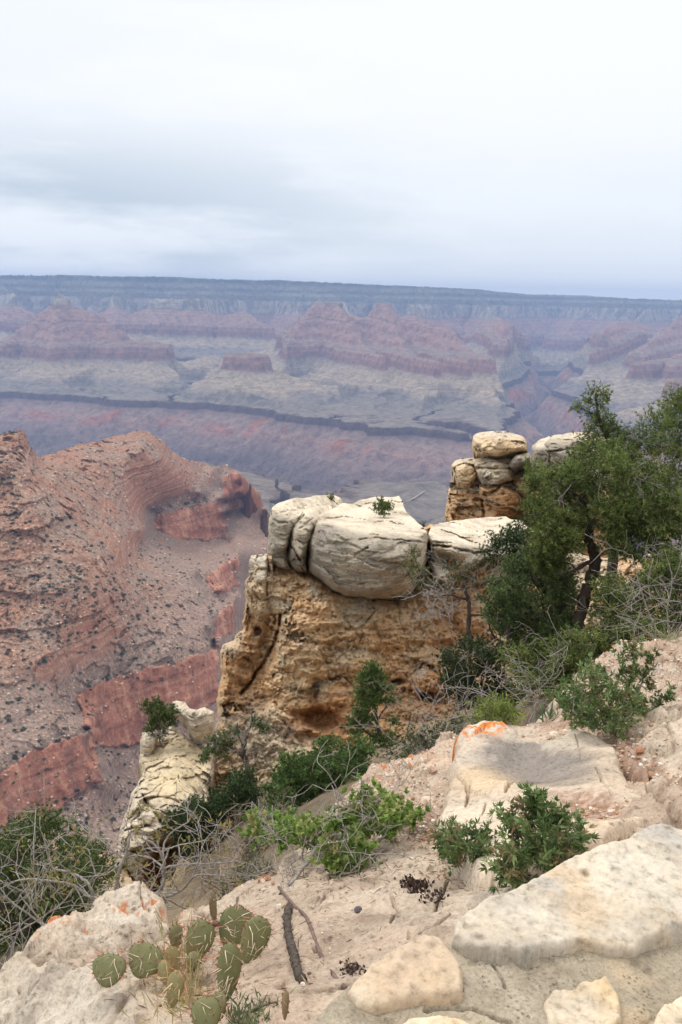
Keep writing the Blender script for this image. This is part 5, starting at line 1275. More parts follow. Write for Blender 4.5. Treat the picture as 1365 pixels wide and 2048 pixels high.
# --- tall thin-topped pine behind it
Yq = 17.5
bl = [(1192, 782, 15, Yq), (1208, 790, 14, Yq), (1180, 800, 14, Yq), (1200, 808, 16, Yq), (1215, 800, 12, Yq), (1160, 815, 12, Yq), (1150, 812, 9, Yq), (1182, 826, 14, Yq), (1205, 838, 20, Yq), (1222, 850, 20, Yq), (1190, 850, 22, Yq), (1178, 868, 20, Yq), (1210, 866, 24, Yq), (1235, 872, 22, Yq),
      (1262, 868, 20, Yq), (1280, 880, 22, Yq), (1255, 890, 24, Yq), (1300, 895, 22, Yq), (1225, 895, 25, Yq), (1190, 890, 24, Yq), (1165, 890, 18, Yq), (1285, 910, 24, Yq), (1320, 905, 18, Yq)]
plant('pinyon_tree', 'slender pine with a sparse top rising above all the others', 'tree', (1215, 1180, Yq), [[(1215, 1180, Yq, .1), (1240, 1000, Yq, .085), (1235, 920, Yq, .07), (1215, 870, Yq, .05), (1196, 830, Yq, .03), (1192, 785, Yq, .012)], [(1232, 915, Yq, .04), (1262, 895, Yq, .03), (1290, 885, Yq, .015)], [(1200, 835, Yq, .02), (1175, 822, Yq, .012), (1152, 813, Yq, .006)]],
      bl, PINE, 2, L=.06, Wd=.012, per=10, dens=.95, dead=8, group='pines and junipers on the cliff slope')
# --- pine at the right edge
Yr = 16.5
bl = scatter([(1335, 800), (1365, 785), (1440, 790), (1450, 900), (1440, 1000), (1380, 1000), (1340, 960), (1318, 900), (1308, 850)], 42, 26, Yr, .7, rs0)
plant('pinyon_tree', 'bushy pine cut off by the right edge of the photo', 'tree', (1420, 1200, Yr), [[(1420, 1200, Yr, .11), (1410, 1050, Yr, .09), (1395, 950, Yr, .07), (1380, 860, Yr, .04), (1372, 800, Yr, .015)]], bl, PINE, 3, L=.06, Wd=.012, per=10, dead=6, group='pines and junipers on the cliff slope')
# --- darker junipers below the big pinyon
Yj = 17.0
bl = scatter([(985, 1075), (1030, 1058), (1068, 1072), (1075, 1100), (1050, 1120), (1010, 1120), (980, 1110)], 15, 19, Yj, .4, rs0)
plant('juniper_tree', 'dense dark juniper with rounded crown against the flat caprock slab', 'tree', (1035, 1200, Yj), [[(1035, 1200, Yj, .07), (1010, 1165, Yj, .06), (985, 1160, Yj, .045), (960, 1170, Yj, .03)], [(1020, 1175, Yj, .05), (1040, 1140, Yj, .045), (1030, 1100, Yj, .03)], [(1040, 1140, Yj, .03), (1060, 1120, Yj, .02), (1070, 1095, Yj, .01)]],
      bl, [(0.05, 0.085, 0.028), (0.065, 0.105, 0.034), (0.04, 0.065, 0.024)], 4, L=.05, Wd=.014, per=12, dens=1.15, dead=8, group='pines and junipers on the cliff slope')
Yk = 15.6
bl = scatter([(972, 1200), (985, 1160), (1010, 1140), (1060, 1120), (1110, 1120), (1130, 1160), (1140, 1220), (1130, 1290), (1090, 1310), (1040, 1290), (1000, 1250), (975, 1225)], 48, 24, Yk, .8, rs0)
plant('juniper_tree', 'olive green juniper spreading left of the black pinyon trunk', 'tree', (1050, 1380, Yk), [[(1050, 1380, Yk, .07), (1035, 1340, Yk, .06), (1020, 1290, Yk, .05), (1015, 1230, Yk, .035), (1000, 1190, Yk, .02)], [(1035, 1335, Yk, .05), (1065, 1300, Yk, .04), (1090, 1260, Yk, .03), (1085, 1190, Yk, .02)], [(1020, 1290, Yk, .03), (990, 1275, Yk, .02), (975, 1240, Yk, .01)]],
      bl, JUNI, 5, L=.05, Wd=.015, per=12, dens=1.9, dead=16, group='pines and junipers on the cliff slope')
bl = scatter([(905, 1135), (935, 1120), (955, 1135), (950, 1165), (915, 1170), (895, 1180)], 8, 15, 18.5, .3, rs0)
plant('juniper_tree', 'thin juniper with rusty dead patches at the end of the flat slab', 'tree', (942, 1300, 18.5), [[(942, 1300, 18.5, .05), (937, 1240, 18.5, .045), (938, 1200, 18.5, .04), (930, 1175, 18.5, .03), (925, 1150, 18.5, .015)], [(937, 1230, 18.5, .03), (960, 1230, 18.5, .025), (985, 1225, 18.5, .015)], [(938, 1200, 18.5, .03), (900, 1190, 18.4, .02), (870, 1195, 18.3, .01)]],
      bl, [(0.075, 0.10, 0.032), (0.10, 0.12, 0.04), (0.30, 0.15, 0.06)], 6, L=.05, Wd=.013, per=10, dens=.9, dead=16, group='pines and junipers on the cliff slope')
Ym = 14.6
bl = scatter([(890, 1330), (915, 1290), (955, 1290), (1000, 1300), (1020, 1340), (1040, 1385), (1000, 1410), (940, 1410), (900, 1380)], 26, 22, Ym, .5, rs0)
plant('juniper_bush', 'dark sprawling juniper bush at the foot of the orange cliff', 'bush', (960, 1430, Ym), [[(960, 1430, Ym, .05), (950, 1380, Ym, .035), (940, 1330, Ym, .02)], [(960, 1425, Ym, .04), (1000, 1370, Ym, .03), (1010, 1330, Ym, .015)]], bl, [(0.05, 0.075, 0.03), (0.07, 0.095, 0.035), (0.04, 0.055, 0.022)], 7, L=.05, Wd=.014, per=11, dens=1.9, dead=24, group='pines and junipers on the cliff slope')
bl = scatter([(1030, 1310), (1090, 1290), (1150, 1270), (1210, 1270), (1290, 1240), (1330, 1240), (1310, 1280), (1230, 1290), (1180, 1325), (1130, 1370), (1080, 1400), (1040, 1380)], 36, 22, 12.8, .5, rs0)
plant('juniper_bush', 'low dark juniper bush filling the gap under the large pinyon', 'bush', (1140, 1400, 12.8), [[(1140, 1400, 12.8, .05), (1120, 1350, 12.8, .035), (1080, 1320, 12.8, .02)], [(1140, 1395, 12.8, .04), (1200, 1300, 12.8, .03), (1260, 1260, 12.8, .015)], [(1140, 1380, 12.8, .05), (1138, 1320, 12.9, .04), (1142, 1260, 13, .03)]], bl, PINE, 8, L=.05, Wd=.014, per=11, dens=1.9, dead=16, group='pines and junipers on the cliff slope')
bl = scatter([(1200, 1180), (1260, 1150), (1330, 1110), (1420, 1100), (1420, 1250), (1320, 1270), (1280, 1275), (1210, 1270)], 40, 22, 13.4, .6, rs0)
plant('juniper_bush', 'dark bush behind the bare twigs at the right edge', 'bush', (1290, 1330, 13.2), [[(1290, 1330, 13.2, .05), (1270, 1260, 13.3, .035), (1240, 1210, 13.4, .02)], [(1290, 1325, 13.2, .05), (1340, 1240, 13.4, .035), (1370, 1160, 13.4, .02)]], bl, PINE, 19, L=.05, Wd=.014, per=11, dens=1.5, dead=22, group='pines and junipers on the cliff slope')
bl = scatter([(480, 1690), (520, 1640), (580, 1640), (600, 1690), (560, 1720), (500, 1730)], 16, 17, 12.5, .4, rs0)
plant('juniper_bush', 'small olive bush in the gully above the ledge edge', 'bush', (540, 1760, 12.3), [[(540, 1760, 12.3, .04), (530, 1700, 12.4, .02)], [(540, 1755, 12.3, .03), (570, 1690, 12.4, .015)]], bl, [(0.10, 0.11, 0.05), (0.13, 0.13, 0.06), (0.075, 0.085, 0.04)], 20, L=.045, Wd=.012, per=10, dens=1.3, dead=20, group='pines and junipers on the cliff slope')
bl = scatter([(780, 1525), (820, 1470), (890, 1440), (940, 1450), (900, 1480), (850, 1500), (800, 1530)], 18, 16, 12.0, .5, rs0)
plant('juniper_bush', 'grey green bush between the cliff foot and the lichen covered boulder', 'bush', (860, 1520, 11.8), [[(860, 1520, 11.8, .03), (850, 1480, 12, .02)], [(860, 1518, 11.8, .03), (900, 1460, 12, .015)]], bl, [(0.11, 0.13, 0.065), (0.14, 0.155, 0.075), (0.085, 0.10, 0.05)], 21, L=.05, Wd=.012, per=10, dens=1.2, dead=22, group='pines and junipers on the cliff slope')
bl = scatter([(450, 1750), (500, 1720), (560, 1715), (570, 1740), (500, 1770), (440, 1790)], 14, 15, 9.6, .4, rs0)
plant('juniper_bush', 'dull sage coloured bush just below the lip of the ledge', 'bush', (500, 1800, 9.4), [[(500, 1800, 9.4, .03), (490, 1760, 9.6, .018)], [(500, 1798, 9.4, .03), (540, 1735, 9.6, .012)]], bl, [(0.15, 0.155, 0.09), (0.19, 0.19, 0.11), (0.11, 0.115, 0.065)], 22, L=.04, Wd=.009, per=10, dens=1.3, dead=24, group='pines and junipers on the cliff slope')
# --- the small tree against the cliff foot and bushes around it
Yt = 20.0
bl = [(742, 1345, 17, Yt), (728, 1362, 16, Yt), (760, 1358, 17, Yt), (745, 1378, 18, Yt), (722, 1385, 14, Yt), (770, 1380, 14, Yt), (735, 1405, 17, Yt), (760, 1402, 12, Yt), (720, 1425, 15, Yt), (705, 1445, 13, Yt), (735, 1440, 15, Yt), (715, 1465, 14, Yt), (750, 1475, 15, Yt), (780, 1480, 15, Yt), (770, 1500, 16, Yt), (788, 1440, 9, Yt), (785, 1400, 8, Yt), (748, 1335, 10, Yt)]
plant('pinyon_tree', 'small upright green pine against the orange cliff foot', 'tree', (768, 1530, Yt), [[(768, 1530, Yt, .055), (762, 1480, Yt, .045), (752, 1430, Yt, .035), (748, 1390, Yt, .02), (744, 1345, Yt, .008)], [(764, 1490, Yt, .03), (740, 1470, Yt, .022), (722, 1455, Yt, .012)], [(755, 1440, Yt, .02), (775, 1410, Yt, .014), (786, 1385, Yt, .006)]],
      bl, [(0.11, 0.175, 0.048), (0.145, 0.215, 0.062), (0.09, 0.14, 0.042)], 9, L=.065, Wd=.018, per=12, dens=1.8, dead=10, group='pines and junipers on the cliff slope')
bl = scatter([(545, 1590), (560, 1545), (590, 1510), (640, 1490), (700, 1480), (740, 1500), (730, 1540), (690, 1560), (650, 1600), (620, 1630), (580, 1640), (550, 1620)], 40, 22, 15.5, .7, rs0)
plant('juniper_bush', 'wide green juniper bush behind the edge of the ledge', 'bush', (630, 1640, 15.5), [[(630, 1640, 15.5, .05), (620, 1590, 15.5, .035), (590, 1550, 15.5, .02)], [(630, 1630, 15.5, .05), (670, 1560, 15.5, .03), (700, 1510, 15.5, .015)]], bl, [(0.095, 0.16, 0.042), (0.12, 0.19, 0.055), (0.075, 0.125, 0.036)], 10, L=.055, Wd=.016, per=12, dens=2.0, dead=14, group='pines and junipers on the cliff slope')
bl = scatter([(425, 1640), (440, 1590), (470, 1560), (505, 1555), (510, 1600), (490, 1650), (450, 1680)], 20, 19, 17.5, .5, rs0) + scatter([(345, 1640), (370, 1610), (420, 1600), (430, 1660), (420, 1720), (370, 1700)], 18, 19, 17.5, .5, rs0)
plant('juniper_bush', 'dark juniper bush in the gully below the cream outcrop', 'bush', (430, 1720, 17.3), [[(430, 1720, 17.3, .05), (450, 1660, 17.3, .035), (475, 1600, 17.3, .02)], [(430, 1715, 17.3, .04), (400, 1670, 17.3, .03), (385, 1640, 17.3, .015)]], bl, [(0.05, 0.085, 0.028), (0.07, 0.11, 0.035), (0.04, 0.062, 0.024)], 11, L=.055, Wd=.016, per=12, dens=2.0, dead=8, group='pines and junipers on the cliff slope')
bl = [(432, 1490, 15, 19.5), (450, 1475, 13, 19.5), (415, 1505, 12, 19.5), (405, 1520, 9, 19.5), (445, 1505, 14, 19.5), (520, 1452, 12, 19.5), (508, 1445, 8, 19.5), (530, 1460, 8, 19.5), (470, 1462, 10, 19.5), (462, 1490, 10, 19.5), (425, 1480, 9, 19.5)]
plant('juniper_tree', 'half dead leaning juniper between the cream outcrop and the cliff', 'tree', (512, 1610, 19.5), [[(512, 1610, 19.5, .075), (505, 1560, 19.5, .065), (495, 1530, 19.5, .055), (488, 1505, 19.5, .045), (492, 1475, 19.5, .03), (500, 1455, 19.5, .02), (518, 1450, 19.5, .01)], [(494, 1525, 19.5, .03), (470, 1500, 19.5, .025), (440, 1490, 19.5, .014)], [(490, 1500, 19.5, .03), (478, 1470, 19.5, .02), (475, 1445, 19.5, .008)], [(492, 1480, 19.5, .02), (505, 1440, 19.5, .012), (500, 1425, 19.5, .005)]],
      bl, JUNI, 12, L=.06, Wd=.016, per=11, dens=1.6, dead=34, group='pines and junipers on the cliff slope')
bl = [(300, 1418, 10, 24), (288, 1408, 7, 24), (318, 1420, 14, 24), (335, 1428, 14, 24), (345, 1422, 9, 24), (308, 1440, 13, 24), (328, 1448, 13, 24), (302, 1458, 10, 24), (322, 1466, 10, 24), (342, 1445, 9, 24), (316, 1405, 9, 24)]
plant('juniper_bush', 'small green juniper perched on the crest of the cream outcrop', 'bush', (322, 1492, 23.6), [[(322, 1492, 23.6, .03), (318, 1465, 23.8, .025), (310, 1430, 24, .012)], [(320, 1480, 23.7, .02), (335, 1450, 23.9, .01)]], bl, JUNI, 13, L=.065, Wd=.02, per=12, dens=2.0, dead=10, group='pines and junipers on the cliff slope')
# --- plants on the caprock
bl = [(765, 1010, 11, 30.2), (752, 1016, 9, 30.2), (778, 1016, 9, 30.2), (765, 1022, 11, 30.1), (760, 1003, 7, 30.3), (774, 1006, 7, 30.3)]
plant('cap_shrub', 'round green shrub on top of the largest caprock block', 'shrub', (765, 1030, 30), [[(765, 1030, 30, .03), (765, 1012, 30.2, .015)]], bl, [(0.09, 0.14, 0.035), (0.12, 0.17, 0.045)], 14, L=.07, Wd=.02, per=10, dens=1.0)
bl = [(655, 996, 7, 34), (665, 998, 6, 34), (645, 1000, 5, 34), (628, 1004, 4, 33)]
plant('cap_shrub', 'small dry olive shrub at the back of the left caprock', 'shrub', (655, 1002, 34), [[(655, 1002, 34, .02), (655, 996, 34, .01)]], bl, OLIVE, 15, L=.07, Wd=.02, per=10)
bl = [(848, 1050, 5, 33), (842, 1054, 4, 33), (770, 1060, 3, 28.4)]
plant('cap_shrub', 'tiny dark shrub in the notch between the two caprock blocks', 'shrub', (848, 1058, 33), [[(848, 1058, 33, .02), (848, 1050, 33, .01)]], bl[:2], [(0.10, 0.12, 0.05), (0.08, 0.10, 0.04)], 16, L=.06, Wd=.02, per=9)
bl = [(825, 1100, 10, 25.8), (832, 1115, 14, 25.8), (822, 1132, 15, 25.8), (840, 1138, 15, 25.8), (815, 1148, 11, 25.8), (850, 1155, 14, 25.8), (832, 1160, 14, 25.8), (862, 1165, 9, 25.8), (840, 1175, 10, 25.8)]
plant('juniper_bush', 'yellowish green bush clinging to the right face of the largest caprock block', 'bush', (855, 1200, 26), [[(855, 1200, 26, .03), (845, 1160, 25.8, .02), (828, 1110, 25.8, .008)], [(850, 1180, 25.9, .02), (825, 1150, 25.8, .01)]], bl, OLIVE, 17, L=.055, Wd=.014, per=10, dens=.8, dead=12)
bl = [(668, 0, 0, 0)]
# --- trees at the lower left corner
bl = scatter([(-60, 1680), (0, 1660), (40, 1668), (70, 1640), (110, 1638), (140, 1680), (190, 1700), (215, 1740), (180, 1800), (120, 1900), (60, 1960), (-60, 1990)], 78, 30, 11.5, 1.0, rs0) + scatter([(150, 1690), (220, 1680), (240, 1720), (170, 1750)], 5, 18, 13.5, .5, rs0)
plant('pinyon_tree', 'green pine filling the lower left corner behind the bare shrub', 'tree', (40, 1990, 11), [[(40, 1990, 11, .09), (50, 1900, 11.3, .07), (70, 1800, 11.5, .05), (90, 1720, 11.5, .03), (95, 1660, 11.5, .012)], [(48, 1900, 11.2, .06), (10, 1820, 11.2, .04), (-20, 1740, 11.2, .02)], [(60, 1850, 11.4, .05), (110, 1800, 11.4, .03), (160, 1760, 11.4, .015)]],
      bl, [(0.085, 0.13, 0.035), (0.115, 0.16, 0.048), (0.065, 0.10, 0.03)], 18, L=.06, Wd=.014, per=10, dens=1.1, dead=20, group='pines and junipers on the cliff slope')
# --- bare grey shrub on the left, with yellowish leaf tips
def bare_shrub(name, label, stems, seed, Y, leaf=None, mat=None, lev=2, kids=3, sub=0.35, r0=.012, nsub=7, nleaf=7, gr=None, base=None, minr=.0015):
    rs = np.random.RandomState(seed)
    B = at(*(base or stems[0][0][:3]))
    root = empty(name, B); tag(root, label, 'shrub', gr)
    w = Wood(); lv = Leaves(); tips = []
    for ln in stems:
        p = np.array([np.concatenate([at(a, b, y), [r]]) for a, b, y, r in ln]); c = curve(p, 6 * len(p))
        c[:, :3] += 0.25 * c[:, 3:4] * rs.normal(size=(len(c), 3))
        w.tube(c[:, :3], np.maximum(c[:, 3], minr), 6, .08, rs)
        tips.append((c[-1, :3], norm(c[-1, :3] - c[-3, :3])))
        for _ in range(nsub):
            i = rs.randint(len(c) // 4, len(c)); d = norm(c[min(i + 1, len(c) - 1), :3] - c[max(i - 1, 0), :3] + 1.0 * rs.normal(size=3) + np.array([0, 0, .25]))
            grow(w, c[i, :3], d, sub * (0.5 + 0.7 * rs.rand()), max(minr, c[i, 3] * .55), lev - 1, rs, .6, kids, tips, minr)
    if leaf:
        for t, d in tips:
            if rs.rand() > leaf.get('p', .5): continue
            n = nleaf; P = np.repeat(t[None], n, 0) + 0.02 * rs.normal(size=(n, 3)); D = norm(0.6 * d + rs.normal(size=(n, 3)))
            lv.add(P, D, leaf['L'] * (.6 + .6 * rs.rand(n)), leaf['W'] * (.7 + .5 * rs.rand(n)), pick(leaf['c'], n, rs), rs, 'leaf')
    w.build('branches', mat or M_GREYWOOD, root); lv.build('foliage', M_LEAF, root)
    return root
Y = 6.2
YL = [(0.26, 0.22, 0.06), (0.20, 0.19, 0.06), (0.30, 0.20, 0.07)]
bare_shrub('bare_shrub', 'bare grey branching shrub with yellowish leaf tips beside the lichen rock', [
    [(302, 1870, Y, .020), (308, 1835, Y, .018), (314, 1800, Y, .016), (326, 1768, Y, .014), (328, 1740, Y, .013), (326, 1715, Y, .011), (310, 1690, Y, .008), (280, 1675, Y, .005)],
    [(314, 1800, Y, .013), (345, 1790, Y - .1, .010), (370, 1775, Y - .2, .008), (395, 1750, Y - .3, .006), (455, 1752, Y - .3, .003)], [(327, 1735, Y, .010), (370, 1728, Y - .1, .007), (420, 1727, Y - .2, .005), (480, 1722, Y - .2, .0025)],
    [(326, 1715, Y, .009), (330, 1685, Y + .1, .007), (350, 1660, Y + .1, .006), (380, 1640, Y + .1, .004), (376, 1610, Y + .1, .003)], [(310, 1810, Y, .008), (285, 1800, Y + .1, .006), (265, 1815, Y + .2, .004)],
    [(328, 1735, Y, .008), (300, 1715, Y + .1, .006), (262, 1712, Y + .2, .005), (232, 1735, Y + .2, .003)], [(332, 1700, Y, .006), (360, 1690, Y - .1, .005), (420, 1680, Y - .1, .003)], [(385, 1755, Y - .2, .005), (400, 1715, Y - .2, .004), (405, 1685, Y - .2, .002)]],
    41, Y, dict(L=.045, W=.014, c=YL, p=.45), sub=.30, nsub=6, minr=.0022)
Y = 5.6
bare_shrub('bare_shrub', 'silvery leafless shrub sprawling over the lower left edge', [
    [(245, 1830, Y, .016), (238, 1800, Y, .014), (232, 1780, Y, .013), (240, 1740, Y, .011), (255, 1700, Y, .008), (262, 1660, Y, .005)], [(232, 1808, Y, .013), (190, 1800, Y - .1, .011), (150, 1772, Y - .1, .009), (100, 1762, Y - .2, .007), (40, 1760, Y - .2, .005), (-20, 1790, Y - .2, .003)],
    [(190, 1800, Y - .1, .010), (175, 1765, Y - .1, .009), (140, 1745, Y, .008), (105, 1735, Y, .007), (92, 1690, Y, .005), (84, 1665, Y, .003)], [(150, 1775, Y - .1, .007), (120, 1810, Y - .2, .005), (60, 1850, Y - .3, .004), (0, 1880, Y - .3, .003)],
    [(238, 1800, Y, .008), (250, 1770, Y + .1, .006), (290, 1790, Y + .1, .005), (310, 1765, Y + .1, .003)], [(100, 1860, Y - .4, .008), (60, 1830, Y - .4, .006), (20, 1800, Y - .4, .004), (-10, 1760, Y - .4, .003)], [(110, 1895, Y - .5, .009), (60, 1900, Y - .5, .006), (20, 1925, Y - .5, .004), (-20, 1960, Y - .5, .003)],
    [(120, 1880, Y - .5, .007), (90, 1850, Y - .4, .005), (60, 1815, Y - .4, .004), (40, 1790, Y - .4, .003)], [(76, 1820, Y, .006), (70, 1760, Y, .005), (68, 1700, Y, .004), (72, 1620, Y + .2, .0025)]],
    42, Y, dict(L=.04, W=.012, c=YL, p=.3), sub=.30, nsub=7, minr=.002)
# --- grey bare brush by the big pinyon, dead brush in the gully
Y = 10.5
bare_shrub('bare_shrub', 'tangle of bare grey twigs at the right edge under the pines', [[(1330, 1290, Y, .012), (1300, 1230, Y, .01), (1280, 1170, Y, .007), (1265, 1110, Y, .004)], [(1340, 1290, Y, .012), (1335, 1220, Y, .009), (1345, 1160, Y, .006), (1330, 1100, Y, .003)], [(1350, 1280, Y, .012), (1380, 1210, Y, .009), (1390, 1130, Y, .004)],
     [(1320, 1280, Y, .008), (1270, 1250, Y, .006), (1230, 1230, Y, .003)], [(1335, 1215, Y, .007), (1300, 1190, Y, .005), (1250, 1150, Y, .003)], [(1340, 1240, Y, .007), (1300, 1250, Y, .005), (1240, 1265, Y, .003)]], 43, Y, dict(L=.04, W=.014, c=YL, p=.12), sub=.45, nsub=6, minr=.0025)
Y = 9.5
bare_shrub('bare_shrub', 'pale bare twigs lying behind the lichen covered boulder', [[(1060, 1450, Y, .010), (1020, 1420, Y, .008), (980, 1395, Y, .006), (930, 1375, Y, .004), (880, 1378, Y, .0025)], [(1060, 1450, Y, .009), (1040, 1400, Y, .007), (1010, 1375, Y, .005), (1000, 1350, Y, .003)], [(1065, 1450, Y, .009), (1070, 1400, Y, .007), (1085, 1370, Y, .004)],
     [(1000, 1440, Y, .008), (940, 1430, Y, .006), (880, 1440, Y, .004), (840, 1425, Y, .002)], [(1030, 1420, Y, .006), (1060, 1380, Y, .004), (1050, 1350, Y, .002)]], 44, Y, dict(L=.04, W=.014, c=OLIVE, p=.15), sub=.42, nsub=10, minr=.0022)
Y = 22
bare_shrub('bare_shrub', 'bleached twigs hanging at the corner of the flat caprock slab', [[(900, 1240, Y, .015), (890, 1210, Y, .012), (870, 1190, Y, .008), (845, 1185, Y, .004)], [(905, 1240, Y, .014), (905, 1200, Y, .010), (890, 1160, Y, .005)], [(900, 1235, Y, .012), (870, 1225, Y, .008), (850, 1230, Y, .004)]], 45, Y, None, sub=.6, nsub=12, minr=.005)
Y = 13.5
bare_shrub('bare_shrub', 'brown dead brush in the gully behind the leafy green shrub', [[(530, 1720, Y, .012), (520, 1660, Y, .01), (505, 1610, Y, .006)], [(535, 1720, Y, .012), (550, 1650, Y, .009), (570, 1610, Y, .005)], [(525, 1720, Y, .012), (480, 1670, Y, .009), (450, 1640, Y, .005)], [(540, 1720, Y, .012), (590, 1680, Y, .008), (620, 1650, Y, .005)], [(520, 1700, Y, .01), (500, 1690, Y, .007), (460, 1700, Y, .004)]], 46, Y, None, mat=M_BROWNTWIG, sub=.38, nsub=16, lev=2, kids=4, minr=.0026)
Y = 11.5
bare_shrub('bare_shrub', 'brown dead brush on the slope right of the bare grey shrub', [[(450, 1790, Y, .010), (440, 1750, Y, .008), (430, 1715, Y, .004)], [(455, 1790, Y, .010), (475, 1740, Y, .008), (490, 1700, Y, .004)], [(450, 1785, Y, .009), (410, 1760, Y, .006), (390, 1730, Y, .003)], [(455, 1785, Y, .008), (500, 1760, Y, .006), (530, 1740, Y, .003)]], 47, Y, None, mat=M_BROWNTWIG, sub=.35, nsub=14, lev=2, kids=4, minr=.0024)
# --- leafy shrubs on the ledge
def leafy(name, label, base, stems, blobs, cols, seed, L=.03, Wd=.014, dens=1.0, twig=.06, per=9, kind='leaf', bark=None, dead=0, up=.6, tufts=3, cat='shrub', group=None, twig_r=.0018):
    return plant(name, label, cat, base, stems, blobs, cols, seed, group, kind, L, Wd, per, tufts, dens, twig, bark or M_GREYWOOD, M_LEAF, up, dead, 'stems', 'foliage', 6, twig_r, None, .09)
b = led(690, 1725); Y = float(b[1]) + .15
bl = scatter([(505, 1650), (560, 1630), (600, 1640), (640, 1650), (640, 1690), (580, 1690), (530, 1690)], 14, 17, Y + .2, .25, rs0) + scatter([(690, 1600), (720, 1575), (760, 1590), (800, 1610), (830, 1640), (800, 1690), (760, 1690), (720, 1670), (690, 1640)], 24, 17, Y + .1, .3, rs0) + \
     scatter([(655, 1700), (700, 1690), (740, 1700), (730, 1735), (690, 1760), (650, 1750)], 11, 14, Y - .25, .15, rs0) + scatter([(600, 1660), (700, 1640), (720, 1690), (640, 1700)], 8, 15, Y, .2, rs0)
leafy('leafy_shrub', 'sprawling shrub with bright green leaves and grey twigs overhanging the ledge', (690, 1725, Y), [[(700, 1725, Y, .014), (695, 1690, Y, .012), (670, 1665, Y, .009), (640, 1650, Y + .1, .006), (560, 1650, Y + .2, .003)], [(700, 1720, Y, .012), (720, 1670, Y, .009), (740, 1630, Y, .006), (760, 1600, Y + .1, .003)],
       [(560, 1790, Y - .4, .006), (600, 1745, Y - .2, .007), (640, 1690, Y, .008), (690, 1640, Y, .006), (735, 1580, Y + .1, .003)], [(705, 1700, Y, .008), (760, 1680, Y, .006), (800, 1650, Y, .003)], [(690, 1700, Y, .008), (700, 1735, Y - .2, .005), (680, 1750, Y - .25, .003)]],
      bl, BRIGHT, 51, L=.024, Wd=.015, dens=.95, twig=.06, dead=44, twig_r=.002)
b = led(945, 1750); Y = float(b[1])
bl = scatter([(880, 1690), (905, 1650), (945, 1645), (985, 1670), (992, 1710), (975, 1745), (920, 1745), (890, 1725)], 26, 13, Y, .12, rs0)
leafy('green_shrub', 'smaller left shrub of the pair in front of the cream boulder', (945, 1752, Y), [[(945, 1752, Y, .006), (930, 1710, Y, .004), (915, 1670, Y, .002)], [(945, 1752, Y, .006), (950, 1700, Y, .004), (960, 1660, Y, .002)], [(945, 1752, Y, .006), (970, 1720, Y, .004), (985, 1690, Y, .002)]], bl, SHRUB, 52, L=.023, Wd=.0062, dens=1.7, twig=.045, per=9, twig_r=.0014)
b = led(1060, 1755); Y = float(b[1]) - .05
bl = scatter([(1000, 1720), (1020, 1680), (1050, 1660), (1100, 1660), (1150, 1650), (1165, 1680), (1130, 1720), (1080, 1760), (1040, 1775), (1010, 1760)], 34, 14, Y, .15, rs0) + [(1062, 1610, 9, Y), (1070, 1600, 8, Y), (1055, 1630, 11, Y), (1075, 1625, 11, Y), (1060, 1648, 12, Y), (1085, 1645, 12, Y), (1012, 1632, 8, Y), (1020, 1645, 8, Y), (1030, 1665, 9, Y), (1112, 1628, 11, Y), (1125, 1640, 11, Y), (1105, 1642, 9, Y), (1072, 1590, 6, Y)]
leafy('green_shrub', 'taller right shrub of the pair in front of the cream boulder', (1055, 1768, Y), [[(1055, 1768, Y, .007), (1050, 1700, Y, .005), (1065, 1640, Y, .003), (1072, 1595, Y, .0015)], [(1055, 1768, Y, .006), (1090, 1700, Y, .004), (1118, 1635, Y, .002)], [(1055, 1768, Y, .006), (1035, 1700, Y, .004), (1014, 1635, Y, .0015)], [(1055, 1768, Y, .006), (1110, 1720, Y, .004), (1150, 1670, Y, .002)]],
      bl, SHRUB, 53, L=.023, Wd=.0064, dens=1.7, twig=.045, per=9, twig_r=.0014)
b = led(1225, 1470); Y = float(b[1])
bl = scatter([(1125, 1420), (1135, 1370), (1170, 1340), (1215, 1350), (1240, 1380), (1290, 1400), (1300, 1450), (1250, 1470), (1200, 1455), (1150, 1450)], 46, 17, Y, .25, rs0) + [(1266, 1292, 9, Y), (1268, 1310, 10, Y), (1245, 1318, 8, Y), (1295, 1320, 8, Y), (1240, 1345, 12, Y), (1275, 1340, 11, Y), (1262, 1360, 13, Y), (1300, 1370, 9, Y), (1335, 1395, 10, Y), (1320, 1405, 9, Y), (1290, 1345, 8, Y), (1180, 1335, 10, Y)]
leafy('green_shrub', 'largest green shrub, on the pale rubbly ledge at right', (1230, 1475, Y), [[(1230, 1475, Y, .010), (1200, 1430, Y, .007), (1165, 1380, Y, .004)], [(1230, 1475, Y, .010), (1250, 1400, Y, .007), (1266, 1340, Y, .004), (1267, 1295, Y, .002)], [(1230, 1475, Y, .010), (1290, 1430, Y, .006), (1335, 1395, Y, .003)], [(1210, 1490, Y - .1, .012), (1235, 1475, Y, .012), (1262, 1455, Y, .009), (1300, 1440, Y, .005)], [(1235, 1470, Y, .008), (1275, 1390, Y, .005), (1296, 1325, Y, .002)]],
      bl, SHRUB, 54, L=.030, Wd=.009, dens=1.25, twig=.06, per=9, twig_r=.002)
b = led(990, 1452); Y = float(b[1]) + .05
bl = scatter([(950, 1435), (965, 1418), (990, 1408), (1020, 1412), (1036, 1430), (1030, 1448), (990, 1455), (960, 1452)], 18, 13, Y, .12, rs0)
leafy('low_shrub', 'small yellow green cushion shrub above the orange lichen', (990, 1462, Y), [[(990, 1462, Y, .006), (975, 1435, Y, .003)], [(990, 1462, Y, .006), (1010, 1430, Y, .003)]], bl, [(0.20, 0.25, 0.06), (0.26, 0.30, 0.08), (0.15, 0.19, 0.05)], 55, L=.04, Wd=.007, dens=1.5, twig=.07, per=8, up=1.2, twig_r=.0015)
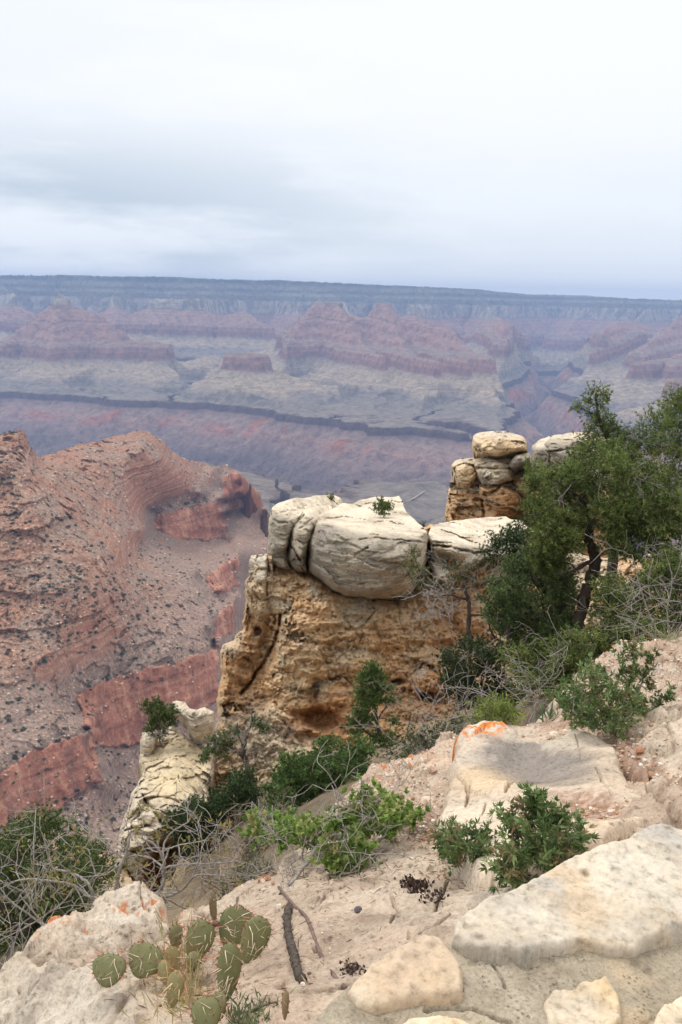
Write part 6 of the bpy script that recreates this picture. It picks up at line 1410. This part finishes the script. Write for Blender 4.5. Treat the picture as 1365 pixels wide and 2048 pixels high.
def litter():
    rs = np.random.RandomState(8); lv = Leaves()
    for (cx, cy), (sx, sy), n in [((690, 1725), (110, 40), 500), ((930, 1745), (70, 22), 350), ((1060, 1760), (80, 25), 350), ((1220, 1470), (90, 30), 450), ((830, 1665), (70, 35), 350), ((380, 1960), (90, 60), 450), ((1250, 1540), (40, 50), 200), ((600, 1900), (120, 90), 120)]:
        for _ in range(n):
            px, py = cx + sx * rs.normal() * .7, cy + sy * rs.normal() * .7
            b = led(px, py)
            if abs(to_px(b)[0] - px) > 6: continue
            d = norm(rs.normal(size=3) * np.array([1, 1, .25]))
            lv.add(b[None] + np.array([[0, 0, .004]]), d[None], .012 + .03 * rs.rand(1), .004, pick([(0.22, 0.13, 0.08), (0.34, 0.24, 0.15), (0.14, 0.085, 0.055), (0.45, 0.36, 0.25)], 1, rs), rs, 'leaf')
    tag(np_mesh('litter', np.concatenate(lv.V), np.concatenate(lv.F), M_LEAF, cols=np.concatenate(lv.C), smooth=False), 'dry leaves and needle litter around the plants on the ledge', 'litter', kind='stuff')
litter()
# ------------------------------------------------------------------ prickly pear, sticks and stones on the ledge
def ico(seed, sub=2, amp=0.22):
    bm = bmesh.new(); bmesh.ops.create_icosphere(bm, subdivisions=sub, radius=1.0)
    V = np.array([v.co[:] for v in bm.verts]); F = np.array([[v.index for v in f.verts] for f in bm.faces]); bm.free()
    q = V * 1.3 + seed * 1.71
    V = V * (1 + amp * fbm(q, 1.0, 2, seed=seed))[:, None] * np.array([1, .85, .68])
    for k in range(5):                                    # a few flat broken faces
        n = norm(np.random.RandomState(seed * 7 + k).normal(size=3)); d = V @ n
        V -= np.maximum(0, d - .62)[:, None] * n
    return V, F
M_PAD = Mat('cactus_pad', 0.6, 0.3)
M_PAD.base(M_PAD.mix(M_PAD.math('MULTIPLY', M_PAD.noise(14, 4), .8), M_PAD.attr('Col'), (0.20, 0.17, 0.075)))
M_PAD.bump(M_PAD.noise(60, 3), .3, .003); M_PAD = M_PAD.m
M_SPINE = Mat('cactus_spine', 0.5, 0.3); M_SPINE.base(M_SPINE.attr('Col')); M_SPINE = M_SPINE.m
cac_b = led(420, 1990)
cactus = empty('prickly_pear', cac_b)
tag(cactus, 'clump of green prickly pear pads with long pale spines on the ledge', 'cactus')
def pad(px, py, w, h, rot, Y, face=(0.0, -1.0, 0.35), th=.011, col=(0.115, 0.145, 0.05), spine=1.0, slen=.046, seed=0, label=None, scol=None):
    """flat egg-shaped pad seen w x h photo pixels, rotated rot degrees clockwise"""
    rs = np.random.RandomState(seed + 500)
    c = at(px, py, Y); m = np.linalg.norm(c) / FPX
    W_, H_ = w * m / 2, h * m / 2
    n = norm(np.array(face, float)); upv = np.array([0, 0, 1.0]); upv = norm(upv - n * (upv @ n)); rt = np.cross(upv, n) * -1.0
    rt = norm(np.cross(n, upv)) * -1 if rt[0] < 0 else rt
    if rt[0] < 0: rt = -rt
    a = R(rot); u = rt * math.cos(a) - upv * math.sin(a); v = upv * math.cos(a) + rt * math.sin(a)
    nu, nv = 20, 11
    th_ = np.linspace(0, 2 * np.pi, nu, endpoint=False); ph = np.linspace(-np.pi / 2, np.pi / 2, nv)[1:-1]
    bend = 0.12 * rs.normal()
    def P(x, y, z):       # unit pad -> world
        wx = x * (0.82 + 0.25 * y) * W_
        return c + np.multiply.outer(wx, u) + np.multiply.outer(y * H_, v) + np.multiply.outer(z * th + bend * (x * W_) * x, n)
    TH, PH = np.meshgrid(th_, ph)
    X = np.cos(PH) ** .8 * np.cos(TH); Yy = np.cos(PH) ** .8 * np.sin(TH); Z = np.sin(PH)
    V = np.concatenate([P(X.ravel(), Yy.ravel(), Z.ravel()), P(np.array([0.]), np.array([0.]), np.array([-1.])), P(np.array([0.]), np.array([0.]), np.array([1.]))])
    i = np.arange(nv - 3)[:, None] * nu; j = np.arange(nu)[None]; k = (j + 1) % nu
    Q = np.stack([i + j, i + k, i + nu + k, i + nu + j], -1).reshape(-1, 4)
    L_ = (nv - 3) * nu
    T = np.concatenate([np.stack([j[0], np.full(nu, len(V) - 2), k[0]], -1), np.stack([L_ + j[0], L_ + k[0], np.full(nu, len(V) - 1)], -1)])
    cc = np.array(col) * (1 + .08 * rs.normal(size=(len(V), 1)))
    o = np_mesh('cactus_pad', V, [Q, T], M_PAD, parent=cactus, cols=cc)
    if label: o['label'] = label
    # areoles in a diagonal lattice, each with a few spines; a dense fringe round the rim
    lv = Leaves(); g = []
    st = .021
    for a_ in range(-8, 9):
        for b_ in range(-10, 11):
            x, y = (a_ + (b_ % 2) * .5) * st / W_, b_ * st * .8 / H_
            if x * x + y * y < .92: g.append((x, y))
    rim = [(math.cos(t), math.sin(t)) for t in np.linspace(-.5, math.pi + .5, int(16 * (W_ + H_) / .08))]
    g = np.array([(x + .012 / W_ * .35 * rs.normal(), y + .012 / H_ * .35 * rs.normal()) for x, y in g] + rim); g *= np.minimum(1, 1 / np.maximum(1e-6, np.hypot(g[:, 0], g[:, 1])))[:, None]; z = np.sqrt(np.maximum(0, 1 - (g ** 2).sum(1)))
    B = P(g[:, 0], g[:, 1], z)
    # areole tufts
    for rep, (ln, wd, cl) in enumerate([(slen, .0026, (0.62, 0.50, 0.36)), (slen * .8, .0022, (0.58, 0.44, 0.30)), (.006, .006, (0.22, 0.13, 0.07))]):
        if rep < 2 and rs.rand() > spine: continue
        D = norm(n + 0.9 * rs.normal(size=B.shape) * (1 if rep else .8) - 0.3 * upv + 0.9 * ((g[:, :1] * u + g[:, 1:] * v) * ((g ** 2).sum(1) > .85)[:, None]))
        kk = rs.rand(len(B)) < (.85 if rep < 2 else 1)
        cs = np.tile(scol or cl, (kk.sum(), 1)) * (0.8 + .4 * rs.rand(kk.sum(), 1))
        rimk = ((g ** 2).sum(1) > .85)[kk]
        cs[rimk] = cs[rimk] * np.array([.8, .48, .42])
        lv.add(B[kk], D[kk], ln * (.5 + .7 * rs.rand(kk.sum())), wd, cs, rs, 'needle')
    lv.build('spines', M_SPINE, o)
G1, G2, G3 = (0.14, 0.16, 0.065), (0.12, 0.145, 0.06), (0.14, 0.16, 0.065)
YB = lambda px, py: ledY(px, py) - .06
pad(218, 1941, 78, 56, -8, YB(218, 1975) - .10, (-.25, -.8, .6), col=G2, seed=1)
pad(290, 1922, 80, 60, 24, YB(290, 1965) - .05, (0, -.8, .6), col=G1, seed=2)
pad(352, 1874, 32, 48, 10, YB(360, 1930), (.5, -.8, .3), col=(0.17, 0.17, 0.085), seed=3)
pad(398, 1882, 62, 78, 14, YB(400, 1935), (-.1, -.9, .4), col=G1, seed=4)
pad(470, 1855, 76, 76, 25, YB(455, 1920) + .03, (.05, -.9, .4), col=G2, seed=5)
pad(509, 1880, 62, 86, 22, YB(490, 1930), (.15, -.9, .35), col=G1, seed=6)
pad(457, 1945, 54, 112, 4, YB(455, 2000), (-.2, -.95, .2), col=G1, seed=7)
pad(413, 2033, 62, 66, -5, YB(413, 2060) - .05, (0, -.8, .5), col=G1, seed=8)
pad(427, 1814, 18, 66, 2, YB(425, 1850), (.85, -.5, .1), col=(0.20, 0.16, 0.10), seed=9, slen=.02, label='thin brownish pad seen edge on')
STRAW = (0.55, 0.42, 0.22)
pad(346, 1925, 34, 62, -6, YB(346, 1965), (.3, -.9, .2), col=(0.33, 0.26, 0.12), seed=10, scol=STRAW, slen=.045, label='dried straw coloured pad')
pad(350, 1978, 38, 66, 5, YB(350, 2010) - .03, (-.2, -.9, .3), col=(0.28, 0.24, 0.11), seed=11, scol=STRAW, slen=.045, label='dried straw coloured pad')
pad(571, 2010, 16, 54, 4, YB(571, 2035), (.2, -.9, .2), col=(0.25, 0.16, 0.10), seed=12, slen=.03, label='small withered pad')
pad(330, 1945, 30, 44, -18, YB(340, 1985) + .03, (-.3, -.9, .4), col=(0.24, 0.22, 0.10), seed=13, scol=STRAW, label='dull shrivelled pad')
pad(385, 1925, 34, 40, 40, YB(385, 1960) + .05, (.3, -.8, .5), col=(0.20, 0.18, 0.09), seed=14, label='dull shrivelled pad')
pad(440, 2010, 38, 46, -20, YB(440, 2045) + .02, (-.3, -.8, .5), col=(0.15, 0.155, 0.07), seed=15)
fr = np.array(ico(3, 1, .1)[0]) * .012 + at(433, 1848, YB(440, 1920)); o = np_mesh('cactus_fruit', fr, ico(3, 1, .1)[1], M_PAD, parent=cactus, cols=np.tile((0.13, 0.02, 0.03), (len(fr), 1)))
# grass and weeds by the cactus
def tuft(name, label, spots, n, L, Wd, cols, seed, cat='grass tuft', upk=1.2, rad=.03, kind='leaf'):
    rs = np.random.RandomState(seed); lv = Leaves()
    for px, py in spots:
        b = led(px, py); P = b + rs.normal(size=(n, 3)) * np.array([rad, rad, .004])
        D = norm(rs.normal(size=(n, 3)) * .6 + np.array([0, 0, upk]))
        lv.add(P, D, L * (.4 + .8 * rs.rand(n)), Wd, pick(cols, n, rs), rs, kind)
    b = led(*spots[0]); root = None
    o = np_mesh(name, np.concatenate(lv.V), lv.F[0] if len(lv.F) == 1 else [np.concatenate(lv.F)], M_LEAF, cols=np.concatenate(lv.C), smooth=False, origin=b)
    return tag(o, label, cat)
tuft('grass_tuft', 'dry straw grass growing among the prickly pear pads', [(350, 2000), (340, 1960), (365, 1985), (355, 2030), (345, 1900), (375, 1930), (362, 1955), (350, 1975), (372, 2010), (392, 1990)], 24, .09, .004, [(0.50, 0.40, 0.20), (0.42, 0.33, 0.15), (0.30, 0.30, 0.10)], 61)
tuft('weed_patch', 'low green weeds in front of the prickly pear', [(480, 2035), (488, 2032), (500, 2030), (510, 2036), (520, 2040), (494, 2041)], 44, .034, .0045, [(0.17, 0.21, 0.10), (0.21, 0.25, 0.12), (0.13, 0.16, 0.08)], 62, 'weeds')['kind'] = 'stuff'
tuft('yucca_tuft', 'narrow pale green strap leaves left of the largest green shrub', [(1092, 1440), (1100, 1432)], 16, .16, .014, [(0.12, 0.19, 0.10), (0.15, 0.22, 0.12)], 63, 'plant', .9, .03)
tuft('grass_tuft', 'thin grey green grass at the crest of the rubbly ledge at right', [(1330, 1285), (1345, 1280), (1310, 1290)], 18, .16, .005, [(0.22, 0.26, 0.13), (0.3, 0.3, 0.16)], 64, upk=.8)
tuft('grass_tuft', 'little green sprout in front of the orange lichen patch', [(1092, 1500)], 22, .06, .006, [(0.20, 0.26, 0.10)], 65, upk=1.0, rad=.015)
DRY = [(0.045, 0.03, 0.025), (0.08, 0.05, 0.04), (0.16, 0.10, 0.08)]
tuft('moss_clump', 'larger blackish dried moss clump in a crack of the ledge', [(818, 1780), (830, 1778), (842, 1782), (835, 1792), (822, 1792), (848, 1775)], 90, .018, .010, DRY, 66, 'moss', .5, .014)
tuft('moss_clump', 'smaller scattered blackish moss beside the larger clump', [(866, 1796), (875, 1786), (860, 1806), (885, 1802)], 40, .014, .008, DRY, 67, 'moss', .4, .012)
tuft('moss_clump', 'dark moss bits at the edge of the wall corner stone', [(695, 1938), (705, 1945), (718, 1940)], 50, .012, .008, DRY, 68, 'moss', .4, .010)
# sticks
M_STICK = bark_mat('weathered_stick', (0.13, 0.085, 0.07), (0.26, 0.18, 0.15), 50)
M_KNOB = bark_mat('knobbly_bark', (0.02, 0.017, 0.014), (0.16, 0.13, 0.105), 90)
def stick(name, label, pts, r0, r1, mat, seed, knob=0.0, n=40):
    rs = np.random.RandomState(seed)
    p = np.array([led(a, b) + np.array([0, 0, r0 * .8]) for a, b in pts]); c = curve(p, n)
    rad = np.linspace(r0, r1, n) * (1 + knob * rs.normal(size=n))
    b = empty(name, c[0]); COL.objects.unlink(b); bpy.data.objects.remove(b)
    w = Wood(); w.tube(c, rad, 9, knob * .8, rs)
    if knob == 0:
        for k in (n // 3, n // 2, 3 * n // 4): w.sticks(c[k:k + 1], c[k:k + 1] + rs.normal(size=(1, 3)) * .012 + np.array([[0, 0, .012]]), np.array([.002]), np.array([.001]))
    o = np_mesh(name, np.concatenate(w.V), [np.concatenate(w.Q), np.concatenate(w.T)], mat, origin=c[0])
    tag(o, label, 'stick')
stick('stick', 'short thick knobbly dark stick lying on the ledge', [(579, 1830), (575, 1856), (579, 1886), (588, 1920), (597, 1946), (606, 1960)], .011, .010, M_KNOB, 71, .16, 60)
stick('stick', 'long thin reddish brown stick across the ledge', [(545, 1742), (560, 1775), (590, 1822), (615, 1856), (640, 1905), (668, 1948), (690, 1973)], .0045, .0055, M_STICK, 72)
stick('stick', 'thin twig lying by the bottom of the weeds', [(470, 2030), (500, 2020), (530, 2008), (556, 1995)], .004, .002, M_STICK, 73)
# stones
M_PEB = rock_mat('loose_stone', grain=90, bump=.5, bdist=.003, mott=20)
def stone(px, py, rpx, col, label, seed, cat='stone', name='stone', group=None, sink=.35):
    V, F = ico(seed, 2); b = led(px, py); r = rpx * np.linalg.norm(b) / FPX
    a = seed * 1.3; M = np.array([[math.cos(a), -math.sin(a), 0], [math.sin(a), math.cos(a), 0], [0, 0, 1]])
    V = (V @ M.T) * r + b + np.array([0, 0, r * sink])
    o = np_mesh(name, V, F, M_PEB, cols=np.tile(col, (len(V), 1)), smooth=False, origin=b)
    return tag(o, label, cat, group)
stone(571, 1819, 9, (0.24, 0.12, 0.08), 'round dark brown pebble touching a cream pebble', 81)
stone(558, 1817, 8, (0.60, 0.52, 0.42), 'cream pebble touching the round dark brown one', 82)
stone(536, 1763, 9, (0.38, 0.20, 0.12), 'reddish pebble, biggest of the little heap by the lichen', 83)
for i, (x, y, r, c) in enumerate([(527, 1768, 6, (0.58, 0.46, 0.34)), (522, 1760, 6, (0.40, 0.24, 0.16)), (540, 1752, 5, (0.52, 0.42, 0.33)), (529, 1778, 5, (0.56, 0.48, 0.38)), (546, 1770, 4, (0.36, 0.2, 0.14))]):
    stone(x, y, r, c, 'tiny pebble in the heap around the reddish pebble', 84 + i, group='pebble heap on the ledge')
stone(717, 1832, 9, (0.115, 0.105, 0.11), 'small blue grey stone alone in the middle of the ledge', 90)
stone(606, 1966, 6, (0.62, 0.55, 0.46), 'white chip at the lower end of the knobbly stick', 91)
stone(619, 1939, 5, (0.14, 0.10, 0.08), 'small dark chip right of the knobbly stick', 92)
stone(1108, 1478, 13, (0.60, 0.50, 0.38), 'cream upright stone on the crest of the big boulder', 93, sink=.6)
stone(1130, 1470, 9, (0.58, 0.45, 0.33), 'tan stone beside the upright stone on the boulder crest', 94)
stone(1280, 1510, 10, (0.35, 0.15, 0.09), 'rusty red stone in the soil pocket right of the boulder', 95)
stone(1300, 1555, 12, (0.40, 0.22, 0.14), 'brown stone lower in the soil pocket right of the boulder', 96)
stone(1297, 1525, 18, (0.62, 0.53, 0.42), 'pale block in the soil pocket right of the boulder', 97)
stone(862, 1545, 12, (0.58, 0.44, 0.33), 'tan block at the left foot of the big boulder', 98)
stone(855, 1610, 16, (0.57, 0.45, 0.34), 'larger tan block left of the boulder cracks', 99)
stone(838, 1640, 9, (0.60, 0.5, 0.39), 'small cream block near the leafy shrub', 100)
stone(870, 1715, 14, (0.60, 0.48, 0.36), 'cream lump between the leafy shrub and the shrub pair', 101)
def gravel():
    """loose chips on the rubbly parts of the ledge, beyond counting"""
    rs = np.random.RandomState(9); base = [ico(s, 1, .3) for s in range(200, 205)]
    Vs, Fs, Cs, n = [], [], [], 0
    zones = [((800, 1590), (120, 70), 650, 3.2), ((930, 1470), (90, 24), 220, 3.0), ((1180, 1655), (62, 26), 420, 3.0), ((1290, 1350), (95, 55), 750, 3.0), ((1250, 1500), (40, 50), 150, 4), ((1330, 1560), (50, 40), 130, 4), ((830, 1680), (60, 30), 160, 4), ((680, 1850), (110, 70), 150, 1.7), ((520, 1760), (40, 20), 70, 2.2), ((1130, 1470), (90, 25), 130, 2.6), ((330, 1960), (60, 40), 60, 2.2)]
    pal = np.array([(0.60, 0.50, 0.39), (0.55, 0.41, 0.30), (0.44, 0.26, 0.17), (0.66, 0.60, 0.52), (0.36, 0.2, 0.13), (0.5, 0.44, 0.38)])
    for (cx, cy), (sx, sy), k, rp in zones:
        for _ in range(k):
            px, py = cx + sx * rs.normal() * .6, cy + sy * rs.normal() * .6
            b = led(px, py)
            if abs(to_px(b)[0] - px) > 6: continue
            V, F = base[rs.randint(5)]; r = rp * (.4 + rs.rand() ** 2 * 1.3) * np.linalg.norm(b) / FPX
            a = rs.rand() * 6.28; M = np.array([[math.cos(a), -math.sin(a), 0], [math.sin(a), math.cos(a), 0], [0, 0, 1]])
            Vs.append((V @ M.T) * r + b + np.array([0, 0, r * .25 + (.03 if (cx, cy) == (1180, 1655) else 0)])); Fs.append(F + n); n += len(V); Cs.append(np.tile(pal[rs.randint(6)] * (.8 + .35 * rs.rand()), (len(V), 1)))
    tag(np_mesh('gravel', np.concatenate(Vs), np.concatenate(Fs), M_PEB, cols=np.concatenate(Cs), smooth=False), 'loose pale and rusty chips strewn over the ledge', 'gravel', kind='stuff')
gravel()
# ------------------------------------------------------------------ scrub and boulders on the red ridge
def ridge_dots():
    rs = np.random.RandomState(31)
    Z = RV[:, 2]
    fi = RF; a = RV[fi[:, 0]]; n_ = np.cross(RV[fi[:, 1]] - a, RV[fi[:, 3]] - a); n_ = norm(n_); n_[n_[:, 2] < 0] *= -1
    cen = RV[fi].mean(1); cpx, cpy = Rpx[fi].mean(1), Rpy[fi].mean(1)
    ok = (n_[:, 2] > .45) & (cpx > -20) & (cpx < 545) & (cpy < 1700) & (cen[:, 2] > -470)
    dens = 0.35 + 0.65 * sstep(-.1, .3, fbm(cen, 1 / 120., 3, seed=33)) + .5 * blob_mask(cpx, cpy, 60, 1230, 160, 70, 0, .8)
    fl = (n_[:, 2] > .45) & (cen[:, 2] <= -470) & (cpx > 90) & (cpx < 545) & (cpy > 1480) & (cpy < 1690)
    w = np.where(ok, dens, np.where(fl, .35, 0)); w /= w.sum()
    idx = rs.choice(len(cen), 3600, p=w, replace=False)
    P = cen[idx] + rs.normal(size=(len(idx), 3)) * .5
    d = np.linalg.norm(P, axis=1); size = (0.75 + 1.7 * rs.rand(len(idx)) ** 2.5) * (0.7 + .3 * np.minimum(d, 1500) / 1000)
    app = size / d; order = np.argsort(-app)
    # four bushes of scrub
    protos = []
    for k in range(4):
        lv = Leaves(); n = 110; u = norm(rs.normal(size=(n, 3))); u[:, 2] = np.abs(u[:, 2]); Q = u * (.35 + .65 * rs.rand(n, 1)) * np.array([1, 1, .75])
        lv.add(Q, norm(u + .8 * rs.normal(size=(n, 3))), .45 + .3 * rs.rand(n), .28, pick([(0.075, 0.085, 0.05), (0.11, 0.12, 0.07), (0.055, 0.065, 0.04)], n, rs), rs, 'leaf')
        protos.append((np.concatenate(lv.V), np.concatenate(lv.F), np.concatenate(lv.C)))
    first = []
    for i, j in enumerate(order[:300]):
        k = i % 4
        if i < 4:
            V, F, C = protos[k]
            o = np_mesh('desert_shrub', V, F, M_LEAF, cols=C, smooth=False); first.append(o)
        else:
            o = first[k].copy(); COL.objects.link(o)
        o.location = P[j]; s = size[j]; o.scale = (s, s, s); o.rotation_euler = (0, 0, rs.rand() * 6.28)
        tag(o, 'small dark green scrub bush dotted on the near red ridge slopes', 'shrub', 'scrub bushes on the red ridge')
    Vs, Fs, Cs, n = [], [], [], 0
    for j in order[300:]:
        V, F, C = protos[rs.randint(4)]; kk = slice(0, 160); V = V[:200]; F = F[:50]; C = C[:200]
        Vs.append(V * size[j] + P[j]); Fs.append(F + n); Cs.append(C); n += len(V)
    tag(np_mesh('scrub', np.concatenate(Vs), np.concatenate(Fs), M_LEAF, cols=np.concatenate(Cs), smooth=False), 'countless smaller scrub bushes over the red ridge', 'scrub', kind='stuff')
    # fallen rocks
    wr = np.where((n_[:, 2] > .3) & (cpx > -20) & (cpx < 545) & (cpy < 1700), .5 + sstep(-.2, .3, fbm(cen, 1 / 70., 3, seed=35)), 0); wr /= wr.sum()
    idx = rs.choice(len(cen), 5200, p=wr, replace=False)
    P = cen[idx]; d = np.linalg.norm(P, axis=1); size = (.45 + 2.3 * rs.rand(len(idx)) ** 5) * (d / 1300)
    order = np.argsort(-size / d)
    pal = np.array([(0.46, 0.33, 0.25), (0.40, 0.20, 0.13), (0.50, 0.40, 0.31), (0.34, 0.16, 0.10), (0.42, 0.30, 0.23)])
    base = [ico(s, 1, .3) for s in range(220, 226)]
    proto = {}
    for i, j in enumerate(order[:150]):
        k, c = i % 6, (i // 6) % 5
        if (k, c) not in proto:
            V, F = base[k]; o = np_mesh('fallen_boulder', V, F, M_FAR, cols=np.tile(pal[c], (len(V), 1)), smooth=False); proto[(k, c)] = o
        else:
            o = proto[(k, c)].copy(); COL.objects.link(o)
        s = size[j]; o.location = P[j]; o.scale = (s, s, s); o.rotation_euler = (0, 0, rs.rand() * 6.28)
        tag(o, 'pale or reddish fallen boulder lying on the red ridge slopes', 'boulder', 'fallen boulders on the red ridge')
    Vs, Fs, Cs, n = [], [], [], 0
    for j in order[150:]:
        V, F = base[rs.randint(6)]
        Vs.append(V * size[j] + P[j]); Fs.append(F + n); Cs.append(np.tile(pal[rs.randint(5)] * (.85 + .4 * rs.rand()), (len(V), 1))); n += len(V)
    tag(np_mesh('scree', np.concatenate(Vs), np.concatenate(Fs), M_FAR, cols=np.concatenate(Cs), smooth=False), 'stony scree scattered over the red ridge slopes', 'scree', kind='stuff')
M_FAR = rock_mat('ridge_stone', grain=1.5, bump=.3, bdist=.1, mott=.4)
ridge_dots()
# ------------------------------------------------------------------ haze
def haze():
    x0, x1, y0, y1, z0, z1 = -16000, 16000, -60, 24500, float(min(FZ.min() - 20, -1500)), float(max(FZ.max() + 12, 330))
    V = [(x, y, z) for z in (z0, z1) for y in (y0, y1) for x in (x0, x1)]
    F = [(0, 2, 3, 1), (4, 5, 7, 6), (0, 1, 5, 4), (2, 6, 7, 3), (0, 4, 6, 2), (1, 3, 7, 5)]
    m = bpy.data.materials.new('haze_air'); m.use_nodes = True
    t = m.node_tree; t.nodes.clear()
    o = t.nodes.new('ShaderNodeOutputMaterial'); v = t.nodes.new('ShaderNodeVolumePrincipled')
    v.inputs['Color'].default_value = (0.37, 0.53, 0.87, 1)
    v.inputs['Density'].default_value = 4.8e-5
    v.inputs['Anisotropy'].default_value = 0.0
    t.links.new(v.outputs[0], o.inputs['Volume'])
    ob = np_mesh('haze', np.array(V, float), np.array(F), m, smooth=False)
    tag(ob, 'blue haze filling the air of the canyon', 'haze', kind='stuff')
haze()
